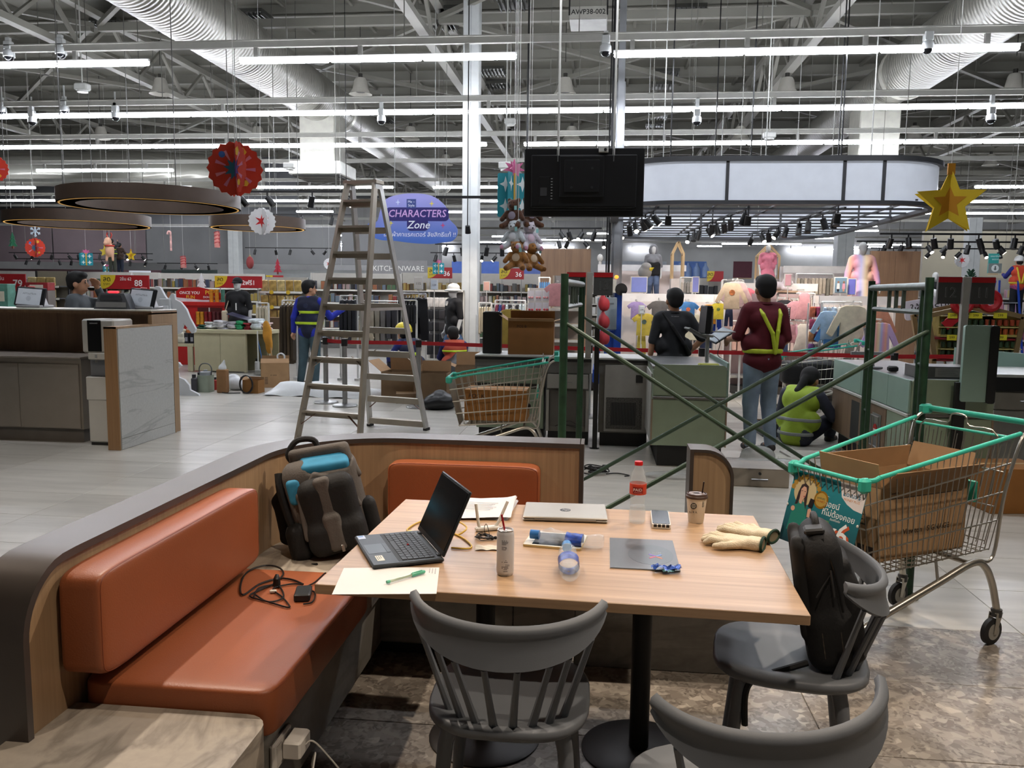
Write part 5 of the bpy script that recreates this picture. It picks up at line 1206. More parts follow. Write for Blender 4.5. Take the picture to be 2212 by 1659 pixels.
B().bar((-.02,0,0),(-.10,0,.38),.04,.03).obj('arm',mat('#8f9092',.4),t); B().box(-.12,.06,-.05,.05,0,.02,.004).obj('foot',mat('#8f9092',.4),t); B().bar((-.22,0,.14),(.16,0,.14),.03,.03).obj('cross_arm',mat('#8f9092',.4),t)
t2 = thing('card_reader','small black card reader on the lane twelve top','reader',(at(1930,785,7.7).x,7.7,.93)); B().box(-.04,.04,-.03,.05,0,.05,.012).obj('reader_body',mat('#121212',.4),t2); B().box(-.03,.03,-.032,-.028,.01,.04).obj('reader_face',mat('#3a3a3a',.3),t2)
# lane 11
DY = 6.83; pa_,pb_ = at(2078,780,DY),at(2138,780,DY); zl,zh = at(2110,868,DY).z,at(2110,703,DY).z
t = thing('lane_divider','tall sage green divider panel with thick black edge','divider',(pa_.x,DY,0))
w_ = pb_.x-pa_.x
B().prism(rrect(0,w_,zl,zh,.015),-.02,.02).obj('panel',M_SAGEH,t); B().prism(rrect(w_-.02,w_+.045,zl-.01,zh+.0,.02),-.035,.05).obj('black_edge',M_BASE,t); B().box(-.03,.05,.0,.04,0,zl+.15).obj('bracket',M_BASE,t)
L11 = thing('checkout_counter','black and beige checkout with drawers, lane eleven','checkout',(at(2150,850,7.5).x,7.5,0))
B().box(0,1.2,.02,.7,.16,.80).obj('counter_body',M_GREY,L11); B().box(.03,1.2,.06,.6,0,.16).obj('plinth',M_BASE,L11); B().box(-.02,1.2,-.01,.72,.80,.92).obj('black_fascia',M_BASE,L11); B().box(-.02,1.2,-.01,.9,.92,.945).obj('worktop',mat('#c8cac6',.4),L11)
for i in range(2):
    d_ = B().box(.0+i*.6,.58+i*.6,.0,.02,.64,.79,.004).obj('drawer',mat('#a29c92',.45),L11); B().box(.2+i*.6,.34+i*.6,-.016,-.006,.71,.72,.003).obj('drawer_handle',M_STL,d_); B().cyl((.27+i*.6,-.004,.765),(.27+i*.6,.004,.765),.012,n=10).obj('lock',M_STL,d_)
    B().box(.0+i*.6,.58+i*.6,.0,.02,.17,.63,.003).obj('lower_panel',M_GREY,L11)
B().prism([(.0,.94),(1.2,.94),(1.2,1.03),(.0,1.12)],.86,.9).obj('guard_panel',M_SAGEH,L11)
# ================================================================ HANGING SCREEN
tx0,tx1 = at(1132,400,8.0),at(1391,400,8.0); tz0,tz1 = at(1262,468,8.0).z,at(1262,320,8.0).z
tv = thing('hanging_screen','big black flat screen seen from behind, hung on two ceiling poles','screen',((tx0.x+tx1.x)/2,8.0,tz0)); TW = tx1.x-tx0.x; TH = tz1-tz0
MTV = mat('#0d0d0e',.45,var=.08,vs=4)
B().box(-TW/2,TW/2,0,.05,0,TH,.008).obj('back_shell',MTV,tv); B().box(-TW*.44,TW*.44,-.03,.0,TH*.12,TH*.9,.01).obj('back_bulge',MTV,tv)
B().box(-TW*.20,TW*.17,-.045,-.03,TH*.28,TH*.88,.006).obj('mount_plate',mat('#101011',.4),tv)
fr = B().box(-TW*.16,TW*.13,-.052,-.045,TH*.35,TH*.82,.004).obj('mount_inset',mat('#161617',.4),tv)
for x,z_ in ((-.1,.42),(.07,.42),(-.1,.7),(.07,.7)): B().cyl((x*TW,-.054,z_*TH),(x*TW,-.050,z_*TH),.012,n=10).obj('bolt',mat('#2c2c2e',.4),fr)
B().box(-TW*.37,-TW*.28,-.034,-.03,TH*.17,TH*.58,.003).obj('port_recess',mat('#060606',.5),tv); B().box(-TW*.36,-TW*.305,-.036,-.033,TH*.3,TH*.42).obj('rating_label',mat('#3c3c3e',.5),tv)
for i in range(8): B().box(-TW*.272,-TW*.258,-.034,-.03,TH*(.25+.042*i),TH*(.262+.042*i)).obj('port_mark',mat('#9a9a9a',.5),tv)
for z_ in (.085,.15): B().box(-TW*.43,TW*.42,-.033,-.029,TH*z_,TH*(z_+.012)).obj('vent_slot',mat('#030303',.6),tv)
for i,px in enumerate((1206,1326)):
    x = at(px,330,8.0).x-tv.location.x; B().cyl((x,-.02,TH-.1),(x,-.02,7.4-tz0),.011,n=10).obj('hanging_pole',mat('#b9b8b1',.4),tv)
    B().cyl((x,-.05,TH-.13),(x,-.05,TH-.02),.005,n=8).obj('threaded_rod',mat('#8e8e8e',.3,.8),tv)
B().box(TW*.12,TW*.2,-.035,.01,TH-.045,TH+.015,.006).obj('socket_box',mat('#b4b3ad',.4),tv); B().cyl((TW*.175,-.045,TH-.02),(TW*.175,-.033,TH-.02),.014,n=10).obj('plug',mat('#121212',.4),tv)
# ================================================================ AERIAL LIFT
AY = 14.0; p = at(1331,600,AY); lf = thing('mast_lift','blue and grey single-mast aerial work lift with raised platform','lift',(p.x,AY,0))
B().box(-.35,.38,-.55,.55,.12,.38,.03).obj('chassis',mat('#1d4aa8',.4),lf); B().box(-.25,.3,-.2,.2,.35,1.0,.02).obj('pump_housing',mat('#1d4aa8',.4),lf)
for x in (-.36,.36):
    for y in (-.42,.42): B().cyl((x-.03,y,.1),(x+.03,y,.1),.1,n=18).obj('wheel',M_RUB,lf)
zmast = at(1320,-60,AY).z
for i,(a,c,w_,z0,z1) in enumerate(((-.09,.09,.09,.3,3.1),(-.07,.07,.07,.6,5.0),(-.055,.055,.055,1.0,7.0))): B().box(a,c,-w_-.04*i,w_-.04*i,z0,z1,.004).obj('mast_section',mat('#a9acb0',.3,.7,var=.05),lf)
B().box(-.15,-.11,-.12,-.06,1.2,7.0).obj('dark_rail',mat('#1b1b1d',.4),lf); B().tube([(-.17,-.1,1.5),(-.17,-.1,6.9)],.014,6).obj('hose',M_RUB,lf)
B().box(-.27,.0,-.42,-.30,1.60,1.82,.01).obj('control_panel',mat('#b4b3aa',.4),lf)
for i,(x,z_,c,e_) in enumerate(((-.17,1.77,'#8fd84a',2),(-.12,1.77,'#a8d84a',2),(-.16,1.71,'#d6c84a',1.5),(-.11,1.69,'#e04a2a',1.5),(-.22,1.72,'#a0201a',0),(-.22,1.77,'#1a1a1a',0),(-.22,1.66,'#1a1a1a',0),(-.17,1.66,'#8fd84a',2))): B().cyl((x,-.43,z_),(x,-.418,z_),.014,n=10).obj('button',mat(c,.4,var=0,emit=e_),lf)
B().ell((.0,-.38,1.86),(.035,.035,.03),12,8).obj('beacon',mat('#e8852a',.4,var=0,emit=1.5),lf); B().cyl((.08,-.42,1.66),(.08,-.36,1.66),.1,n=20).obj('horn',mat('#141414',.4),lf)
B().box(-.3,.02,-.40,-.25,1.0,1.53,.015).obj('battery_box',mat('#76828a',.4),lf); B().box(-.25,-.03,-.405,-.40,1.42,1.44).obj('box_groove',mat('#59636a',.4),lf); B().box(-.02,.14,-.3,-.2,.55,1.7,.01).obj('blue_upright',mat('#1d4aa8',.4),lf)
B().bar((-.15,-.35,.95),(-.3,-.5,.1),.03,.03).obj('outrigger',mat('#8d9094',.4,.5),lf)
pz = at(1270,40,AY-.7).z+.05; px0,px1 = at(1230,30,AY-.7).x-p.x,at(1312,30,AY-.7).x-p.x
B().box(px0,px1,-.7,-.1,pz-.06,pz+.02,.01).obj('platform',mat('#8d8c86',.5),lf); B().box(px0,px1,-.71,-.69,pz-.05,pz+.13,.003).obj('toe_board',mat('#9a9890',.5),lf)
text('AWP38-002',.105,mat('#141414',.5,var=0),lf,((px0+px1)/2,-.712,pz+.045),d=.001,bold=.01)
for x in (px0,px1): B().box(x-.012,x+.012,-.71,-.68,pz,pz+1.1).obj('rail_post',mat('#1a1a1b',.4),lf)
B().box(px0,px1,-.71,-.68,pz+1.05,pz+1.1).obj('guard_rail',mat('#9a9890',.5),lf)
# ================================================================ QUEUE BARRIER
BP = [(-3.86,11.24),(-3.5,10.97),(-2.48,11.04),(-.15,10.6),(1.25,10.45),(3.5,10.3),(4.6,10.6)]
for i,(x,y) in enumerate(BP):
    lb = ('steel barrier post standing behind its twin by the ladder','steel barrier post in front of its twin by the ladder','steel barrier post beside the black bags','steel barrier post behind the lane thirteen sign','steel barrier post behind the man in black','steel barrier post behind the far trolley','steel barrier post at the lane twelve end')[i]
    t = thing('queue_post',lb,'barrier post',(x,y,0))
    B().lathe([(0,0),(.17,0),(.172,.012),(.16,.025),(.05,.035),(0,.035)],28).obj('base',M_STL,t); B().cyl((0,0,.03),(0,0,.92),.034,n=16).obj('tube',M_STL,t); B().cyl((0,0,.83),(0,0,.93),.042,n=16).obj('cassette',mat('#1c1a19',.4),t)
    if i and i < 7:
        q = Vector((BP[i-1][0]-x,BP[i-1][1]-y,0)); k = q.normalized()*.045
        B().bar(k+Vector((0,0,.885)),q-k+Vector((0,0,.885)),.003,.05).obj('belt',mat('#a3161c',.6,var=.03),t)
# ================================================================ CLUTTER ON THE FLOOR
sh = B().grid(lambda u,v: (-1.0+2.0*u+.04*math.sin(9*v),-.22+.44*v+.05*math.sin(7*u),.01+.20*max(0,math.sin(pi*v))**.7*(.35+.65*abs(math.sin(2.4*u+.6)))*min(1,8*u)*min(1,8*(1-u))+.012*math.sin(23*u+7*v)),40,14)
o = sh.obj('dust_sheet',mat('#e0e3e3',.5,var=.02,bump=.5,bs=9)); p = flo(705,858); o.location = (p.x,p.y+.15,0); tag(o,'crumpled white plastic dust sheet spread on the floor','sheet')
p = flo(608,836); cl = carton('brown carton printed LED in red beside the dust sheet',(p.x-.14,p.y+.1,0),.35,.44,.4,.40,[('N',-.3,.1),('S',-1.0,.12)])
text('LED',.09,mat('#8f2a1c',.6,var=0),cl,(.2215,.08,.12),(pi/2,0,pi/2),d=.0005); text('81 0000',.03,M_INK,cl,(-.02,-.2015,.2),d=.0005)
for i in range(6): B().box(-.16,-.11,-.2015,-.2,.06+i*.02,.068+i*.02).obj('printed_line',M_INK,cl)
hb = thing('carrier_bag','white carrier bag handle sticking out of the LED carton','bag',(p.x-.1,p.y+.15,.30)); solid('bag',[('e',(0,0,.05),(.1,.1,.07)),('e',(.03,0,.08),(.07,.06,.05))],mat('#d4d6d6',.5),hb,.015,.02); B().tube(spline([(.0,0,.1),(-.02,0,.2),(.04,0,.24),(.10,0,.2),(.09,0,.1)],5),.014,6).obj('handle',mat('#d4d6d6',.5),hb)
def jug(px,py,sc=1):
    p = flo(px,py); t = thing('water_jug','pale green insulated jug with a wire carry handle','jug',(p.x,p.y,0)); B().prism(rrect(-.1,.1,-.1,.1,.03),0,.26,'z').obj('jug_body',mat('#8b9483',.5),t); B().lathe([(0,.26),(.09,.26),(.085,.31),(.03,.32),(.03,.34),(0,.34)],20).obj('lid',mat('#84898c',.4),t); B().tube(spline([(-.09,0,.24),(-.1,0,.36),(-.05,0,.43),(.05,0,.43),(.1,0,.36),(.09,0,.24)],5),.009,8).obj('handle',mat('#5a5c5a',.4,.5),t)
jug(445,846)
p = flo(482,848); t = thing('paper_bag','narrow brown paper bag with a white plastic liner poking out','bag',(p.x,p.y,0)); B().box(-.075,.075,-.06,.06,0,.36,.008).obj('paper_sleeve',mat('#86623e',.8),t); solid('liner',[('e',(0,0,.38),(.06,.05,.06)),('c',(0,0,.38),(.03,0,.50),.05,.012)],mat('#cfd2d2',.4),t,.012,.02)
p = flo(510,842); b_ = solid('plastic_bag',[('e',(0,0,.1),(.16,.12,.11)),('e',(.1,0,.08),(.12,.1,.08)),('e',(-.05,.03,.17),(.1,.08,.08)),('e',(.18,.0,.13),(.05,.05,.07))],mat('#cfd2d4',.35,var=.1,bump=.6,bs=14),None,.014,.02,(p.x,p.y,0)); tag(b_,'knotted white plastic bag on the floor by the small carton','bag')
p = flo(548,848); carton('small open carton of scraps beside the plastic bag',(p.x,p.y,0),-.1,.26,.2,.2,[('N',-.1,.04),('W',.8,.06)],col=mat('#8a5f30',.8))
t = thing('coiled_cable','black cable coil leaning on the small carton','cable',(p.x-.04,p.y-.16,0)); B().tube([(.10*math.cos(q)-.02*k,.03*k,.14+.135*math.sin(q)) for k in range(3) for q in [2*pi*i/20 for i in range(20)]],.008,6).obj('coil',M_RUB,t); B().tube(spline([(-.1,0,.01),(-.3,-.04,.008),(-.45,.05,.008)],6),.008,6).obj('tail',M_RUB,t)
for i,(px,py,c,l,n) in enumerate(((420,848,'#3b3a3f','dark bottle standing beside the pale jug',.28),(432,846,'#4a3a78','purple spray can standing beside the pale jug',.3),(464,842,'#a03028','red tub standing behind the paper bag',.2),(556,806,'#d0d0cc','white spray can with black cap by the cream display table',.28))):
    p = flo(px,py); t = thing('bottle' if i != 1 else 'spray_can',l,'bottle',(p.x,p.y,0)); B().lathe([(0,0),(.042,0),(.045,.01),(.045,n*.75),(.03,n*.82),(0,n*.82)],16).obj('container',mat(c,.4),t); B().lathe([(.028,n*.8),(.03,n*.82),(.03,n),(0,n)],14).obj('cap',mat('#17171a',.4),t)
# boxes and black bags beyond the barrier
MBAG = mat('#141517',.35,var=.1,vs=6,bump=.7,bs=9)
for i,(px,py,sx,sy,sz,fl,lb) in enumerate(((858,868,.5,.4,.42,[('W',.9,.25),('N',-.2,.2),('E',.3,.1)],'open carton with a raised flap left of the black bags'),(925,880,.42,.36,.45,[('W',.3,.12),('N',.1,.15)],'tall open carton standing against the black bags'),(1012,868,.55,.4,.48,[('N',.1,.2),('E',1.0,.2),('W',1.2,.15)],'open carton with wide flaps beside the white column'),(880,880,.6,.4,.14,None,'flattened brown carton lying under the open cartons'))):
    p = flo(px,py); carton(lb,(p.x,p.y+.3+.1*i,0),.12*(i-1),sx,sy,sz,fl,col=mat('#7a6247',.8))
for px,py,s_,lb in ((905,868,(.42,.3,.40),'big black rubbish bag slumped among the cartons'),(968,862,(.5,.35,.52),'tall shiny black rubbish bag behind the barrier post'),(955,880,(.26,.2,.22),'small black rubbish bag in front of the tall one')):
    p = flo(px,py)+Vector((0,{905: .4,968: .75}.get(px,-.6),0)); o = solid('rubbish_bag',[('e',(0,0,s_[2]*.5),(s_[0]*.8,s_[1],s_[2]*.55)),('e',(s_[0]*.4,.05,s_[2]*.4),(s_[0]*.5,s_[1]*.7,s_[2]*.4)),('e',(-s_[0]*.4,-.05,s_[2]*.35),(s_[0]*.5,s_[1]*.7,s_[2]*.36)),('e',(0,0,s_[2]),(s_[0]*.3,s_[1]*.3,s_[2]*.2))],MBAG,None,.02,.05,(p.x,p.y+.45,0)); tag(o,lb,'bag')
# loose parts near the scaffold
p = flo(1640,1052); t = thing('drawer_unit','beige loose drawer front with key lying on a carton','drawer',(p.x,p.y,0),-.04); B().box(-.24,.24,0,.35,0,.15,.004).obj('drawer_box',mat('#8d857a',.5),t); B().box(-.07,.07,-.02,-.01,.06,.072,.004).obj('handle',M_STL,t); B().cyl((0,-.015,.115),(0,.0,.115),.012,n=10).obj('lock',mat('#1b1b1b',.4),t); B().box(-.25,.25,-.002,.35,.15,.156).obj('lid',mat('#99928a',.5),t)
o = solid('plastic_wrap',[('e',(0,0,.03),(.3,.16,.05)),('e',(-.2,.1,.03),(.2,.12,.04)),('e',(.2,-.05,.05),(.15,.1,.06)),('e',(.0,.1,.1),(.16,.1,.1))],mat('#b5b8b8',.25,var=.05,alpha=.55,bump=.8,bs=16),None,.014,.03,flo(1640,1012)); tag(o,'heap of clear plastic wrap on the floor by the drawer','plastic wrap')
o = solid('plastic_wrap',[('e',(0,0,.015),(.22,.12,.025)),('e',(.15,.06,.02),(.12,.08,.03))],mat('#b0b3b2',.25,var=.05,alpha=.4,bump=.8,bs=16),None,.012,.03,flo(1445,1030)); tag(o,'thin sheet of clear plastic wrap in the open aisle','plastic wrap')
t = thing('cable_heap','heap of black cables with plugs behind the partition end','cables',flo(1285,1025)); r6 = random.Random(2)
for k in range(3): B().tube(spline([(r6.uniform(-.14,.12),r6.uniform(-.1,.1),.01+.06*r6.random()) for _ in range(9)],5),.006,6).obj('cable',M_RUB,t)
B().tube(spline([(.1,0,.01),(.2,.05,.008),(.3,-.02,.008),(.26,-.06,.008)],6),.005,6).obj('cable',M_RUB,t); B().box(.06,.12,-.02,.02,.05,.09,.008).obj('plug',M_RUB,t)
t = thing('floor_cable','black cable with a plug trailing on the floor past the trolley','cable',flo(2190,1065)); B().tube(spline([(-.12,-.12,.008),(-.02,-.06,.008),(.1,-.02,.008),(.3,.05,.008),(.5,.02,.008)],6),.006,6).obj('lead',M_RUB,t); B().box(-.16,-.1,-.14,-.1,0,.03,.006).obj('plug',M_RUB,t)
p = flo(2120,1062); carton('brown carton standing on the floor behind the poster trolley',(p.x-.06,6.58,0),.15,.46,.4,.34,col=mat('#8a5c2a',.75))
p = flo(1690,940); carton('grey plastic tool tray on the floor beside the crouching woman',(p.x-.05,p.y,0),.05,.42,.3,.15,[('N',.1,.01),('S',.1,.01)],col=mat('#45474a',.5),name='tool_tray')
for i,(px,py,lb) in enumerate(((1795,965,'white shelf board leaning flat near the crouching woman'),(1790,985,'white shelf board lying on top of wood strips'))):
    o = B().box(-.3,.3,-.18,.18,0,.02,.002).obj('shelf_board',mat('#a9a59b',.5),loc=flo(px,py)+Vector((-.3,-.55,.0+.022*i)),rot=.12-.3*i); tag(o,lb,'board')
# ================================================================ PEOPLE AND DRESS FORMS
SKIN = mat('#b98a6c',.6,var=.05,vs=8); SKIN2 = mat('#a87a5c',.6,var=.05,vs=8); HAIR = mat('#0b0908',.75,var=.1,vs=30); MANN = mat('#c9c9c6',.4,var=.02)
DEF = dict(pelvis=(0,0,.93),chest=(0,0,1.27),neck=(0,-.01,1.44),head=(0,.015,1.585),shL=(-.175,0,1.39),shR=(.175,0,1.39),elL=(-.225,-.03,1.12),elR=(.225,-.03,1.12),wrL=(-.225,.06,.88),wrR=(.225,.06,.88),
           hpL=(-.085,0,.90),hpR=(.085,0,.90),knL=(-.095,.02,.49),knR=(.095,.02,.49),anL=(-.10,-.02,.09),anR=(.10,-.02,.09))
def person(name,label,loc,rz,pose=None,s=1.0,res=.011,skin=SKIN,hair=HAIR,top=('#333333',.55),pants='#3b4654',shoes='#2a2422',vest=None,bands=None,band_col='#b9d92c',hy=0.0,hp=0.0,face=True,fem=False,cat='person',legs=True,group=None,dress=None,hair_long=False,helmet=None,armless=False,topmat=None,pantsmat=None,collar=False,lean=0.0):
    J = {k: Vector(v)*s for k,v in {**DEF,**(pose or {})}.items()}
    t = thing(name,label,cat,loc,rz,group)
    fwd = Vector((-math.sin(hy)*math.cos(hp),math.cos(hy)*math.cos(hp),math.sin(hp))); up = Vector((math.sin(hy)*math.sin(hp),-math.cos(hy)*math.sin(hp),math.cos(hp))); rg = fwd.cross(up)
    s0 = s
    hs = 1.12 if face else 1.0
    def H(r_,f_,u_): return J['head']+rg*(r_*s*hs)+fwd*(f_*s*hs)+up*((u_+.01)*s*hs)
    def hd_(*r): return tuple(x*s*hs for x in r)
    def cap(a,b,ra,rb,g=0): return ('c',tuple(a),tuple(b),ra*s+g,rb*s+g)
    def torso(g=0): 
        P,C,N_ = J['pelvis'],J['chest'],J['neck']
        return [cap(J['hpL']*.72+P*.28,J['hpR']*.72+P*.28,.105,.105,g),cap(P,C,.115,.12,g),cap(J['hpL'].lerp(J['shL'],.35),J['hpR'].lerp(J['shR'],.35),.094,.094,g),cap(C.lerp(J['shL'],.42),C.lerp(J['shR'],.42),.108,.108,g),cap(J['shL']*.78+N_*.22,J['shR']*.78+N_*.22,.068,.068,g)]
    def legs_(g=0,cut=1.0):
        o = []
        for q in 'LR': o += [cap(J['hp'+q],J['kn'+q],.088,.06,g),cap(J['kn'+q],J['kn'+q].lerp(J['an'+q],cut),.06,.06+(.042-.06)*cut,g)]
        return o
    def arms(g=0,cut=1.0,up_=1.0):
        o = []
        for q in 'LR':
            o.append(cap(J['sh'+q],J['sh'+q].lerp(J['el'+q],up_),.055,.055+(.043-.055)*up_,g))
            if cut > 0: o.append(cap(J['el'+q],J['el'+q].lerp(J['wr'+q],cut),.043,.043+(.029-.043)*cut,g))
        return o
    head = [cap(J['neck']-Vector((0,0,.03*s)),H(0,-.015,-.05),.055,.05),('e',tuple(H(0,-.01,.03)),hd_(.075,.092,.092),hy),('e',tuple(H(0,.018,-.035)),hd_(.060,.068,.078),hy)]
    if face: head += [cap(H(0,.085,.005),H(0,.102,-.025),.010,.014),('e',tuple(H(.076,-.005,-.012)),hd_(.014,.022,.032),hy),('e',tuple(H(-.076,-.005,-.012)),hd_(.014,.022,.032),hy),cap(H(-.02,.075,-.066),H(.02,.075,-.066),.011,.011)]
    hands = []
    for q,sg in (('L',-1),('R',1)):
        w_,d = J['wr'+q],(J['wr'+q]-J['el'+q]).normalized(); sd_ = d.cross(Vector((sg,.2,.1))).normalized(); nn = d.cross(sd_)
        hands.append(cap(w_,w_+d*.05*s,.028,.032)); hands.append(cap(w_+d*.05*s-sd_*.025*s,w_+d*.05*s+sd_*.025*s,.022,.022))
        for i,(o_,l) in enumerate(((-.033,.055),(-.011,.07),(.011,.066),(.033,.05))):
            a = w_+d*.075*s+sd_*o_*s; m_ = a+d*l*.55*s; hands += [cap(a,m_,.011,.010),cap(m_,m_+(d*.8-nn*.5*sg).normalized()*l*.5*s,.010,.008)]
        hands += [cap(w_+d*.03*s-sd_*.03*s,w_+d*.06*s-sd_*.055*s,.013,.012),cap(w_+d*.06*s-sd_*.055*s,w_+d*.095*s-sd_*.058*s,.012,.009)]
    body = torso(-.01)+head
    if not armless: body += arms(-.002)+hands
    if legs: body += legs_(-.006)+[cap(J['an'+q],J['an'+q]+Vector((0,.11*s,-.05*s)),.04,.03) for q in 'LR']
    solid('body',body,skin,t,res*s,.016*s)
    if face:
        for sx in (-1,1): B().ell(tuple(H(sx*.030,.081,.012)),hd_(.012,.007,.008),8,6).obj('eye',mat('#2a1d18',.3),t); B().ell(tuple(H(sx*.030,.083,.032)),hd_(.02,.007,.005),8,6).obj('eyebrow',hair,t)
        B().ell(tuple(H(0,.083,-.066)),hd_(.021,.009,.007),10,6).obj('mouth',mat('#8f5548',.5),t)
    if hair is not None and not helmet:
        hp_ = [('e',tuple(H(0,-.022,.045)),hd_(.088,.10,.092),hy),('e',tuple(H(0,-.055,-.005)),hd_(.076,.058,.07),hy),('e',tuple(H(0,.035,.09)),hd_(.07,.055,.04),hy)]
        if hair_long: hp_ += [cap(H(0,-.09,-.01),H(-.02,-.13,-.16),.045,.04),cap(H(-.02,-.13,-.16),H(-.05,-.12,-.42),.04,.018)]
        hp_ += [('-b',tuple(H(0,.13,-.05)),hd_(.12,.075,.095),.02*s,(0,0,hy))]
        solid('hair',hp_,hair,t,res*s,.014*s)
    if helmet:
        hm = solid('helmet',[('e',tuple(H(0,-.005,.05)),hd_(.105,.13,.10),hy),('e',tuple(H(0,.09,.03)),hd_(.08,.07,.014),hy),('e',tuple(H(0,-.01,.022)),hd_(.112,.135,.014),hy),('-b',tuple(H(0,0,-.10)),hd_(.2,.2,.105),.0)],mat(helmet,.35,var=.03),t,res*s,.01*s)
        solid('hair',[('e',tuple(H(0,-.035,-.01)),hd_(.08,.075,.075),hy)],HAIR,t,res*s*1.3,.012*s)
    tm = topmat or mat(top[0],.8,var=.07,vs=14,bump=.25,bs=18)
    if top: 
        tp_ = torso(.012)+[cap(J['neck']-Vector((0,0,.03*s)),J['neck']+Vector((0,0,.005)),.062,.058)]
        if not armless: tp_ += arms(.012,0 if top[1] <= 1 else top[1]-1,min(1,top[1]))
        if legs: tp_.append(cap(J['hpL']*.72+J['pelvis']*.28,J['hpR']*.72+J['pelvis']*.28,.105,.105,.026))
        if dress: tp_ += [cap(J['pelvis'],J['pelvis']-Vector((0,0,dress*s)),.15,.21),cap(J['pelvis']-Vector((.08*s,0,dress*s*.6)),J['pelvis']-Vector((-.08*s,0,dress*s*.6)),.15,.15)]
        solid('shirt' if not dress else 'dress',tp_,tm,t,res*s,.018*s)
    if collar: B().tube([J['neck']+Vector((.062*s*math.cos(a),.062*s*math.sin(a),(.012-.01*math.sin(a))*s)) for a in [2*pi*i/16 for i in range(16)]],.012*s,6,True).obj('collar',tm,t)
    if legs and pants: solid('trousers',[p_ for p_ in torso(.016)[:1]]+[cap(J['pelvis'],J['pelvis']+Vector((0,0,.03*s)),.125,.12,.008)]+legs_(.016),pantsmat or mat(pants,.85,var=.12,vs=7,bump=.25,bs=14),t,res*s,.018*s)
    if legs and shoes:
        for q in 'LR': a = J['an'+q]; solid('shoe',[cap(a+Vector((0,-.03*s,-.045*s)),a+Vector((0,.13*s,-.052*s)),.042,.034),cap(a+Vector((0,0,0)),a+Vector((0,.03*s,-.04*s)),.045,.042),('-b',(a.x,a.y,a.z-.14*s),(.2*s,.3*s,.05*s),0)],mat(shoes,.6),t,res*s,.015*s)
    if vest:
        vt = torso(.026)[:4]+[cap(J['shL']*.7+J['neck']*.3,J['shR']*.7+J['neck']*.3,.066,.066,.02)]
        solid('vest',vt,mat(vest,.7,var=.06,vs=10,bump=.2,bs=16),t,res*s,.02*s)
        for z0,z1 in (bands or []):
            solid('reflective_band',torso(.031)[:4]+[('-b',(0,0,z0*s-1.0),(2,2,1.0),0),('-b',(0,0,z1*s+1.0),(2,2,1.0),0)],mat(band_col,.5,var=.03),t,res*s*.8,.02*s)
    return t,J
# blue vested man by the ladder
m_,_ = person('person','person in blue top and navy vest with lime bands, back turned, reaching to the rack',(-4.80,13.2,0),-.05,dict(elR=(.30,.16,1.14),wrR=(.46,.34,1.27),head=(.0,.02,1.59),knL=(-.12,.02,.5),anL=(-.16,-.02,.09),elL=(-.26,-.02,1.13),wrL=(-.28,.0,.9)),1.0,top=('#1e2c9c',2.0),pants='#3c5058',vest='#141a33',bands=[(1.02,1.065),(1.20,1.245)],hy=-.9)
B().prism(circ(.04,14,(0,1.33)),-.158,-.15).obj('vest_emblem',mat('#232a44',.7),m_)
# man in black polo
m_,J = person('person','person in black polo shirt, hand on hip, crossbody strap',(.79,9.25,0),.1,dict(elR=(.33,-.02,1.16),wrR=(.18,.02,.99),elL=(-.24,-.02,1.12),wrL=(-.27,.02,.88)),.955,top=('#1c1d20',.95),pants='#22242a',skin=SKIN2,collar=True,hy=.15)
solid('crossbody_strap',[('c',(-.13,-.06,1.39),(-.04,-.137,1.25),.017,.017),('c',(-.04,-.137,1.25),(.10,-.137,1.05),.02,.02),('c',(.10,-.137,1.05),(.16,-.08,.95),.022,.03)],mat('#0d0d0e',.6),m_,.009,.01)
text('THE GROUP',.016,mat('#c9c9c9',.6,var=0),m_,(-.01,-.106,1.355),(pi/2+.35,0,0),d=.0004)
# man in maroon with harness
m_,J = person('person','person in maroon polo with lime reflective harness, holding a tablet',(1.63,8.58,0),.28,dict(elL=(-.26,.03,1.13),wrL=(-.24,.25,1.10),elR=(.23,-.03,1.12),wrR=(.21,.14,.99),anL=(-.09,-.0,.09),anR=(.11,-.03,.09)),1.035,top=('#5a0f1c',.95),pants='#8493a3',skin=SKIN2,collar=True)
ML = mat('#c2cf3a',.45,var=.06,vs=20)
sc1 = 1.035
for pts in (((-.10,-.03,1.44),(-.07,-.115,1.36),(.02,-.15,1.18),(.06,-.145,.99)),((.12,-.03,1.44),(.11,-.115,1.36),(.075,-.15,1.2),(.06,-.145,.99))):
    P_ = [Vector(p)*sc1 for p in pts]; solid('harness_strap',[('c',tuple(a),tuple(b),.02,.02) for a,b in zip(P_,P_[1:])],ML,m_,.009,.01)
solid('harness_belt',[('c',(-.06*sc1,0,1.0*sc1),(.06*sc1,0,1.0*sc1),.141,.141),('-b',(0,0,.98*sc1-1),(2,2,1),0),('-b',(0,0,1.025*sc1+1),(2,2,1),0)],ML,m_,.009,.01)
B().box(-.13,.13,-.09,.09,-.008,.012,.004).obj('tablet',mat('#2a3338',.4),m_,(-.31,.36,1.17),(.25,-.5,.2))
B().box(-.12,.12,-.08,.08,.012,.0135).obj('tablet_screen',mat('#5a6c74',.25),m_,(-.31,.36,1.17),(.25,-.5,.2))
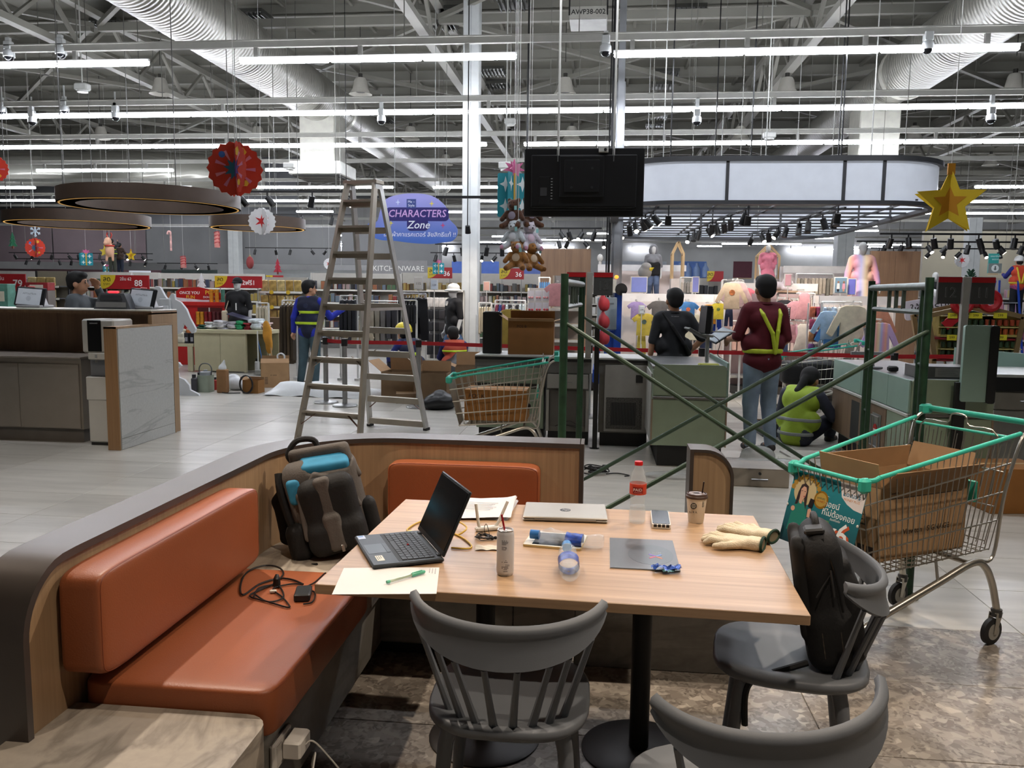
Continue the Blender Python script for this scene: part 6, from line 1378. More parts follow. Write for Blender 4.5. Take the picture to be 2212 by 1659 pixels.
# woman sitting on the floor
person('person','person in yellow-green vest sitting on the floor, long black ponytail',(2.1,9.05,0),-.7,dict(pelvis=(0,0,.12),chest=(0,.10,.43),neck=(0,.17,.58),head=(0,.27,.665),shL=(-.19,.13,.53),shR=(.19,.13,.53),elL=(-.29,.22,.31),elR=(.30,.24,.31),wrL=(-.12,.42,.24),wrR=(.13,.44,.24),hpL=(-.09,.02,.11),hpR=(.09,.02,.11),knL=(-.22,.36,.26),knR=(.24,.38,.28),anL=(-.06,.42,.06),anR=(.14,.52,.07)),1.0,top=('#3a3d4a',1.95),pants='#262b38',vest='#9cb535',bands=[(.26,.30),(.11,.15)],band_col='#8f938e',hair_long=True,hp=-.45,skin=SKIN2)
# cashier
person('person','person in grey shirt behind the counter, hand held to the forehead',(at(168,640,9.4).x,9.4,0),-1.35,dict(elL=(-.22,.24,1.34),wrL=(-.06,.20,1.56),elR=(.24,.02,1.13),wrR=(.22,.22,1.0)),1.02,top=('#4c5256',1.85),pants='#2b2d31')
# two climbers on the far shelf top
p = at(244,592,26); zs = p.z
person('person','person in camouflage trousers standing on a shelf top, arms up',(p.x,26,zs),.3,dict(elL=(-.26,.18,1.45),wrL=(-.2,.3,1.65),elR=(.26,.16,1.45),wrR=(.2,.3,1.62)),.66,.02,top=('#1a1c1d',1.9),pants='#3a3d33',vest='#1a1d1a',bands=[(1.0,1.04),(1.2,1.24)],skin=SKIN2)
wp = thing('work_platform','narrow steel work platform under the two climbers','platform',(p.x+.1,26.2,0)); B().box(-.5,.6,-.4,.5,zs-.05,zs).obj('deck',mat('#5a5a58',.5,.4),wp)
for sx in (-.45,.55):
    for sy in (-.35,.45): B().box(sx-.02,sx+.02,sy-.02,sy+.02,0,zs-.04).obj('leg',mat('#5a5a58',.5,.4),wp)
p = at(257,592,26.4)
person('person','person in dark navy clothes standing on a shelf top',(p.x,26.5,zs),.0,dict(elL=(-.26,.05,1.2),elR=(.25,.1,1.2),wrR=(.2,.3,1.2)),.6,.02,top=('#3a2a22',1.9),pants='#1d2433',skin=SKIN2)
# orange vest on the blue ladder
p = at(2192,690,20.5)
m_,J = person('person','person in white helmet and orange vest standing on a blue ladder',(p.x,20.5,p.z),.1,dict(elL=(-.26,.15,1.18),wrL=(-.2,.38,1.25),elR=(.26,.15,1.18),wrR=(.2,.38,1.25)),.84,.018,top=('#222a78',1.95),pants='#16181f',vest='#c4452a',bands=[(.98,1.04)],band_col='#d9c23a',helmet='#d6d6d4')
for sx in (-1,1): solid('vest_stripe',[('c',(sx*.11*.84,-.09,1.42*.84),(sx*.03*.84,-.135,1.02*.84),.022,.022)],mat('#d9c23a',.5),m_,.014,.01)
bl = thing('step_ladder','blue stepladder with a worker standing on it','ladder',(p.x-.25,20.5,0)); z_ = p.z
for sx in (-1,1): B().bar((sx*.2,-.1,z_+.9),(sx*.3,-.45,0),.04,.03).obj('stile',mat('#22409c',.4),bl); B().bar((sx*.2,.1,z_+.9),(sx*.3,.45,0),.04,.03).obj('stile',mat('#22409c',.4),bl)
for i in range(5): B().box(-.27,.27,-.40+.07*i,-.3+.07*i,.2+.32*i,.225+.32*i).obj('tread',mat('#8d9094',.4),bl)
# three kneeling workers
KN = dict(pelvis=(0,0,.30),chest=(0,.10,.60),neck=(0,.17,.75),head=(0,.24,.86),shL=(-.17,.12,.70),shR=(.17,.12,.70),elL=(-.2,.3,.50),elR=(.2,.3,.50),wrL=(-.1,.46,.42),wrR=(.1,.46,.42),hpL=(-.09,.0,.28),hpR=(.09,.0,.28),knL=(-.14,.33,.40),knR=(.14,.33,.40),anL=(-.12,.05,.09),anR=(.12,.05,.09))
p = at(893,745,12.7); person('person','person in a yellow helmet crouching behind the open cartons',(p.x,12.7,0),.9,KN,1.06,.014,top=('#1f2a6e',1.95),pants='#1f2430',vest='#18203c',bands=[(.55,.6)],helmet='#d9c62a')
p = at(985,755,13.3); person('person','person in an orange-edged vest crouching beside the white column',(p.x,13.3,0),.4,KN,1.0,.014,top=('#262c66',1.95),pants='#1f2430',vest='#a3412a',bands=[(.6,.64)])
p = at(2003,640,17); person('person','person in a white helmet and lime-striped vest crouching by the wood panel',(p.x,17,0),-.8,{k: (v[0],v[1],v[2]+.72) for k,v in KN.items()} | dict(knL=(-.1,.05,.5),knR=(.1,.05,.5),anL=(-.1,0,.09),anR=(.1,0,.09)),1.0,.018,top=('#1f2748',1.95),pants='#1f2430',vest='#1c2b33',bands=[(1.25,1.3)],helmet='#d2d2d0')
# ---- dress forms
def mannequin(label,px,py,y,s,top,z0=None,pose=None,legs=False,pants=None,rz=pi,dress=None,topmat=None,pantsmat=None):
    p = at(px,py,y); hz = DEF['head'][2]*s
    m_,J = person('mannequin',label,(p.x,y,p.z-(DEF['head'][2]+.07)*s if z0 is None else z0),rz,pose,s,.014 if y < 18 else .02,skin=MANN,hair=None,face=False,top=top,pants=pants,shoes=None,cat='mannequin',legs=legs,dress=dress,topmat=topmat,pantsmat=pantsmat)
    B().cyl((0,-.02,-m_.location.z),(0,-.02,.95*s),.014,n=8).obj('stand_pole',M_STL,m_); B().cyl((0,-.02,-m_.location.z),(0,-.02,-m_.location.z+.015),.14,n=16).obj('stand_base',M_STL,m_)
    return m_,J
m_,J = mannequin('white mannequin in black polo and black cap behind the cream table',513,608,15.85,1.02,('#111113',.95),pose=dict(elL=(-.23,-.02,1.12),elR=(.23,-.02,1.12),wrL=(-.25,.02,.88),wrR=(.25,.02,.88)),legs=True,pants='#16171a')
solid('cap',[('e',(0,-.005,1.69),(.095,.115,.085)),('e',(0,.11,1.665),(.07,.08,.014)),('-b',(0,0,1.545),(.3,.3,.10),0)],mat('#121214',.8),m_,.012,.01)
B().box(-.03,-.005,.128,.134,1.12,1.26).obj('price_tag',mat('#d8d8d4',.5),m_); solid('shoulder_bag',[('c',(.13,.05,1.42),(.22,.09,1.12),.012,.012),('b',(.24,.08,.98),(.06,.05,.13),.03)],mat('#b9ab94',.8),m_,.012,.01)
m_,J = mannequin('white mannequin in black tee, denim skirt and white bucket hat',980,622,14.6,1.0,('#101012',.95),rz=pi*.72,legs=True,pants=None,pose=dict(elL=(-.22,-.02,1.12),wrL=(-.22,.05,.88),elR=(.22,-.02,1.12),wrR=(.22,.05,.88)))
solid('bucket_hat',[('e',(0,.0,1.66),(.10,.115,.08)),('e',(0,.01,1.61),(.15,.165,.03)),('-b',(0,0,1.49),(.3,.3,.10),0)],mat('#b9bbb9',.85,bump=.3),m_,.012,.015); solid('denim_skirt',[('c',(-.06,0,.92),(.06,0,.92),.125,.125),('c',(-.08,0,.72),(.08,0,.72),.14,.14)],mat('#3e5878',.85,var=.1),m_,.014,.03); B().box(.02,.06,.10,.14,1.34,1.42).obj('price_tag',mat('#d8d8d4',.5),m_)
m_,J = mannequin('child mannequin in grey hooded top and black bib hung above the racks',1412,536,15.5,.62,('#77787c',.98),legs=True,pants='#4a5770',pose=dict(anL=(-.12,.12,.3),anR=(.12,.1,.26),knL=(-.1,.16,.58),knR=(.1,.16,.56)))
solid('hood',[('e',(0,-.03,.99),(.085,.09,.11)),('-b',(0,.09,.98),(.05,.07,.075),.02)],mat('#77787c',.85),m_,.01,.01); solid('black_bib',[('b',(0,.01,.64),(.13,.095,.13),.05)],mat('#0f0f11',.8),m_,.012,.02)
mannequin('child mannequin in pink tee and striped skirt beside the house-shaped frame',1660,533,15.2,.60,('#d97f92',.8),legs=False,dress=.22)
def rainbow():
    m = bpy.data.materials.new('rainbow_cloth'); m.use_nodes = True; N = m.node_tree.nodes; L = m.node_tree.links; b = N['Principled BSDF']; b.inputs['Roughness'].default_value = .85
    tc = N.new('ShaderNodeTexCoord'); sp_ = N.new('ShaderNodeSeparateXYZ'); L.new(tc.outputs['Object'],sp_.inputs[0]); mr = N.new('ShaderNodeMapRange'); mr.inputs[1].default_value = -.25; mr.inputs[2].default_value = .25; L.new(sp_.outputs[0],mr.inputs[0])
    r = N.new('ShaderNodeValToRGB'); L.new(mr.outputs[0],r.inputs[0]); e = r.color_ramp.elements; cols = ['#b9a0d0','#e0a3b8','#e8b59a','#e8d3b0','#b4b4dc','#dc9fb4','#e8ac92','#c0a4cc']
    e[0].color = (*lin(cols[0]),1); e[1].color = (*lin(cols[-1]),1)
    for i in range(1,7): x = e.new(i/7); x.color = (*lin(cols[i]),1)
    L.new(r.outputs[0],b.inputs['Base Color']); return m
RAIN = rainbow()
mannequin('child mannequin in a pastel rainbow dress above the green frame',1864,530,12.6,.78,('#d9a0b0',1.7),legs=False,dress=.34,topmat=RAIN,pose=dict(elL=(-.25,.03,1.14),elR=(.25,.03,1.14),wrL=(-.30,.08,.9),wrR=(.30,.08,.9)))
mannequin('white mannequin in black top beside the wood panel',2021,593,18,.8,('#111318',1.0),legs=True,pants='#1c1e22')
# ================================================================ CANOPY OVER THE CHILDREN'S CLOTHES
CX0,CX1,CY0,CY1,CR = .12,4.42,11.0,18.0,.95; CZ0,CZ1 = 2.80,3.29
cano = thing('canopy_ring','rounded white-panelled ceiling canopy with dark frame and slats','canopy',(0,0,0))
M_DKF = mat('#3f4043',.45,var=.04); M_PAN = mat('#dfe5ee',.22,var=.02,emit=.15,ec='#dfe6f4')
path = rrect(CX0,CX1,CY0,CY1,CR,8); 
def ring(z0,z1,o,i,name,m):
    a,b_ = rrect(CX0-o,CX1+o,CY0-o,CY1+o,CR+o,8),rrect(CX0+i,CX1-i,CY0+i,CY1-i,max(.05,CR-i),8); n = len(a); b = B()
    vs = [(x,y,z) for z in (z0,z1) for x,y in a]+[(x,y,z) for z in (z0,z1) for x,y in b_]
    fs = []
    for k in range(n):
        j = (k+1)%n; fs += [(k,j,n+j,n+k),(2*n+k,3*n+k,3*n+j,2*n+j),(k,2*n+k,2*n+j,j),(n+k,n+j,3*n+j,3*n+k)]
    return b._add(vs,fs).obj(name,m,cano)
ring(CZ1,CZ1+.06,.06,.10,'top_trim',M_DKF); ring(CZ0-.05,CZ0,.03,.10,'bottom_trim',M_DKF)
pts = [Vector((x,y,0)) for x,y in path]; seg = []; n = len(pts)
fine = []
for k in range(n):
    a,b_ = pts[k],pts[(k+1)%n]; m_ = max(1,int((b_-a).length/.23)); fine += [a.lerp(b_,q/m_) for q in range(m_)]
acc = 0; cur = [fine[0]]; pans = []
for a,b_ in zip(fine,fine[1:]+fine[:1]):
    acc += (b_-a).length; cur.append(b_)
    if acc > 1.42: pans.append(cur); cur = [b_]; acc = 0
if len(cur) > 1: pans.append(cur)
for c in pans:
    b = B(); vs = []
    for q in c:
        vs += [(q.x,q.y,CZ0),(q.x,q.y,CZ1)]
    b._add(vs,[(2*k,2*k+2,2*k+3,2*k+1) for k in range(len(c)-1)]).obj('white_panel',M_PAN,cano,ang=60)
    q = c[0]; B().box(q.x-.02,q.x+.02,q.y-.02,q.y+.02,CZ0,CZ1).obj('mullion',M_DKF,cano)
for i in range(11): y = CY0+.45+i*.6; B().box(CX0+.1,CX1-.1,y-.035,y+.035,CZ0-.015,CZ0+.01).obj('slat',M_DKF,cano)
for i in range(5): x = CX0+.6+i*.8; B().box(x-.015,x+.015,CY0+.1,CY1-.1,CZ0+.01,CZ0+.03).obj('cross_rail',M_DKF,cano)
for x in (.8,2.2,3.6):
    for y in (12,16.5): B().cyl((x,y,CZ1),(x,y,7.3),.008,n=6).obj('hanger_rod',mat('#8f8f8b',.4),cano)
# ---- black track spotlights
sb = B().cyl((0,0,0),(0,0,.06),.012,n=8); sb.cyl((0,.0,-.02),(.0,-.10,-.14),.045,.05,12); me_spot = sb.mesh('spot_head'); me_spot2 = B().cyl((0,0,0),(0,0,.06),.012,n=8).cyl((0,0,0),(.05,-.02,-.16),.045,.05,12).mesh('spot_head')
me_lens = B().cyl((0,-.1005,-.1405),(0,-.104,-.144),.038,n=12).mesh('spot_lens')
M_SPB = mat('#131314',.4); M_LENS = mat('#fff2e0',.4,var=0,emit=14,ec='#fff0dc')
tr_n = [0]
def track(label,a,b_,n,z,lit=.3,seed=1):
    a,b_ = Vector((*a,z)),Vector((*b_,z)); t = thing('track_light',label,'track light',a,0,'black ceiling track lights'); r = random.Random(seed); d = b_-a
    B().bar((0,0,.07),d+Vector((0,0,.07)),.035,.03).obj('track_rail',M_SPB,t)
    for k in (.12,.88): q = d*k; B().cyl(q+Vector((0,0,.08)),q+Vector((0,0,7.44-z)),.006,n=6).obj('hanger_rod',mat('#77766f',.4),t)
    for i in range(n):
        q = d*((i+.3+.5*r.random())/n); rz = r.uniform(0,6.28); k = r.random() < .5
        s_ = shared('spot_head',me_spot if k else me_spot2,M_SPB,t,q,rz)
        if k and r.random() < lit*1.6: shared('spot_lens',me_lens,M_LENS,s_)
track('black track with spots slanting under the canopy by the lift mast',(at(1312,520,17).x,17),(.75,12),9,2.74,.9,1)
track('black track with spots under the canopy middle',(1.6,17),(2.0,12),8,2.74,.5,2)
track('black track with spots under the canopy right side',(2.9,17.2),(3.3,12),9,2.74,.6,3)
for i,(pa,pb,py,y,n) in enumerate(((1900,2260,515,14,8),(1850,2230,530,17,9),(1880,2212,543,21,9))): track('black track with spots above the gift display, row %s' % ('nearest','middle','farthest')[i],(at(pa,py,y).x,y),(at(pb,py,y).x,y),n,at(2000,py,y).z,.6,10+i)
for i,(pa,pb,py,y,n) in enumerate(((940,1140,535,17,6),(930,1160,552,22,7),(1190,1300,500,16,4),(1180,1320,520,20,4))): track('black track with spots %s' % ('beside the characters sign','behind the white column','beside the lift mast, upper','beside the lift mast, lower')[i],(at(pa,py,y).x,y),(at(pb,py,y).x,y),n,at(1000,py,y).z,.7,20+i)
for i,(pa,pb,py,y,n) in enumerate(((480,760,424,12.5,4),(560,760,470,18.6,3),(20,330,555,27.6,9),(40,330,568,30,9),(340,470,575,30,4),(530,720,540,28,5))): track('black track with spots %s' % ('beside the ladder top','behind the ladder','over the far left shop, upper','over the far left shop, lower','before the grey wall','beside the far right of the grey wall')[i],(at(pa,py,y).x,y),(at(pb,py,y).x,y),n,at(600,py,y).z,.35,30+i)
# ---- bell lamps
bl_ = B().lathe([(.05,.34),(.10,.33),(.13,.28),(.17,.1),(.24,.0),(.235,0),(.16,.1),(.12,.27),(.05,.3)],24,cap=False)
def bell(px,py,y,lb):
    p = at(px,py,y); t = thing('bell_lamp',lb,'lamp',p-Vector((0,0,.17)),0,'unlit high-bay lamps')
    shared('shade',me_bell,mat('#a29f95',.4,var=.03),t); shared('lamp_cap',me_bcap,mat('#26241f',.5),t); shared('cord',me_bcord,mat('#2a2926',.5),t,scale=(1,1,7.46-p.z+.17))
me_bell = bl_.mesh('bell'); me_bcap = B().cyl((0,0,.33),(0,0,.42),.045,n=10).cyl((0,0,.05),(0,0,.3),.1,.09,12).mesh('cap'); me_bcord = B().cyl((0,0,.35),(0,0,1),.008,n=6).mesh('cord')
for px in (347,779,1221,1700,2192): bell(px,186 if px < 2000 else 178,17.4,'pale bell-shaped high-bay lamp, big front row under the roof')
for px in (218,557,887,1235,1600,1975): bell(px,287,22.4,'pale bell-shaped high-bay lamp, second row under the roof')
for px in (155,963,2140): bell(px,345,28,'pale bell-shaped high-bay lamp, small far row under the roof')
# ---- dome cameras and ceiling boxes
YR1,YR2 = flo(1100,119,4.8).y,flo(1100,238,4.8).y
def dome(px,py,lb,y=11.2,drop=True,k=1.0):
    y = YR1 if y < 12 else YR2; p = at(px,py,y); t = thing('dome_camera',lb,'camera',p,0); B().box(-.03,.03,-.03,.03,.2*k,max(.3*k,4.97-p.z)).obj('bracket',mat('#c9ccca',.4),t)
    B().lathe([(0,.14*k),(.05*k,.14*k),(.075*k,.11*k),(.08*k,.05*k),(.075*k,.03*k)],18).obj('housing',mat('#cfd2d2',.35),t); B().ell((0,0,.035*k),(.068*k,.068*k,.065*k),16,10).obj('dome',mat('#1c1d20',.15),t); B().tube([(.072*k*math.cos(a),.072*k*math.sin(a),.035*k) for a in [2*pi*i/18 for i in range(18)]],.008*k,6,True).obj('ring',mat('#e4e6e6',.3),t)
    B().box(-.055*k,.055*k,-.05,.05,.13*k,.25*k,.01).obj('mount_box',mat('#c9ccca',.4),t)
    if drop: B().cyl((0,0,.24*k),(0,0,.5*k),.016,n=8).obj('stem',mat('#c9ccca',.4),t)
for px,py,y,lb in ((20,128,11,'white dome camera at the end of the front light row'),(132,122,11,'white dome camera beneath the front light row'),(1308,118,11,'white dome camera beside the lift mast'),(2003,112,11,'white dome camera under the front row near the right duct')): dome(px,py,lb,y,False)
for px,py,lb in ((5,246,'white dome camera at the second row end'),(70,268,'white dome camera on a stem, lowest of its cluster'),(140,244,'white dome camera tucked up against the second row'),(250,258,'white dome camera on a wide box below the second row'),(824,266,'white dome camera on a stem beside the column'),(1505,268,'white dome camera on a stem over the canopy'),(2140,264,'white dome camera on a stem near the yellow star')): dome(px,py,lb,14.2)
for px,py,y,lb in ((178,188,14,'white wireless access box hanging from a rod'),(1102,262,18,'round white wireless unit hanging beside the column'),(625,358,18,'small white sensor box hanging by the rosette'),(1662,292,17,'small white box hanging beside the right duct'),(1093,358,14,'white junction box above the teal gift')):
    p = at(px,py,y); t = thing('ceiling_unit',lb,'wireless unit',p); B().box(-.12,.12,-.08,.08,-.06,.06,.02).obj('case',mat('#c6c7c2',.4),t); B().cyl((0,0,.05),(0,0,7.3-p.z),.012,n=6).obj('rod',mat('#b0b0aa',.4),t); B().cyl((0,0,-.09),(0,0,-.06),.09,n=16).obj('antenna_disc',mat('#d0d0cb',.4),t)
# ---- dark ring lamps
def ringlamp(lb,pxa,pxb,py,z,led):
    c = flo((pxa+pxb)/2,py,z); R = (pxb-pxa)/2*c.y/1780
    t = thing('ring_lamp',lb,'ring lamp',c); a = [(math.cos(2*pi*i/64),math.sin(2*pi*i/64)) for i in range(64)]; H_ = .2; w_ = R*.2
    B().lathe([(R,0),(R,H_),(R-w_,H_),(R-w_,0),(R-.02,0)],64,cap=False).lathe([(R-.02,0),(R-w_,0)],64,cap=False).obj('ring_body',mat('#4a3c32',.45,.2),t)
    B().lathe([(R-.03,-.002),(R-.055,-.002),(R-.055,-.006),(R-.03,-.006),(R-.03,-.002)],64,cap=False).obj('light_strip',mat('#c9a05a',.4,var=0,emit=led*.35,ec='#f0b860'),t)
    for i in range(4): q = pi/4+pi/2*i; B().cyl((R*.93*math.cos(q),R*.93*math.sin(q),H_),(R*.93*math.cos(q),R*.93*math.sin(q),7.3-c.z),.006,n=6).obj('cable',mat('#4a4844',.4),t)
ringlamp('largest dark ring lamp hanging above the service counter',138,518,447,2.78,.6); ringlamp('dark ring lamp with warm inner glow left of the large one',20,322,486,2.78,1.2); ringlamp('small dark ring lamp with warm glow behind the white rosette',455,660,494,2.78,1.5)
# ================================================================ HANGING DECORATIONS
def scallop(r,n=18,k=.09): return [(r*(1-k*(j % 2 == 1))*math.cos(2*pi*j/(2*n)),r*(1-k*(j % 2 == 1))*math.sin(2*pi*j/(2*n))) for j in range(2*n)]
def deco(name,lb,px,py,y,cat='decoration',rz=0):
    p = at(px,py,y); t = thing(name,lb,cat,p,rz,None); return t,p
def wire(t,p,z0,top=7.44): B().cyl((0,0,z0),(0,0,max(z0+.2,top-p.z)),.003,n=5).obj('hanging_wire',mat('#d5d5d0',.4),t)
def rosette(lb,px,py,w_,y,base='#c23a26',small=False,style='red'):
    t,p = deco('paper_rosette',lb,px,py,y); R = w_/2*y/1780; MR = mat(base,.6,var=.03)
    for k,a in enumerate((.35,-.75)):
        d = B().prism(scallop(R),-.004,.004).obj('scalloped_disc',MR,t,rot=(0,0,a))
        if style == 'red':
            for i in range(9 if not small else 5):
                q = 2*pi*i/(9 if not small else 5)+.2*k; c = ('#c77a9a','#d98a9a')[i % 2]
                B().prism([(.35*R*math.cos(q-.06),.35*R*math.sin(q-.06)),(.35*R*math.cos(q+.06),.35*R*math.sin(q+.06)),(.72*R*math.cos(q+.09),.72*R*math.sin(q+.09)),(.72*R*math.cos(q-.09),.72*R*math.sin(q-.09))],-.0065,.0065).obj('printed_ray',mat(c,.6,var=0),d)
            B().prism(starpoly(.42*R,.22*R,9),-.008,.008).obj('printed_flower',mat('#2f6a80' if k == 0 else '#6a4a8a',.6,var=0),d)
            B().prism([(.15*R,.5*R),(.3*R,.45*R),(.42*R,.62*R),(.3*R,.78*R),(.12*R,.72*R)],-.0075,.0075).obj('printed_shape',mat('#d9b23a',.6,var=0),d); B().prism(circ(.12*R,8,(-.45*R,.5*R)),-.0075,.0075).obj('printed_shape',mat('#3f6ab0',.6,var=0),d); B().prism(circ(.12*R,6,(.35*R,-.5*R)),-.0075,.0075).obj('printed_shape',mat('#d9b23a',.6,var=0),d)
        else: B().prism(starpoly(.55*R,.2*R,6),-.0065,.0065).obj('printed_burst',mat('#c2282a',.6,var=0),d)
    wire(t,p,R*.98)
rosette('large red paper rosette with coloured petals and rays',508,365,120,7.8)
rosette('red paper rosette with petals hanging below a snowflake',76,535,44,20,small=True); rosette('red paper rosette at the edge of the light rows, cut by the frame',-12,365,60,14,small=True)
rosette('white paper rosette with red burst near the small ring lamp',566,478,60,13.2,'#d8d8d8',style='w'); rosette('small white paper rosette with red burst left of the ladder',711,570,25,22,'#d8d8d8',style='w'); rosette('white paper rosette with red burst over the lane signs',2078,562,30,22,'#c9c9c9',style='w')
def star(lb,px,py,w_,y,c1='#e2c128',c2='#c98a1a'):
    t,p = deco('paper_star',lb,px,py,y); R = w_/2*y/1780*1.05
    for k,a in enumerate((.1,-.6)):
        d = B().prism(starpoly(R,R*.45),-.004,.004).obj('star_board',mat(c1,.6,var=.03),t,rot=(0,0,a)); B().prism(starpoly(R*.48,R*.22),-.0055,.0055).obj('inner_star',mat(c2,.6,var=0),d)
    B().box(-.03*R/.3,.03*R/.3,-.01,.01,R*.8,R*1.12).obj('hang_tab',mat(c2,.6),t); wire(t,p,R)
star('large yellow paper star with orange centre',2050,438,132,7.6); star('small yellow paper star beside the climbers',283,552,24,26); star('small pale yellow star behind the reindeer toy',226,543,24,25,'#d8c04a','#d8c04a')
def gift(lb,px,py,w_,h_,y):
    t,p = deco('paper_gift',lb,px,py,y); W2,H2 = w_/2*y/1780,h_/2*y/1780
    for k,a in enumerate((.2,1.3)):
        d = B().prism(rrect(-W2,W2,-H2,H2,W2*.12,3),-.005,.005).obj('gift_board',mat('#1f8794',.6,var=.03),t,rot=(0,0,a))
        for sx in (-1,1):
            for sz in (-1,1): B().prism([(sx*W2*.52+x*W2*.36,sz*H2*.5+z_*H2*.36) for x,z_ in starpoly(1,.38,4)],-.0065,.0065).obj('printed_sparkle',mat('#dfe6e6',.6,var=0),d)
        B().box(-W2*.12,W2*.12,-.0075,.0075,-H2,H2).obj('printed_ribbon',mat('#d0a637',.6,var=0),d); B().prism([(x*W2*.7,H2+H2*.22+z_*H2*.42) for x,z_ in starpoly(1,.5,7)],-.006,.006).obj('paper_bow',mat('#cf6a97',.6,var=.03),d)
    wire(t,p,H2*1.4)
gift('large teal paper gift with pink bow above the teddy bears',1110,422,70,92,9.6); gift('small teal paper gift with pink bow over the far left shop',186,560,30,28,24); gift('small teal paper gift with pink bow before the kitchenware sign',947,580,25,24,22); gift('dim teal paper gift beneath the climbers',231,583,18,16,27)
t,p = deco('paper_snowflake','pale blue paper snowflake hanging above a red rosette',76,499,20)
for k in range(3):
    for sg in (1,-1):
        d = B(); d.bar((0,0,0),(sg*.15*math.cos(k*pi/3+pi/2),0,.15*math.sin(k*pi/3+pi/2)*sg),.02,.02); q = Vector((math.cos(k*pi/3+pi/2),0,math.sin(k*pi/3+pi/2)))*sg
        for w_ in (-.7,.7): d.bar(q*.09,q*.09+Matrix.Rotation(w_,3,'Y') @ q*.05,.016,.016)
        d.obj('snowflake_arm',mat('#c4d4e0',.6),t)
wire(t,p,.15)
TREE = [(-.3,0),(.3,0),(.12,.3),(.22,.3),(.08,.55),(.15,.55),(0,.95),(-.15,.55),(-.08,.55),(-.22,.3),(-.12,.3)]
def ptree(lb,px,py,h_,y,c,standing=False,trunk=True):
    p = at(px,py,y); H_ = h_*y/1780; t = thing('paper_tree',lb,'decoration',p)
    for a in (.2,1.77): B().prism([(x*H_,z_*H_) for x,z_ in TREE],-.004,.004).obj('tree_board',mat(c,.6,var=.04),t,rot=(0,0,a))
    if trunk: B().box(-.05*H_,.05*H_,-.02,.02,-.15*H_,.02).obj('trunk',mat('#6a3a2c' if not standing else c,.6),t)
    if not standing: wire(t,p,H_*.95)
    else: B().cyl((0,0,-p.z),(0,0,0),.012,n=6).obj('stand_rod',mat('#c4c6c6',.5),t)
ptree('green paper tree hanging at the far left',28,532,34,20,'#2c6a4c'); ptree('red sparkling paper tree hanging on the grey wall',600,588,32,30,'#a8283a'); ptree('white standing paper tree above the red promotion board',436,632,46,16.95,'#d4d6d6',True); ptree('white standing paper tree beside the price 88 board',286,622,40,16.5,'#d4d6d6',True); ptree('green and white standing paper tree on the 88 board',312,626,24,16.4,'#2f7a44',True)
for px,py,w_,h_,y,lb in ((469,518,12,34,22,'striped red and white paper cracker near the small ring lamp'),(396,567,12,24,26,'striped red paper cracker before the grey wall')):
    t,p = deco('paper_cracker',lb,px,py,y); W2,H2 = w_/2*y/1780,h_/2*y/1780; B().cyl((0,0,-H2),(0,0,H2),W2,n=14).obj('roll',mat('#c98078',.6),t)
    for i in range(4): B().tube([(W2*1.02*math.cos(a),W2*1.02*math.sin(a),-H2*.8+i*H2*.45+a*.02) for a in [2*pi*k/14 for k in range(14)]],W2*.14,5,True).obj('stripe',mat('#b03038',.6),t)
    wire(t,p,H2)
t,p = deco('candy_cane','pink and white paper candy cane on a string',369,522,22); B().tube(spline([(0,0,-.25),(0,0,.2),(-.02,0,.27),(-.07,0,.27),(-.09,0,.2)],6),.028,8).obj('cane',mat('#d8a8a2',.6,var=.3,vs=8),t); wire(t,p,.27)
t,p = deco('reindeer_toy','pale hanging reindeer toy with red antlers and scarf',237,537,23,'toy'); solid('toy_body',[('e',(0,0,-.05),(.13,.1,.2)),('e',(-.03,-.03,.2),(.1,.1,.13)),('e',(-.06,-.1,.15),(.06,.06,.06)),('c',(-.08,0,-.15),(-.1,-.02,-.34),.04,.035),('c',(.08,0,-.15),(.1,-.02,-.34),.04,.035)],mat('#cfa184',.8),t,.025,.03); B().tube([(.12*math.cos(a),.1*math.sin(a),.08) for a in [2*pi*i/12 for i in range(12)]],.025,6,True).obj('scarf',mat('#b0342a',.7),t)
for sx in (-1,1): B().tube([(sx*.04,0,.3),(sx*.08,0,.4),(sx*.05,0,.46)],.018,6).obj('antler',mat('#a83428',.7),t)
wire(t,p,.3)
t,p = deco('paper_bauble','small red paper bauble before the grey wall',540,567,28); B().ell((0,0,0),(.13,.13,.22),12,10).obj('bauble',mat('#8f3a3a',.6),t); B().cyl((0,0,.2),(0,0,.26),.03,n=8).obj('cap',mat('#b0a070',.5),t); wire(t,p,.22)
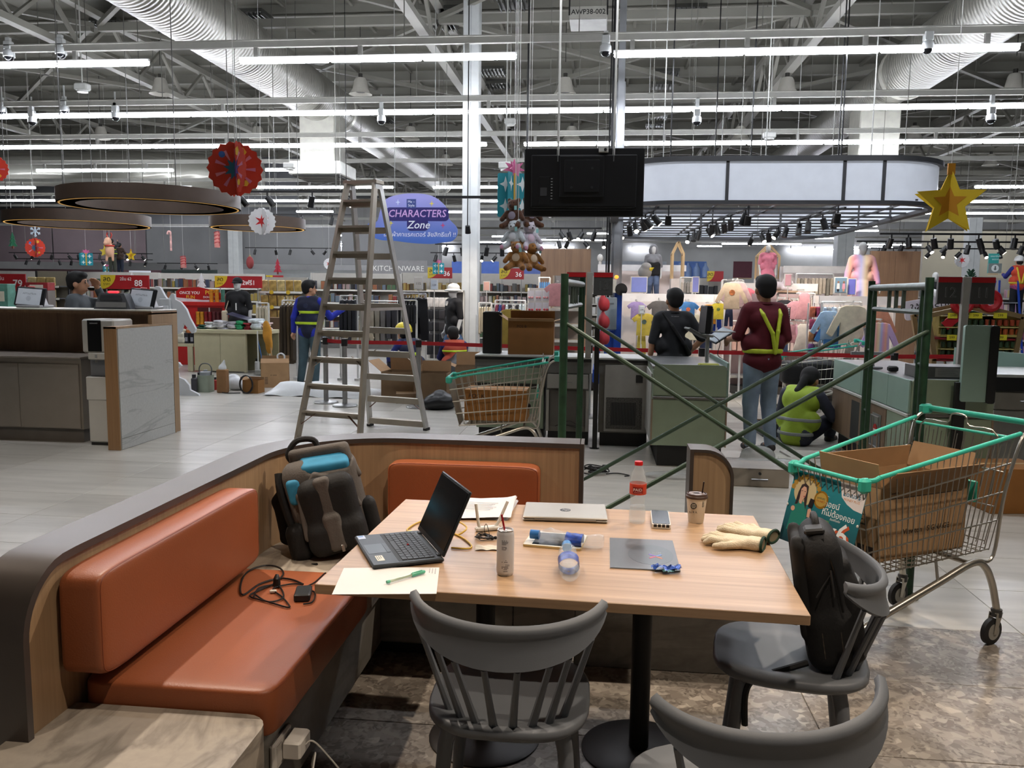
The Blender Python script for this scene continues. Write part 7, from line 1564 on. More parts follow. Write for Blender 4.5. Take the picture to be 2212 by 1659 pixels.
# ---- teddy bears tied in a hanging bunch
def bear(lb,px,py,y,rz,s,c,c2,belly):
    p = at(px,py,y); t = thing('teddy_bear',lb,'soft toy',p,rz,None)
    q = lambda *a: tuple(x*s for x in a); MB_ = mat(c,.95,var=.1,vs=18,bump=.6,bs=70,sheen=.3)
    solid('plush_body',[('e',q(0,0,0),q(.11,.095,.12)),('e',q(0,-.02,.18),q(.095,.09,.085)),('e',q(-.075,0,.255),q(.035,.022,.035)),('e',q(.075,0,.255),q(.035,.022,.035)),('e',q(0,-.1,.16),q(.042,.035,.032)),('c',q(-.1,-.02,.07),q(-.17,-.06,-.03),.04*s,.036*s),('c',q(.1,-.02,.07),q(.17,-.06,-.03),.04*s,.036*s),('c',q(-.07,-.03,-.08),q(-.12,-.13,-.13),.05*s,.046*s),('c',q(.07,-.03,-.08),q(.12,-.13,-.13),.05*s,.046*s)],MB_,t,.010,.02)
    B().ell(q(0,-.136,.17),q(.014,.01,.011),8,6).obj('nose',mat('#1a1210',.4),t)
    for sx in (-1,1): B().ell(q(sx*.035,-.095,.205),q(.010,.008,.012),8,6).obj('eye',mat('#14100e',.25),t); B().ell(q(sx*.13,-.18,-.135),q(.032,.014,.034),10,6).obj('foot_pad',mat(c2,.9),t)
    B().ell(q(0,-.08,.02),q(.06,.02,.065),12,8).obj('belly_patch',mat(belly,.9),t); B().box(s*.06,s*.1,-s*.13,-s*.125,s*.1,s*.16).obj('paper_tag',mat('#8fc4c4',.5),t); B().cyl((0,.03,s*.2),(0,.03,7.35-p.z),.003,n=5).obj('hanging_cord',mat('#c9c9c4',.5),t)
for lb,px,py,y,rz,c,c2,be in (('dark brown teddy bear at the top of the hanging bunch',1110,470,9.0,-.3,'#4a2c1a','#5e3c26','#8a8290'),('dark brown teddy bear half behind the hanging screen',1143,468,9.15,.6,'#4a2c1a','#5e3c26','#8a8290'),('pale pastel teddy bear on the left of the hanging bunch',1112,515,8.95,-.35,'#b9c0c4','#c994ac','#cfd2d8'),('pale pastel teddy bear on the right of the hanging bunch',1142,518,9.1,.55,'#c4bcc6','#c994ac','#d0b8c6'),('tan teddy bear on the left at the bottom of the bunch',1117,560,8.9,-.15,'#94642e','#7a4f24','#c9b49a'),('tan teddy bear on the right at the bottom of the bunch',1147,562,9.1,.7,'#94642e','#7a4f24','#c9b49a')): bear(lb,px,py,y,rz,.72,c,c2,be)
# ---- characters zone sign
SY = 13.0; pc_ = at(893,476,SY); sg = thing('hanging_sign','blue and violet cloud-shaped CHARACTERS Zone sign','sign',pc_); u = SY/1780
def PX(x,y): q = at(x,y,SY)-pc_; return (q.x,q.z)
cl = [PX(x,y) for x,y in spline([(795,505,0),(792,490,0),(800,480,0),(815,478,0),(822,455,0),(835,430,0),(865,420,0),(900,418,0),(935,424,0),(962,445,0),(970,472,0),(986,490,0),(988,505,0),(978,520,0),(955,524,0),(930,527,0),(890,525,0),(850,520,0),(820,518,0)],4,True) for x,y in [(x,y)]] if False else [PX(v.x,v.y) for v in spline([(795,505,0),(792,490,0),(800,480,0),(815,478,0),(822,455,0),(835,430,0),(865,420,0),(900,418,0),(935,424,0),(962,445,0),(970,472,0),(986,490,0),(988,505,0),(978,520,0),(955,524,0),(930,527,0),(890,525,0),(850,520,0),(820,518,0)],4,True)]
bd = B().prism(cl,-.012,.012).obj('sign_board',grad_mat('#4a6fc0','#9a9ad8',2,-.3,.35),sg)
nb = B().prism(rrect(-.44,.57,-.01,.20,.06),-.016,-.012).prism(rrect(-.10,.24,-.16,.03,.06),-.0165,-.012).obj('title_plate',mat('#2a2468',.5,var=.03),bd)
text('CHARACTERS',.16,mat('#c9a4d8',.5,var=0),bd,(.06,-.017,.10),d=.0006,shear=.15,bold=.012,sx=.93); text('Zone',.17,mat('#e8ecf6',.5,var=0),bd,(.08,-.0175,-.075),d=.0006,shear=.25,bold=.008); text('เสื้อผ้าคาแรคเตอร์ ลิขสิทธิ์แท้ !!',.095,mat('#f0f2fa',.5,var=0),bd,(.1,-.0135,-.225),d=.0006,shear=.12)
tgx,tgz = PX(889,440); tg = B().box(tgx-.075,tgx+.075,-.017,-.013,tgz-.07,tgz+.07).obj('brand_tile',mat('#3a4a86',.5,var=0),bd); text('Me –',.055,mat('#dfe4f2',.5,var=0),tg,(tgx,-.018,tgz+.028),d=.0004); text('Style',.055,mat('#dfe4f2',.5,var=0),tg,(tgx,-.018,tgz-.03),d=.0004)
for x,z_,c in ((933,440,'#e0cf5a'),(845,482,'#e0cf5a'),(957,487,'#c04a78'),(860,437,'#c9d2ee')): q = PX(x,z_); B().prism([(q[0]+a*.04,q[1]+b_*.05) for a,b_ in starpoly(1,.3,4)],-.015,-.012).obj('printed_sparkle',mat(c,.5,var=0),bd)
for x in (-.3,.35): B().cyl((x,0,.3),(x,0,7.44-pc_.z),.006,n=6).obj('hanging_wire',mat('#8f8f8b',.4),sg)
rl = thing('black_rail','black suspended rail passing in front of the white column','rail',(0,0,0)); B().box(at(735,425,SY).x,at(1145,428,SY).x,SY+.06,SY+.10,pc_.z+.35,pc_.z+.39).obj('rail_bar',M_SPB,rl)
for px in (745,1135): x = at(px,425,SY).x; B().cyl((x,SY+.08,pc_.z+.38),(x,SY+.08,7.44),.006,n=6).obj('hanger_rod',M_SPB,rl)
# ================================================================ LOW PRODUCTS, SHELVES, SIGNS
def island_mat(cols,rough=.45):
    m = bpy.data.materials.new('goods'); m.use_nodes = True; N = m.node_tree.nodes; L = m.node_tree.links; b = N['Principled BSDF']; b.inputs['Roughness'].default_value = rough
    g = N.new('ShaderNodeNewGeometry'); r = N.new('ShaderNodeValToRGB'); r.color_ramp.interpolation = 'CONSTANT'; L.new(g.outputs['Random Per Island'],r.inputs[0]); e = r.color_ramp.elements
    e[0].position = 0; e[0].color = (*lin(cols[0]),1); e[1].position = 1-1/len(cols); e[1].color = (*lin(cols[-1]),1)
    for i,c in enumerate(cols[1:-1]): x = e.new((i+1)/len(cols)); x.color = (*lin(c),1)
    L.new(r.outputs[0],b.inputs['Base Color']); return m
G_MIX = island_mat(['#7a2a24','#8f7c3c','#3f5a3a','#a8a498','#33384a','#4a3a2e','#8a5638','#2a2a2c','#94807c','#5a6670','#1f1e1e','#6b6a66']); G_GOLD = island_mat(['#8f7434','#a88c48','#6b552a','#b9a468','#4a4030','#c4b890','#7a3a20']); G_BLK = island_mat(['#17171a','#2a2a2e','#0e0e10','#3a3a3e','#55555a']); G_PAST = island_mat(['#d8a8b4','#c9c0d8','#e0d0c0','#a8c0d8','#d890a0','#e8e0d8','#b890b8','#d8c890']); G_WHT = island_mat(['#c9c6bd','#b0aca0','#d8d6d0','#9a9488','#8d7f6a'])
def gondola(lb,xa,xb,y,zs,dp=.42,goods=None,gh=.2,gw=.14,top=None,col='#c9c6be',back='#bdb9b0',seed=1,hang=False):
    w_ = xb-xa; t = thing('shelf_unit',lb,'shelf',(xa,y,0)); H_ = top or zs[-1]+.35; M_ = mat(col,.5,var=.03); r = random.Random(seed)
    B().box(0,w_,dp,dp+.03,0,H_).obj('back_panel',mat(back,.6,var=.03),t); B().box(0,w_,.03,dp,0,.12).obj('plinth',mat('#5d5b57',.5),t)
    for x in (0,w_-.03): B().box(x,x+.03,dp-.03,dp+.03,0,H_).obj('upright',M_,t)
    for i,z_ in enumerate(zs):
        sh = B().box(0,w_,0,dp,z_-.025,z_,.003).obj('shelf',M_,t); B().box(0,w_,-.008,0,z_-.04,z_).obj('price_rail',mat('#d5d2c8',.5),sh)
        if goods is not None:
            b = B(); x = .02
            while x < w_-gw*.7:
                q = gw*r.uniform(.75,1.15); h_ = gh*r.uniform(.75,1.1)
                if r.random() < .93: b.box(x,x+q*.92,.03+r.uniform(0,.03),.2,z_,z_+h_,.01)
                x += q
            if b.f: tag(b.obj('stocked_goods',goods,t),kind='stuff')
    return t
def gx(a,b_,y): return at(a,640,y).x,at(b_,640,y).x
def price_board(lb,pxa,pxb,pya,pyb,y,big,small='',sale=True,c='#9c1c20',bigx=.78,bs=.62):
    a,b_ = at(pxa,pyb,y),at(pxb,pya,y); t = thing('price_board',lb,'sign',(a.x,y,a.z)); W2,H2 = b_.x-a.x,b_.z-a.z
    bd = B().box(0,W2,-.012,.012,0,H2).obj('board',mat(c,.5,var=.03),t)
    if sale:
        q = min(W2*.45,H2*1.15); yl = [(0,0)]+[(0,H2),(q,H2)]+[(q*math.cos(k*pi/12),H2-H2*math.sin(k*pi/12)) for k in range(1,6)]
        B().prism(yl,-.016,-.012).obj('yellow_corner',mat('#c9b02c',.5,var=0),bd); text('ลด',H2*.5,mat('#181410',.5,var=0),bd,(q*.42,-.017,H2*.7),d=.0005,bold=.01); text('ราคา',H2*.28,mat('#181410',.5,var=0),bd,(q*.4,-.017,H2*.35),d=.0005)
    if big: text(big,H2*bs,mat('#ece6e2',.5,var=0),bd,(W2*bigx,-.014,H2*.42),d=.0005,bold=.012)
    if small: text(small,H2*.3,mat('#ece6e2',.5,var=0),bd,(W2*(.52 if sale else .3),-.014,H2*.72),d=.0005)
    for x in (W2*.1,W2*.9): B().cyl((x,.02,-a.z),(x,.02,.02),.01,n=6).obj('stand_rod',mat('#8f8f8b',.4),t)
price_board('red price board reading 79',-20,55,592,628,16,'79','2ชิ้น',False); price_board('red and yellow price board reading 88 beside the paper trees',219,322,595,624,16.2,'88','2ชิ้น 62'); price_board('red and yellow board offering two get one free',465,566,597,621,16.95,'2ฟรี1','',True,bigx=.72,bs=.55)
price_board('red price board reading 99 under the grey wall',572,612,595,613,24,'99'); price_board('red price board reading 299 behind the man in blue',680,716,596,614,24,'299'); price_board('red price board reading 36 with a paper gift before it',924,977,578,601,24,'36','38'); price_board('red price board reading 36 below the teddy bears',1079,1132,580,603,24,'36'); price_board('red and yellow price board above the children racks',1527,1563,586,608,24,'')
def store_board(lb,pxa,pxb,pya,pyb,y,c,txt=None,tc='#e8e6e0',emit=0,k=.6):
    a,b_ = at(pxa,pyb,y),at(pxb,pya,y); t = thing('wall_sign',lb,'sign',(a.x,y,a.z)); W2,H2 = b_.x-a.x,b_.z-a.z
    B().box(0,W2,-.02,.02,0,H2).obj('panel',mat(c,.5,var=.04,emit=emit),t)
    B().box(0,W2,-.03,-.02,-.04,.0).obj('lower_trim',mat('#b09a7a',.5),t)
    if txt: text(txt,H2*k,mat(tc,.5,var=0,emit=emit*3),t,(W2*.5,-.024,H2*.5),d=.001)
    return t
store_board('grey KITCHENWARE department panel behind the ladder',800,922,563,598,30,'#8a8888','KITCHENWARE',k=.45)
for i,(a,b_,c,lb) in enumerate(((976,1004,'#4a6ab8','blue department panel left of the white column'),(1040,1078,'#4a6ab8','blue department panel right of the white column'),(1300,1440,'#9aa0a8','pale grey department panel behind the child mannequin'),(1452,1526,'#4f74b8','blue department panel with bottle prints'),(1128,1168,'#5a70b0','blue department panel behind the teddy bears'),(1583,1625,'#5a1f30','dark red department panel above the children racks'))):
    t = store_board(lb,a,b_,565,600,30,c)
    if i == 3:
        for k in range(4): B().lathe([(.12,0),(.13,.3),(.05,.42),(.05,.5)],12,(.25+k*.3,-.0,.03)).obj('bottle_print',mat('#8fa8d4',.5),t)
store_board('white EVERYDAY lit shop sign in the far left',280,325,585,604,28,'#8f949c','EVERYDAY','#f4f4ff',.8,.5)
st_ = store_board('teal and grey hanging aisle sign with a down arrow',2133,2158,548,590,20,'#2f8c86'); a_ = at(2145,580,20)
B().box(0,.285,-.03,-.02,0,.22).obj('arrow_panel',mat('#6f7674',.5),st_); B().prism(circ(.08,18,(.143,.11)),-.036,-.03).obj('arrow_disc',mat('#c9cecc',.5),st_); B().prism([(.128,.16),(.158,.16),(.158,.1),(.18,.1),(.143,.06),(.106,.1),(.128,.1)],-.04,-.036).obj('arrow',mat('#4a5250',.5),st_); text('แผนกสินค้า',.05,mat('#d4e4e2',.5,var=0),st_,(.143,-.025,.38),d=.0005); text('ลดราคา',.05,mat('#d4e4e2',.5,var=0),st_,(.143,-.025,.31),d=.0005)
# far bright shop band and back gondolas
for i,(a,b_,y,c,lb) in enumerate(((-40,350,40,'#a07a80','mauve shop wall in the far left'),(350,470,38,'#8fa09c','glassy shop front panel in the far left'),(524,800,36,'#c9ccca','bright white shop interior wall beyond the snack aisle'))):
    p0_,p1_ = at(a,628,y),at(b_,588,y); o = B().box(0,p1_.x-p0_.x,0,.05,0,2.45).obj('shop_wall',mat(c,.5,var=.1,vs=.8)); o.location = (p0_.x,y,0); tag(o,lb,'wall panel')
for i,(a,b_,y,h_,g,lb) in enumerate(((-30,330,24,1.9,G_MIX,'long grocery shelf behind the service counter'),(330,560,22,1.85,G_MIX,'snack shelf of mixed packets behind the red promotion board'),(660,860,22,1.9,G_MIX,'shelf of household goods behind the ladder'),(860,1000,25,2.0,G_GOLD,'shelf of amber bottles below a price board'),(1035,1180,25,2.0,G_MIX,'shelf of homeware right of the white column'),(1180,1500,27,2.0,G_WHT,'pale shelf wall behind the children racks'),(1500,1600,24,1.9,G_BLK,'dark shelf of bottles behind the pale jumpers'),(2130,2260,22,1.95,G_PAST,'blister-pack shelf behind the blue ladder'),(1990,2070,22,1.8,G_BLK,'dark clothes shelf beyond the wood panel'))):
    xa,xb = gx(a,b_,y); gondola(lb,xa,xb,y,[.2,.55,.9,1.25,1.6],.45,g,.24,.13,h_+.15,seed=i)
# individual snack bags on the near snack shelf
bagm = B().puff(rrect(-.085,.085,-.12,.12,.012,2),.07,.25).mesh('snack_bag'); bagcols = ['#a8894a','#8f6a2c','#b59a5c','#6a5030','#9c8450','#c0ab74']
xa,xb = gx(560,652,17.2); xb = max(xb,xa+.9)
gondola('snack shelf of golden packets beside the man in blue',xa,xb,17.2,[.25,.58,.9,1.22,1.54],.4,None,top=1.85)
r7 = random.Random(4); n = int((xb-xa)/.185)
for k,z_ in enumerate((.25,.58,.9,1.22,1.54)):
    for i in range(n):
        c = r7.choice(bagcols if k > 1 else bagcols+['#5a6a3a','#3a3a3c','#8a8a80'])
        o = shared('snack_bag',bagm,mat(c,.3,.25,var=.25,vs=14),None,(xa+.1+i*.185,17.2+.06+.02*r7.random(),z_+.125),(.12,0,r7.uniform(-.15,.15))); tag(o,'foil snack packet standing on the golden snack shelf','snack packet','snack packets on the golden shelf')
    for i in (1,3):
        if i < n: o = B().prism(circ(.045,16),-.004,.004).obj('price_disc',mat('#c9a82c',.5,var=0),loc=(xa+.1+i*.185,17.18,z_-.02)); tag(o,'round yellow price disc clipped to the golden snack shelf','price tag','yellow price discs on the snack shelf')
# beige packs behind the cashier
pkm = B().box(-.09,.09,-.03,.03,0,.17,.012).mesh('snack_box'); xa,xb = gx(55,128,15.5); gondola('black-shelved rack of beige snack boxes behind the cashier',xa,xb,15.5,[.9,1.13,1.36,1.6],.35,None,top=1.9,col='#2a2a2c',back='#8f8878')
for z_ in (.9,1.13,1.36,1.6):
    for i in range(int((xb-xa)/.2)): o = shared('snack_box',pkm,mat('#a8925c' if (i % 3) else '#b9a878',.5,var=.2,vs=16),None,(xa+.12+i*.2,15.56,z_)); tag(o,'beige snack box on the rack behind the cashier','snack box','beige snack boxes behind the cashier')
for i,(px,py,w_,h_,c,lb) in enumerate(((8,640,.3,.42,'#5a8a7a','green printed gift box at the counter end'),(22,652,.3,.14,'#7aa8c4','pale blue gift box behind the left till'),(40,645,.22,.25,'#b49ab8','lilac gift box behind the left till'),(30,618,.42,.14,'#8f2a2c','red boxed sweets on the left stack'))):
    p = at(px,py,13); o = B().box(-w_/2,w_/2,-.1,.1,0,h_,.006); t = thing('gift_box',lb,'box',(p.x,13+.22*i,p.z-h_/2)); o.obj('box_body',mat(c,.5,var=.15,vs=9),t); B().box(-w_*.3,w_*.3,-.104,-.1,h_*.3,h_*.7).obj('box_print',mat('#d5cdb8',.5),t); B().box(-w_/2,w_/2,-.1,.1,-(p.z-h_/2),0).obj('stand',mat('#77706a',.5),t)
# ---- red promotion stand
PY = 16.3; a,b_ = at(372,700,PY),at(484,700,PY); W2 = b_.x-a.x; rs = thing('promotion_stand','red crisps promotion stand with a printed header board','display stand',(a.x,PY,0)); zz = lambda py: at(420,py,PY).z; MRED = mat('#a81c1a',.45,var=.04)
B().box(0,W2,0,.5,0,zz(655)).obj('stand_body',MRED,rs); B().box(-.02,W2+.02,-.02,.5,zz(660),zz(652)).obj('stand_shelf',mat('#b5241f',.45),rs)
hb = B().prism([(0,zz(655)),(W2*.98,zz(655)),(W2*.98,zz(640)),(W2*.78,zz(628)),(W2*.45,zz(620)),(W2*.1,zz(622)),(0,zz(630))],.2,.22).obj('header_board',MRED,rs); B().prism([(0,zz(655)),(W2*.95,zz(655)),(W2*.95,zz(647)),(W2*.5,zz(648)),(0,zz(643))],.19,.2).obj('snow_print',mat('#d8dadc',.5),hb)
text('ONCE YOU',.085,mat('#f0eeea',.5,var=0),hb,(W2*.26,.196,zz(633)),d=.001,bold=.015,shear=.1); text('POP',.115,mat('#e0b23a',.5,var=0),hb,(W2*.66,.196,zz(632)),d=.001,bold=.02); text('FUN',.10,mat('#e0b23a',.5,var=0),hb,(W2*.28,.196,zz(642.5)),d=.001,bold=.02); text("DON'T STOP",.06,mat('#f0eeea',.5,var=0),hb,(W2*.68,.196,zz(642)),d=.001,bold=.015)
B().prism([(x*.34+W2*.22,z_*.34+zz(698)) for x,z_ in TREE],-.03,-.005).obj('tree_print',mat('#2c6a38',.5),rs); B().box(W2*.5,W2*.97,-.004,.0,zz(700),zz(664)).obj('can_niche',mat('#4a1412',.6),rs); B().box(W2*.72,W2*.74,-.02,0,zz(700),zz(664)).obj('divider',mat('#c9c6c0',.5),rs)
canm = B().lathe([(0,0),(.04,0),(.04,.24),(.042,.245),(.042,.26),(0,.26)],14).mesh('crisps_tube')
for i in range(7): o = shared('crisps_tube',canm,mat(('#c98a2a','#c98a2a','#7a1f24','#7a1f24','#5a2a2c','#5a2a2c','#5a2a2c')[i],.35,var=.15,vs=20),None,(a.x+W2*.53+i*.088,PY-.06,zz(700)+.0)); tag(o,('orange crisps tube in the red stand niche','dark red crisps tube in the red stand niche','brown crisps tube in the red stand niche')[(0,0,1,1,2,2,2)[i]],'crisps tube','crisps tubes in the red stand')
for i,(px,c,lb) in enumerate(((452,'#cf8a2a','orange crisps tube standing on the red stand'),(464,'#c9852a','tall orange crisps tube on the red stand end'),(477,'#4a7a6a','green crisps tube on the red stand end'))): q = at(px,655,PY); o = shared('crisps_tube',canm,mat(c,.35,var=.15,vs=20),None,(q.x,PY+.1,zz(652))); tag(o,lb,'crisps tube')
lb_ = B().box(W2*.5,W2*.97,-.03,-.01,zz(704),zz(698)); lb_.obj('shelf_lip',mat('#8f1a1c',.45),rs)
# ---- cream display table with clothes
CY = 15.0; a,b_,c_ = at(420,760,CY),at(532,760,CY),at(582,760,CY); z1 = at(480,712,CY).z; ct = thing('display_table','cream display table with panelled front and open side','table',(a.x,CY,0)); W1,W3 = b_.x-a.x,c_.x-a.x; MCR = mat('#c2bb9a',.5,var=.03)
B().box(0,W3,-.05,.5,z1-.07,z1,.004).obj('table_top',MCR,ct); B().box(0,W1*.5-.004,0,.03,.02,z1-.07).obj('front_panel',MCR,ct); B().box(W1*.5+.004,W1-.05,0,.03,.02,z1-.07).obj('front_panel',MCR,ct); B().box(W1-.045,W1,-.02,.05,0,z1-.07).obj('leg',MCR,ct); B().box(W3-.05,W3,0,.05,0,z1-.07).obj('leg',MCR,ct); B().box(.0,W3,.44,.47,0,z1-.07).obj('back_panel',mat('#8d8869',.5),ct)
t = thing('low_table','low cream side table stacked with gift goods','table',(at(374,780,CY).x,CY,0)); z2 = at(400,742,CY).z; w_ = a.x-t.location.x-.02
B().box(0,w_,0,.6,z2-.06,z2,.004).obj('table_top',MCR,t); B().box(.0,.05,.0,.05,0,z2-.06).obj('leg',MCR,t); B().box(w_-.12,w_-.02,0,.05,0,z2-.06).obj('leg',MCR,t)
for i,(px,c,lb) in enumerate(((401,'#26262a','black boxed mug on the low cream table'),(413,'#232328','second black boxed mug on the low cream table'))): q = at(px,742,CY); t = thing('mug_box',lb,'box',(q.x,CY+.08,z2)); B().box(-.045,.045,-.05,.05,0,.2,.004).obj('box_body',mat(c,.5),t); B().box(-.025,.025,-.053,-.05,.04,.12).obj('box_window',mat('#9a9aa0',.4),t)
q = at(385,742,CY); o = solid('folded_towels',[('b',(0,0,.06),(.12,.12,.06),.03),('b',(0,0,.16),(.11,.11,.05),.03),('e',(.03,0,.23),(.08,.08,.05))],mat('#c0bba8',.85,var=.1,vs=12),None,.014,.015,(q.x,CY+.12,z2)); tag(o,'stack of cream folded towels on the low cream table','towels')
q = at(403,730,CY); t = thing('gnome_figure','small gnome figure with pointed red hat on the mug boxes','figure',(q.x,CY+.1,z2+.2)); B().lathe([(.0,0),(.05,.0),(.055,.05),(.03,.08),(0,.09)],14).obj('gnome_body',mat('#b06a3a',.7),t); B().lathe([(.05,.08),(.02,.15),(0,.2)],12).obj('hat',mat('#a3201f',.7),t); B().ell((0,-.03,.075),(.035,.02,.025),8,6).obj('beard',mat('#d8d4c8',.8),t)
PT = z1
pile = [(430,'#1f4a38',.26,.07,'dark green folded garment at the table end'),(446,'#c9cac8',.34,.13,'white draped garment on the cream table'),(470,'#b9b8bc',.34,.16,'stack of white folded tees on the cream table'),(494,'#a8a5aa',.3,.14,'stack of grey-striped folded tees on the cream table'),(513,'#2a8a5a',.2,.17,'bright green folded tee on the cream table'),(530,'#8a2a30',.22,.12,'dark red and white folded tee on the cream table'),(548,'#c4cdd0',.36,.2,'heap of pale garments at the right of the cream table'),(566,'#c9b4b0',.22,.13,'pinkish folded garment at the cream table corner')]
for i,(px,c,w_,h_,lb) in enumerate(pile):
    q = at(px,712,CY); r8 = random.Random(i); w_ *= .62; pr = [('b',(r8.uniform(-.03,.03),r8.uniform(-.03,.03),h_*(k+.5)/5),(w_*.5*r8.uniform(.8,1),.17*r8.uniform(.8,1),h_*.13),.012,(r8.uniform(-.08,.08),r8.uniform(-.12,.12),r8.uniform(-.2,.2))) for k in range(5)]; o = solid('folded_clothes',pr,mat(c,.85,var=.3,vs=7),None,.012,.006,(q.x,CY+.2+.05*(i % 2),PT)); tag(o,lb,'clothes')
o = B().box(-.22,.22,-.15,.15,0,.012,.002).obj('picture_board',mat('#26263c',.4),loc=(at(507,700,CY).x,CY+.25,PT+.24),rot=(.1,.28,.1)); tag(o,'dark printed board lying tilted on the folded tees','board')
for i,(p0,p1,c,r_,lb) in enumerate((((557,735),(573,795),'#2f5a8c',.012,'blue broom handle leaning on the cream table'),((556,715),(558,790),'#c9c9c4',.012,'white mop pole leaning on the cream table'),((585,750),(590,790),'#b08a5c',.012,'wooden pole leaning beside the yellow duster'))):
    a_,e_ = at(*p0,CY-.1),at(*p1,CY-.35); e_.z = .02; t = thing('broom',lb,'broom',e_); B().cyl((0,0,0),a_-e_,r_,n=8).obj('pole',mat(c,.5),t); B().box(-.06,.06,-.04,.04,-.02,.08,.01).obj('brush_head',mat('#c4a83a' if i == 0 else '#8f8f88',.7),t)
q = at(581,715,CY); o = solid('yellow_duster',[('e',(0,0,0),(.09,.05,.2)),('e',(.03,0,-.2),(.07,.05,.18)),('e',(-.02,0,.15),(.06,.05,.1))],mat('#c98f36',.9,var=.15),None,.016,.02,(q.x,CY-.08,q.z-.05)); tag(o,'yellow cloth duster hanging at the cream table edge','duster')
for i,(dx,z_,lb) in enumerate(((0,0,'brown carton at the bottom of the aisle-end stack'),(.02,.34,'brown carton in the middle of the aisle-end stack'),(-.01,.68,'brown carton at the top of the aisle-end stack'))): q = at(601,790,16.3); carton(lb,(q.x+dx,16.3,z_),.1*i,.26,.4,.335,col=mat('#5a4632',.8),group='stacked aisle-end cartons')
# ---- reindeer cut-out board
RY = 11.6; rp = [(293,655),(296,648),(330,647),(338,640),(334,626),(338,618),(347,620),(358,640),(364,647),(372,634),(378,635),(380,647),(392,653),(404,668),(412,688),(424,710),(422,718),(416,720),(404,705),(398,698),(392,718),(380,724),(376,780),(388,783),(393,790),(383,797),(388,815),(400,820),(410,832),(412,842),(430,851),(432,857),(375,859),(300,861)]
o_ = at(375,859,RY); rd = thing('reindeer_board','white foam reindeer cut-out board seen from behind','display board',(o_.x,RY,0)); pl = [(at(x,y,RY).x-o_.x,max(0,at(x,y,RY).z)) for x,y in rp]; B().prism(pl,-.025,.025).obj('foam_board',mat('#cfd2d4',.6,var=.02),rd)
q0,q1 = at(352,730,RY),at(372,645,RY); B().box(q0.x-o_.x,q1.x-o_.x,-.07,-.025,q0.z,q1.z,.01).obj('support_block',mat('#c4c8ca',.6),rd); B().box(q0.x-o_.x+.04,q1.x-o_.x-.02,-.085,-.07,q1.z-.3,q1.z-.1,.01).obj('clip',mat('#d4d8da',.5),rd)
# ================================================================ CLOTHES DEPARTMENT
def wood_wall(lb,pxa,pxb,py,y):
    a,b_ = at(pxa,py,y),at(pxb,py,y); t = thing('feature_wall',lb,'wall panel',(a.x,y,0)); w_ = b_.x-a.x; n = max(2,round(w_/.45))
    for i in range(n): B().box(w_*i/n+.002,w_*(i+1)/n-.002,0,.04,0,a.z,.002).obj('veneer_board',wood('#7a5f4a','#94765c','z',.5),t)
    B().box(0,w_,.04,.07,0,a.z).obj('backing',mat('#5d4a3a',.6),t)
wood_wall('wood veneer wall panel beside the teddy bears',1168,1277,537,17.5); wood_wall('tall wood veneer wall panel behind the rainbow dress',1882,1990,542,14.2)
GM = {k: B().puff(v,t_,.07) for k,v,t_ in (('tee',[(-.17,1),(.17,1),(.32,.96),(.56,.76),(.45,.60),(.33,.70),(.33,.35),(.34,0),(-.34,0),(-.33,.35),(-.33,.70),(-.45,.60),(-.56,.76),(-.32,.96)],.09),('long',[(-.17,1),(.17,1),(.30,.95),(.48,.6),(.62,.28),(.50,.2),(.29,.62),(.30,0),(-.30,0),(-.29,.62),(-.50,.2),(-.62,.28),(-.48,.6),(-.30,.95)],.09),('pants',[(-.2,1),(0,1),(.2,1),(.24,.5),(.26,0),(.06,0),(.02,.55),(-.02,.55),(-.06,0),(-.26,0),(-.24,.5)],.08),('dress',[(-.12,1),(.12,1),(.2,.9),(.17,.68),(.26,.3),(.34,0),(0,-.02),(-.34,0),(-.26,.3),(-.17,.68),(-.2,.9)],.1),('edge',[(-.05,1),(.05,1),(.10,.86),(.085,.4),(.09,0),(-.09,0),(-.085,.4),(-.10,.86)],.32))}
GM = {k: v.mesh(k) for k,v in GM.items()}
me_hang = B().tube([(-.22,0,-.07),(-.05,0,.03),(0,0,.05),(.05,0,.03),(.22,0,-.07)],.012,6).tube(spline([(0,0,.05),(0,0,.1),(.03,0,.13),(.05,0,.1)],4),.006,5).mesh('hanger')
me_peg = B().box(-.008,.008,-.02,.46,-.012,.012).mesh('peg'); M_HGR = mat('#d4d2cc',.4); NAMES = dict(tee='t_shirt',long='jumper',pants='trousers',dress='dress',edge='hanging_garment')
def cloth(kind,px,pyt,pyb,y,c,lb,rz=0,grp=None,m=None,cat=None,prt=None,wx=None):
    a,b_ = at(px,pyt,y),at(px,pyb,y); h = a.z-b_.z; t = thing(NAMES[kind],lb,cat or {'tee': 'shirt','long': 'jumper','pants': 'trousers','dress': 'dress','edge': 'garment'}[kind],(a.x,y,b_.z),rz,grp)
    shared('cloth',GM[kind],m or mat(c,.88,var=.09,vs=5,bump=.3,bs=10),t,scale=(wx or h,h,h))
    s_ = shared('hanger',me_hang,M_HGR,t,(0,0,h*.99),pi/2 if kind == 'edge' else 0,scale=(h*(.7 if kind == 'edge' else 1),h*.4,h))
    if kind != 'edge': shared('peg_arm',me_peg,M_HGR,t,(0,0,h*1.1))
    if prt: B().prism(circ(h*.11,10,(0,h*.62)),-h*.055,-h*.048).obj('printed_motif',mat(prt,.7,var=.4,vs=30),t); 
    return t
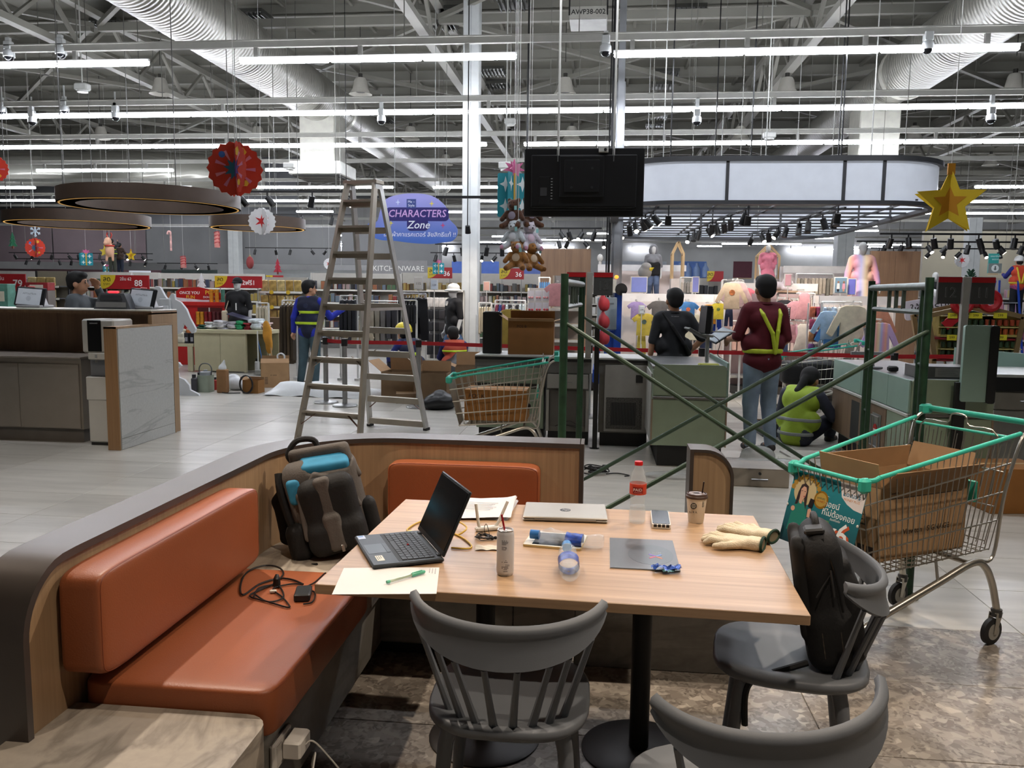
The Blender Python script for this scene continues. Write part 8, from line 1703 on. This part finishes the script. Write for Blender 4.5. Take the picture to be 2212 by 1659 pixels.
def rack(lb,pxa,pxb,py,y,n=0,col='#333',h=40,grp=None,cols=None,glb=None,seed=1):
    a,b_ = at(pxa,py,y),at(pxb,py,y); w_ = b_.x-a.x; t = thing('garment_rail',lb,'garment rail',(a.x,y,0)); z_ = a.z+.05
    B().cyl((0,0,z_),(w_,0,z_),.012,n=8).obj('rail',mat('#c4c4c0',.3,.7),t)
    for x in (0,w_): B().box(x-.015,x+.015,-.015,.015,0,z_,.003).obj('upright',mat('#c9c8c4',.4),t); B().box(x-.03,x+.03,-.12,.12,0,.04).obj('foot',mat('#b9b8b4',.4),t)
    r = random.Random(seed)
    for i in range(n):
        px = pxa+(pxb-pxa)*(i+.5)/n; c = r.choice(cols or [col]); cloth('edge',px,py+3,py+h*r.uniform(.9,1.05),y,c,glb,r.uniform(-.02,.02),grp,wx=w_/n/.2*.88)
rack('rail of black trousers beside the ladder',862,920,640,13.8,9,h=92,cols=['#121214','#18181b','#0e0e10'],glb='black trousers hanging on the rail beside the ladder',grp='black trousers on the rail')
cloth('pants',905,645,735,13.6,'#101012','black wide-leg trousers facing out at the rail end'); rack('front arm of black skirts below the rail',868,900,655,13.3,5,h=45,cols=['#161618','#1c1c20'],glb='short black skirt on the front arm',grp='short black skirts')
rack('rail of grey garments behind the ladder',740,860,655,15,10,h=85,cols=['#6a6866','#8a8478','#2a2a2e','#a39a8a','#3a3a3e'],glb='grey or cream garment on the rail behind the ladder',grp='garments behind the ladder',seed=3)
cloth('long',775,690,745,14.58,'#c0b49c','cream tote-like jumper hung behind the ladder')
rack('rail of dark jackets beside the man in blue',610,640,655,14.2,4,h=135,cols=['#3a3024','#4a3c2a','#2a241e'],glb='dark brown jacket on the rail left of the man in blue',grp='dark brown jackets')
rack('rail of dark coats right of the man in blue',735,772,645,14.2,4,h=85,cols=['#1e1f24','#2a2a2c','#3c3a36'],glb='dark coat on the rail right of the man in blue',grp='dark coats')
rack('rail of cream trousers behind the mannequin in polo',555,580,660,15.8,4,h=55,cols=['#b9b09a','#a89e88'],glb='cream trousers beside the mannequin in polo',grp='cream trousers')
rack('rail of cream skirts right of the white column',1035,1062,660,14.6,5,h=62,cols=['#b3a88f','#c4b89f','#8f8876'],glb='cream skirt on the rail right of the column',grp='cream skirts'); rack('rail of mixed tops behind the mustard jumper',1070,1135,655,14,9,h=70,cols=['#2a2a2e','#b9c4c8','#4a6a3a','#c9c9c4','#7a3a4a','#2f3f7a'],glb='mixed top on the rail behind the mustard jumper',grp='mixed tops',seed=5)
cloth('long',1107,668,752,12.8,'#8a7430','mustard jumper with white tag facing out')
# packets on the pegboard wall
a,b_ = at(921,735,15.4),at(1000,640,15.4); t = gondola('pegboard wall of packed underwear beside the white column',a.x,b_.x,15.4,[.3,1.62],.2,None,top=b_.z+.1,back='#6a6866')
pk = B().puff(rrect(-.06,.06,-.09,.09,.015,2),.05,.2).mesh('packet'); r9 = random.Random(6); w_ = b_.x-a.x
for j in range(5):
    for i in range(5):
        c = '#c9c4bd' if j == 0 else r9.choice(['#1a1a1d','#232327','#2c2a2c','#b9a89a' if i == 0 else '#17171a']); o = shared('clothing_packet',pk,mat(c,.5,var=.15,vs=12),None,(a.x+.08+i*(w_-.12)/5,15.33,b_.z-.12-j*.225)); tag(o,'pale packed vest on the pegboard wall' if j == 0 else 'dark packed underwear on the pegboard wall','packet','packets on the pegboard wall, %s' % ('pale' if j == 0 else 'dark'))
def stand(lb,px,pya,pyb,w_,y,c,txt=None,tc='#3a3836'):
    a,b_ = at(px,pyb,y),at(px,pya,y); t = thing('card_stand',lb,'sign',(a.x,y,a.z)); W2 = w_*y/1780; H2 = b_.z-a.z
    B().box(-W2/2,W2/2,-.008,.008,0,H2,.003).obj('card',mat(c,.5,var=.05),t); B().box(-W2/2-.012,W2/2+.012,.0,.012,-.012,H2+.012).obj('frame',mat('#cfcdc6',.4),t); B().cyl((0,.004,-a.z),(0,.004,0),.008,n=6).obj('stem',mat('#c4c2bc',.4),t)
    if txt: text(txt,H2*.3,mat(tc,.5,var=0),t,(0,-.009,H2*.45),d=.0005)
    return t
stand('cream price card reading 115',904,599,624,17,14,'#d3cdbf','115'); stand('pale blue price card reading 129',938,605,625,14,14.2,'#c4cdd4','129'); stand('lit picture card right of the white column',1051,609,627,12,14,'#d8a898'); stand('white price card on the purple tee arm',1386,661,677,10,12.4,'#d0d6da','179'); stand('white price card above the yellow vest',1549,640,655,11,12.6,'#d8dada','499'); stand('lilac promotion card left of the black-haired man',1380,599,631,32,13.2,'#7a86c8'); stand('narrow lilac promotion card on the white gondola',1502,599,631,12,13.2,'#7f86c6'); stand('violet promotion card beside the framed photo',1839,603,636,14,12.3,'#6f72c4'); stand('pink printed card above the plush unicorn',1702,593,617,12,13,'#d8a4ac')
t = stand('framed photo of two children on the white gondola',1815,600,632,23,12.2,'#6a8494')
for x,c in ((-.035,'#d4d2d0'),(.04,'#c9909c')): B().prism([(x-.022,.05),(x+.022,.05),(x+.016,.13),(x-.016,.13)],-.011,-.008).obj('dress_print',mat(c,.6),t); B().prism(circ(.014,10,(x,.148)),-.012,-.009).obj('head_print',mat('#8a6450',.6),t); B().box(x-.012,x+.012,-.011,-.008,.015,.05).obj('leg_print',mat('#b98a74' if x > 0 else '#1c1a1c',.6),t)
# glasses cards
a = at(1142,700,13.2); t = gondola('grey hanging-card panel of toy glasses',at(1138,660,13.2).x,at(1188,660,13.2).x,13.2,[.3,.8],.12,None,top=at(1160,622,13.2).z,back='#8f8d8c')
for j in range(3):
    for i in range(3):
        q = at(1147+i*16,640+j*26,13.1); g_ = thing('toy_glasses',('pink','red','violet')[j]+' toy glasses in a clear hanging card','glasses',q,0,('pink','red','violet')[j]+' toy glasses cards'); B().box(-.052,.052,.0,.006,-.07,.09,.003).obj('card',mat('#b9b6bc',.4),g_)
        for sx in (-1,1): B().ell((sx*.022,-.012,-.02),(.02,.012,.018),10,6).obj('lens',mat(('#b5787c','#a3343c','#4a4468')[j],.4),g_)
# open shelf and pink tops behind the scaffold
xa,xb = gx(1190,1262,12.6); gondola('pale open shelf unit behind the scaffold frame',xa,xb,12.6,[.35,.62,.88,1.12,1.36],.4,None,top=1.86,col='#b9a892',back='#a8a29c'); cloth('tee',1203,612,662,12.4,'#c48a8c','pink tee hung on the end of the pale shelf unit'); cloth('tee',1250,640,662,12.5,'#b4b8bc','pale grey folded tee on the shelf unit'); rack('rail of small blue skirts above the glasses cards',1165,1188,606,14,5,h=26,cols=['#4a78a8','#5a8ab8','#c4a8ac'],glb='small blue skirt above the glasses cards',grp='small blue skirts')
for i,(py,c) in enumerate(((655,'#8f1f28'),(693,'#7f1a24'),(728,'#84202a'))): q = at(1302,py,13); o = solid('padded_bag',[('e',(0,0,0),(.07,.08,.12)),('e',(.05,0,-.02),(.06,.07,.1)),('e',(0,0,.1),(.03,.03,.05)),('c',(0,0,.1),(0,0,.2),.014,.014)],mat(c,.7,var=.1),None,.014,.02,q); tag(o,('dark red padded bag on the top hook','dark red padded bag on the middle hook','dark red padded bag on the lowest hook')[i],'bag')
q = at(1302,690,13); t = thing('hook_strip','slim white hook strip holding the dark red padded bags','display stand',(q.x,13.11,0)); B().box(-.03,.03,0,.03,0,1.75,.004).obj('strip',mat('#cfccc6',.4),t); B().box(-.1,.1,-.08,.1,0,.03).obj('foot',mat('#b9b8b4',.4),t)
for py in (655,693,728): z_ = at(1302,py,13).z+.12; B().cyl((0,-.13,z_),(0,.01,z_),.008,n=6).obj('hook',M_STL,t)
# ---- children's racks
def kids(lb,pxa,pxb,py,y,back='#d4cbc6',zs=(.3,)):
    xa,xb = gx(pxa,pxb,y); t = gondola(lb,xa,xb,y,list(zs),.35,None,top=at((pxa+pxb)/2,py,y).z,col='#d6d2ce',back=back); B().box(0,xb-xa,-.02,.02,t_top(t)-.12,t_top(t)).obj('header_rail',mat('#dcd9d6',.45),t); return t
def t_top(t): return max(v[2] for c in t.children if c.name.startswith('back_panel') for v in c.bound_box)
kids('white children clothes gondola behind the man in black',1345,1575,635,12.9); kids('tall pale pink gondola behind the child mannequin',1290,1480,572,16.5,'#d8c8c0',(.4,.9)); kids('wide pale gondola behind the plush unicorn',1690,1880,575,15,'#cfc4be',(.5,1.0)); kids('bright white gondola of jumpers left of the wood panel',1770,1955,640,11.9,'#dcd2cb'); kids('pale pink gondola behind the man in maroon',1570,1765,612,13.6,'#d4b8b4',(.3,.85))
for k,px,a,b_,c,lb,pr in (('tee',1376,652,690,'#9a86b4','lilac tee on the white gondola',None),('tee',1392,677,725,'#c9b24a','yellow printed tee hung in front of the lilac one','#4a5a50'),('pants',1386,725,765,'#c4b050','yellow shorts below the printed tee',None),('tee',1425,650,700,'#5a5654','grey tee half hidden by the man in black',None),('tee',1487,652,695,'#4f86c0','sky blue tee on the white gondola','#c46a4a'),('tee',1490,677,735,'#cfc9b0','cream FRIEND tee with navy collar','#2a3450'),('tee',1533,658,700,'#d08a2a','orange printed tee beside the yellow vest','#a33a20'),('tee',1552,655,690,'#d0bc3c','yellow and white printed vest top','#6a7a3a'),('pants',1550,690,728,'#1f3f9a','bright blue shorts below the vest top',None),('pants',1575,668,705,'#232a44','navy denim shorts at the gondola end',None),('long',1582,610,668,'#cdb598','pale oatmeal jumper at the front of a row','#b0683a'),('long',1592,608,664,'#c9a8a4','pale pink jumper behind the oatmeal one',None),('tee',1613,622,655,'#d6707c','pink printed tee above a pink skirt','#a83a34'),('dress',1611,650,700,'#c86478','pink pleated skirt beside the man in maroon',None)): cloth(k,px,a,b_,12.66-.06*(px*7 % 5),c,lb,0,None,None,None,pr)
o = cloth('tee',1695,648,690,12.6,'#2a2a2c','black and white striped tee facing out',0,None,None)
for i in range(7): B().box(-.075,.075,-.018,-.0145,.03+i*.03,.043+i*.03).obj('white_stripe',mat('#cfcfcb',.8),o)
for k,px,a,b_,c,lb in (('tee',1722,650,690,'#c48e94','pink blouse with wide white collar'),('dress',1738,632,690,'#cc9498','pink ruffled tunic beside the blouse'),('tee',1693,706,735,'#cf9c9c','small pink tee above denim dungarees'),('pants',1692,720,765,'#3c4c68','denim dungarees under the small pink tee'),('dress',1712,702,740,'#c08c92','small dusty pink dress in the lower row'),('dress',1735,700,760,'#c9c0b4','pale pleated dress at the end of the lower row'),('long',1792,672,735,'#9fbcd8','pale blue shirt on the bright gondola'),('long',1800,690,752,'#4f8ac8','vivid blue trousers set on the bright gondola'),('long',1842,660,745,'#d8cdb4','big cream jumper with a red motif'),('long',1897,668,735,'#cf8f72','orange melange jumper behind the rainbow one')): cloth(k,px,a,b_,(11.56 if px > 1780 else 12.6)-.07*(px % 4),c,lb)
cloth('long',1902,697,765,11.2,'#d8a0a8','pastel rainbow jumper facing out on the bright gondola',0,None,RAIN)
for pa,pb,py,y,n,h,cols,gl,gp in ((1680,1760,640,13.36,8,50,['#c9a0a0','#d4b4b0','#b08a8e','#cfc4ba','#8f7f86'],'pastel top on the upper row behind the striped tee','pastel tops, upper row'),(1680,1760,698,13.36,9,62,['#c490a0','#a890b8','#d0b8b0','#5a7a70','#cfcabf'],'pastel garment on the lower row behind the dungarees','pastel garments, lower row'),(1720,1800,598,14.4,10,40,['#b9ac96','#8f8a7c','#c9bda8','#a3988a'],'beige blouse on the high row beside the framed photo','beige blouses, high row'),(1775,1860,660,11.72,8,85,['#cfd6dc','#b4c8dc','#d8d0c0','#e0dcd4'],'white or pale blue top on the bright gondola row','pale tops, bright gondola'),(1470,1496,606,13.8,4,28,['#b8aea0','#8a8680','#c4bcb0'],'pale jacket behind the lilac card','pale jackets'),(1560,1605,612,13.4,6,52,['#d0b8a0','#c8a8a0','#d8c8b4'],'pale jumper in the row beside the man in maroon','pale jumpers in a row'),(1580,1678,700,13.36,8,60,['#c88a98','#d0a898','#b8788a','#c9b8b0'],'pink garment on the low row behind the till','pink garments, low row'),(1470,1540,700,12.78,5,55,['#2a3048','#4a4a50','#8a8a8c'],'dark garment on the low row of the white gondola','dark garments, low row')): rack('rail holding each %s' % gl,pa,pb,py,y,n,h=h,cols=cols,glb=gl,grp=gp,seed=n)
# accessory stand
a,b_ = at(1742,745,11.8),at(1772,655,11.8); t = thing('accessory_stand','white wire stand of bright hair accessories','display stand',(a.x,11.8,0)); w_ = b_.x-a.x; B().tube([(0,0,0),(0,0,b_.z),(w_,0,b_.z),(w_,0,0)],.012,6).obj('frame',mat('#dcd8d4',.4),t); B().cyl((w_/2,0,0),(w_/2,0,b_.z),.008,n=6).obj('mid_post',mat('#dcd8d4',.4),t)
for j in range(6):
    for i in range(2): o = shared('hair_accessory',pk,mat(['#c46a4a','#b04a6a','#c98a5a','#8a5a9a','#c4b4b0','#c05a3a'][(i+j) % 6],.6,var=.3,vs=20),None,(a.x+.06+i*(w_-.1),11.76,b_.z-.12-j*.17),scale=.8); tag(o,'bright hair accessory card on the white wire stand','accessory','hair accessory cards')
# house-shaped timber frames, unicorn, chick toy, bust
def house(lb,pxa,pxb,pyt,pyb,y):
    a,b_ = at(pxa,pyb,y),at(pxb,pyt,y); t = thing('house_frame',lb,'display frame',(a.x,y,a.z)); w_,h = b_.x-a.x,b_.z-a.z; M_ = mat('#c4a578',.6,var=.05)
    for d in (0,.3):
        for x in (0,w_): B().box(x-.018,x+.018,d-.018,d+.018,0,h*.68).obj('timber',M_,t)
        B().bar((0,d,h*.68),(w_/2,d,h),.036,.036).obj('timber',M_,t); B().bar((w_,d,h*.68),(w_/2,d,h),.036,.036).obj('timber',M_,t)
    for x in (0,w_): B().box(x-.018,x+.018,0,.3,h*.66,h*.7).obj('timber',M_,t)
    B().box(-.02,w_+.02,-.02,.32,-a.z,0).obj('plinth',mat('#d2c6bc',.5),t)
house('pale timber house frame right of the child in grey',1452,1478,522,602,15.6); house('pale timber house frame behind the child in pink',1638,1685,530,602,15.6)
q = at(1685,615,13.4); t = thing('plush_unicorn','white and pink plush unicorn lying on a shelf','soft toy',q-Vector((0,0,.05))); solid('plush_body',[('e',(-.05,0,.03),(.14,.08,.07)),('e',(.1,-.02,.1),(.07,.06,.06)),('e',(.15,-.04,.08),(.04,.04,.035)),('c',(.04,-.06,-.01),(.14,-.1,-.02),.03,.03)],mat('#cfc4c8',.95),t,.012,.02); B().lathe([(.014,0),(0,.07)],8,(.1,-.02,.15)).obj('horn',mat('#c9a84a',.5),t); B().ell((.13,-.075,.11),(.01,.006,.012),8,6).obj('eye',mat('#1a2a4a',.3),t); B().box(-.3,.25,-.12,.15,-.07,-.04).obj('shelf_board',mat('#c4a890',.5),t)
q = at(1393,588,14.9); t = thing('plush_chick','grey plush bird with yellow beak tucked under the child mannequin','soft toy',q); solid('plush_body',[('e',(0,0,0),(.12,.09,.12)),('e',(.02,-.02,.1),(.09,.08,.07))],mat('#8f8d8a',.95),t,.014,.02); B().lathe([(.035,0),(.0,.08)],10).obj('beak',mat('#d0b82a',.5),t,(.1,-.06,.05),(1.2,0,.8)); B().cyl((0,.05,-q.z),(0,.05,-.05),.012,n=6).obj('stand_pole',M_STL,t)
q = at(1296,572,16.86)+Vector((0,0,.14)); o = thing('hat_stand','bare white head-shaped hat stand on the pale pink gondola','hat stand',q); B().ell((0,0,0),(.06,.06,.075),14,10).obj('head_form',mat('#cfccc6',.4),o); B().cyl((0,0,-.14),(0,0,-.06),.03,.025,10).obj('neck',mat('#cfccc6',.4),o)
# spotlights' light on the children's racks (lamps sit on the canopy tracks)
for x,y,ax,ay in ((.9,12.0,.9,13.2),(2.0,12.0,2.6,13.2),(3.1,11.6,3.6,12.4),(1.7,13.5,1.6,16),(3.3,12.5,4.2,14.5),(-1.2,12.9,-1.4,14.4),(-2.3,14.0,-2.6,15.6)):
    t = thing('rack_spotlight','black spotlight aimed down at the clothes racks','spotlight',(x,y,2.70),0,'spotlights over the clothes racks'); B().cyl((0,0,0),(0,.05,-.12),.04,.05,12).obj('lamp_body',M_SPB,t); B().cyl((0,0,0),(0,0,4.74),.01,n=6).obj('stem',M_SPB,t)
    ld = bpy.data.lights.new('spot','SPOT'); ld.energy = 50; ld.spot_size = math.radians(95); ld.spot_blend = .6; ld.color = lin('#fff0e2'); ld.shadow_soft_size = .05; lo = bpy.data.objects.new('spot_bulb',ld); COL.objects.link(lo); lo.parent = t; lo.location = (0,.06,-.14); lo.rotation_euler = (Vector((ax,ay,1.0))-Vector((x,y,2.7))).to_track_quat('-Z','Y').to_euler()
# ================================================================ GIFT BASKET DISPLAY
GY = 11.2; gp = lambda px,py,y=GY: at(px,py,y); o_ = gp(2005,780); t = thing('gift_display','gold house-shaped gift basket display with a red bow','display stand',(o_.x,GY,0)); R_ = lambda px,py: gp(px,py)-Vector((o_.x,GY,0)); MGD = mat('#8a7450',.35,.4)
for a,b_ in (((2004,682),(2018,775)),((2004,682),(2110,660)),((2110,660),(2209,685)),((2209,685),(2190,775))):
    for d in (0,.5): B().bar(R_(*a)+Vector((0,d,0)),R_(*b_)+Vector((0,d,0)),.06,.06).obj('frame_bar',MGD,t)
for a in ((2018,775),(2190,775)): v = R_(*a); B().box(v.x-.03,v.x+.03,0,.5,0,v.z).obj('leg',MGD,t)
for py,lb in ((728,'upper'),(775,'lower')): a,b_ = R_(2014,py),R_(2196,py); B().box(a.x,b_.x,.0,.5,a.z-.03,a.z,.004).obj('shelf',mat('#7a1a1e',.5),t)
for sx,a in ((-1,(2075,655)),(1,(2135,650))): c = R_(*a); B().tube([c+Vector((sx*.1*math.cos(q),-.05,.1*math.sin(q))) for q in [2*pi*i/18 for i in range(18)]],.05,8,True).obj('bow_loop',mat('#a3141c',.5,var=.05),t)
B().bar(R_(2095,660),R_(2040,705),.12,.03,up=(0,1,0)).obj('bow_tail',mat('#a3141c',.5),t); B().ell(R_(2105,655),(.1,.07,.07),10,8).obj('bow_knot',mat('#98121a',.5),t)
jar = B().cyl((0,0,0),(0,0,.075),.028,n=10).mesh('jar')
for i,(px,py,w_,c,jc,lb) in enumerate(((2060,728,.34,'#8f8040','#2c3a22','gift box of dark jars on the upper shelf left'),(2112,728,.46,'#5f5a34','#2a3a24','olive gift hamper on the upper shelf middle'),(2165,728,.46,'#9a8a4a','#8a3a22','gift box of red and green jars on the upper shelf right'),(2058,775,.34,'#8a7c40','#26321f','gift box of dark jars on the lower shelf left'),(2165,775,.44,'#94854a','#2f4028','gift box of green jars on the lower shelf right'))):
    v = gp(px,py); g_ = thing('gift_hamper',lb,'gift box',(v.x,GY-.02,v.z)); B().box(-w_/2,w_/2,.08,.3,0,.27,.006).obj('box_back',mat(c,.5,var=.2,vs=8),g_); B().box(-w_/2,w_/2,0,.1,0,.03).obj('box_tray',mat(c,.5),g_)
    for j in range(2):
        for k in range(int(w_/.075)): shared('jar',jar,mat(jc if (j or i != 2) else '#9c4a24',.3,var=.1),g_,(-w_/2+.045+k*.075,.04,.03+j*.115))
        B().box(-w_/2,w_/2,.0,.08,.118,.13).obj('divider',mat('#b5a868',.5),g_) if j else None
    B().box(-w_*.3,w_*.05,-.012,-.004,.24,.31).obj('price_ticket',mat('#c9bd2a',.5,var=0),g_); text('599',.045,mat('#1a1812',.5,var=0),g_,(-w_*.12,-.013,.275),d=.0004)
v = gp(2030,668); sgn = thing('wall_sign','tilted white slogan board behind the gold gift display','sign',(v.x,GY+.55,v.z),(0,-.18,0)); B().prism(rrect(-.25,.75,-.13,.13,.04),-.015,.015).obj('panel',mat('#c9c6d0',.5),sgn); text('ให้แบรนด์แท้',.15,mat('#1a1a1c',.5,var=0),sgn,(.2,-.017,0),d=.0006); B().cyl((.2,.02,-v.z),(.2,.02,0),.015,n=8).obj('stand',MGD,sgn)
q = at(2095,620,19); xt = thing('christmas_tree','dark green artificial tree top above the lane signs','tree',(q.x,19,0)); r10 = random.Random(1); tb2 = B()
for i in range(150):
    z_ = r10.random()**.8; a_ = r10.uniform(0,6.28); L_ = .42*(1-z_)+.06; zz_ = 1.05+z_*1.1; tb2.tube([(0,0,zz_),(L_*math.cos(a_),L_*math.sin(a_),zz_+.08)],[.028,.004],5)
tag(tb2.obj('needle_sprays',mat('#1c3d2a',.8,var=.2),xt),kind='stuff'); B().cyl((0,0,0),(0,0,2.1),.03,n=8).obj('trunk',mat('#3a2a20',.8),xt)
for i in range(3): a_ = i*2.1; B().ell((.2*math.cos(a_),.2*math.sin(a_),1.5+.2*i),.04,10,8).obj('bauble',mat('#c9c4bc',.3),xt)
o = struct(B().box(at(1990,600,32).x,30,32,32.2,0,4.0).obj('wall_cream',mat('#b5ad98',.6,var=.03,vs=1)))
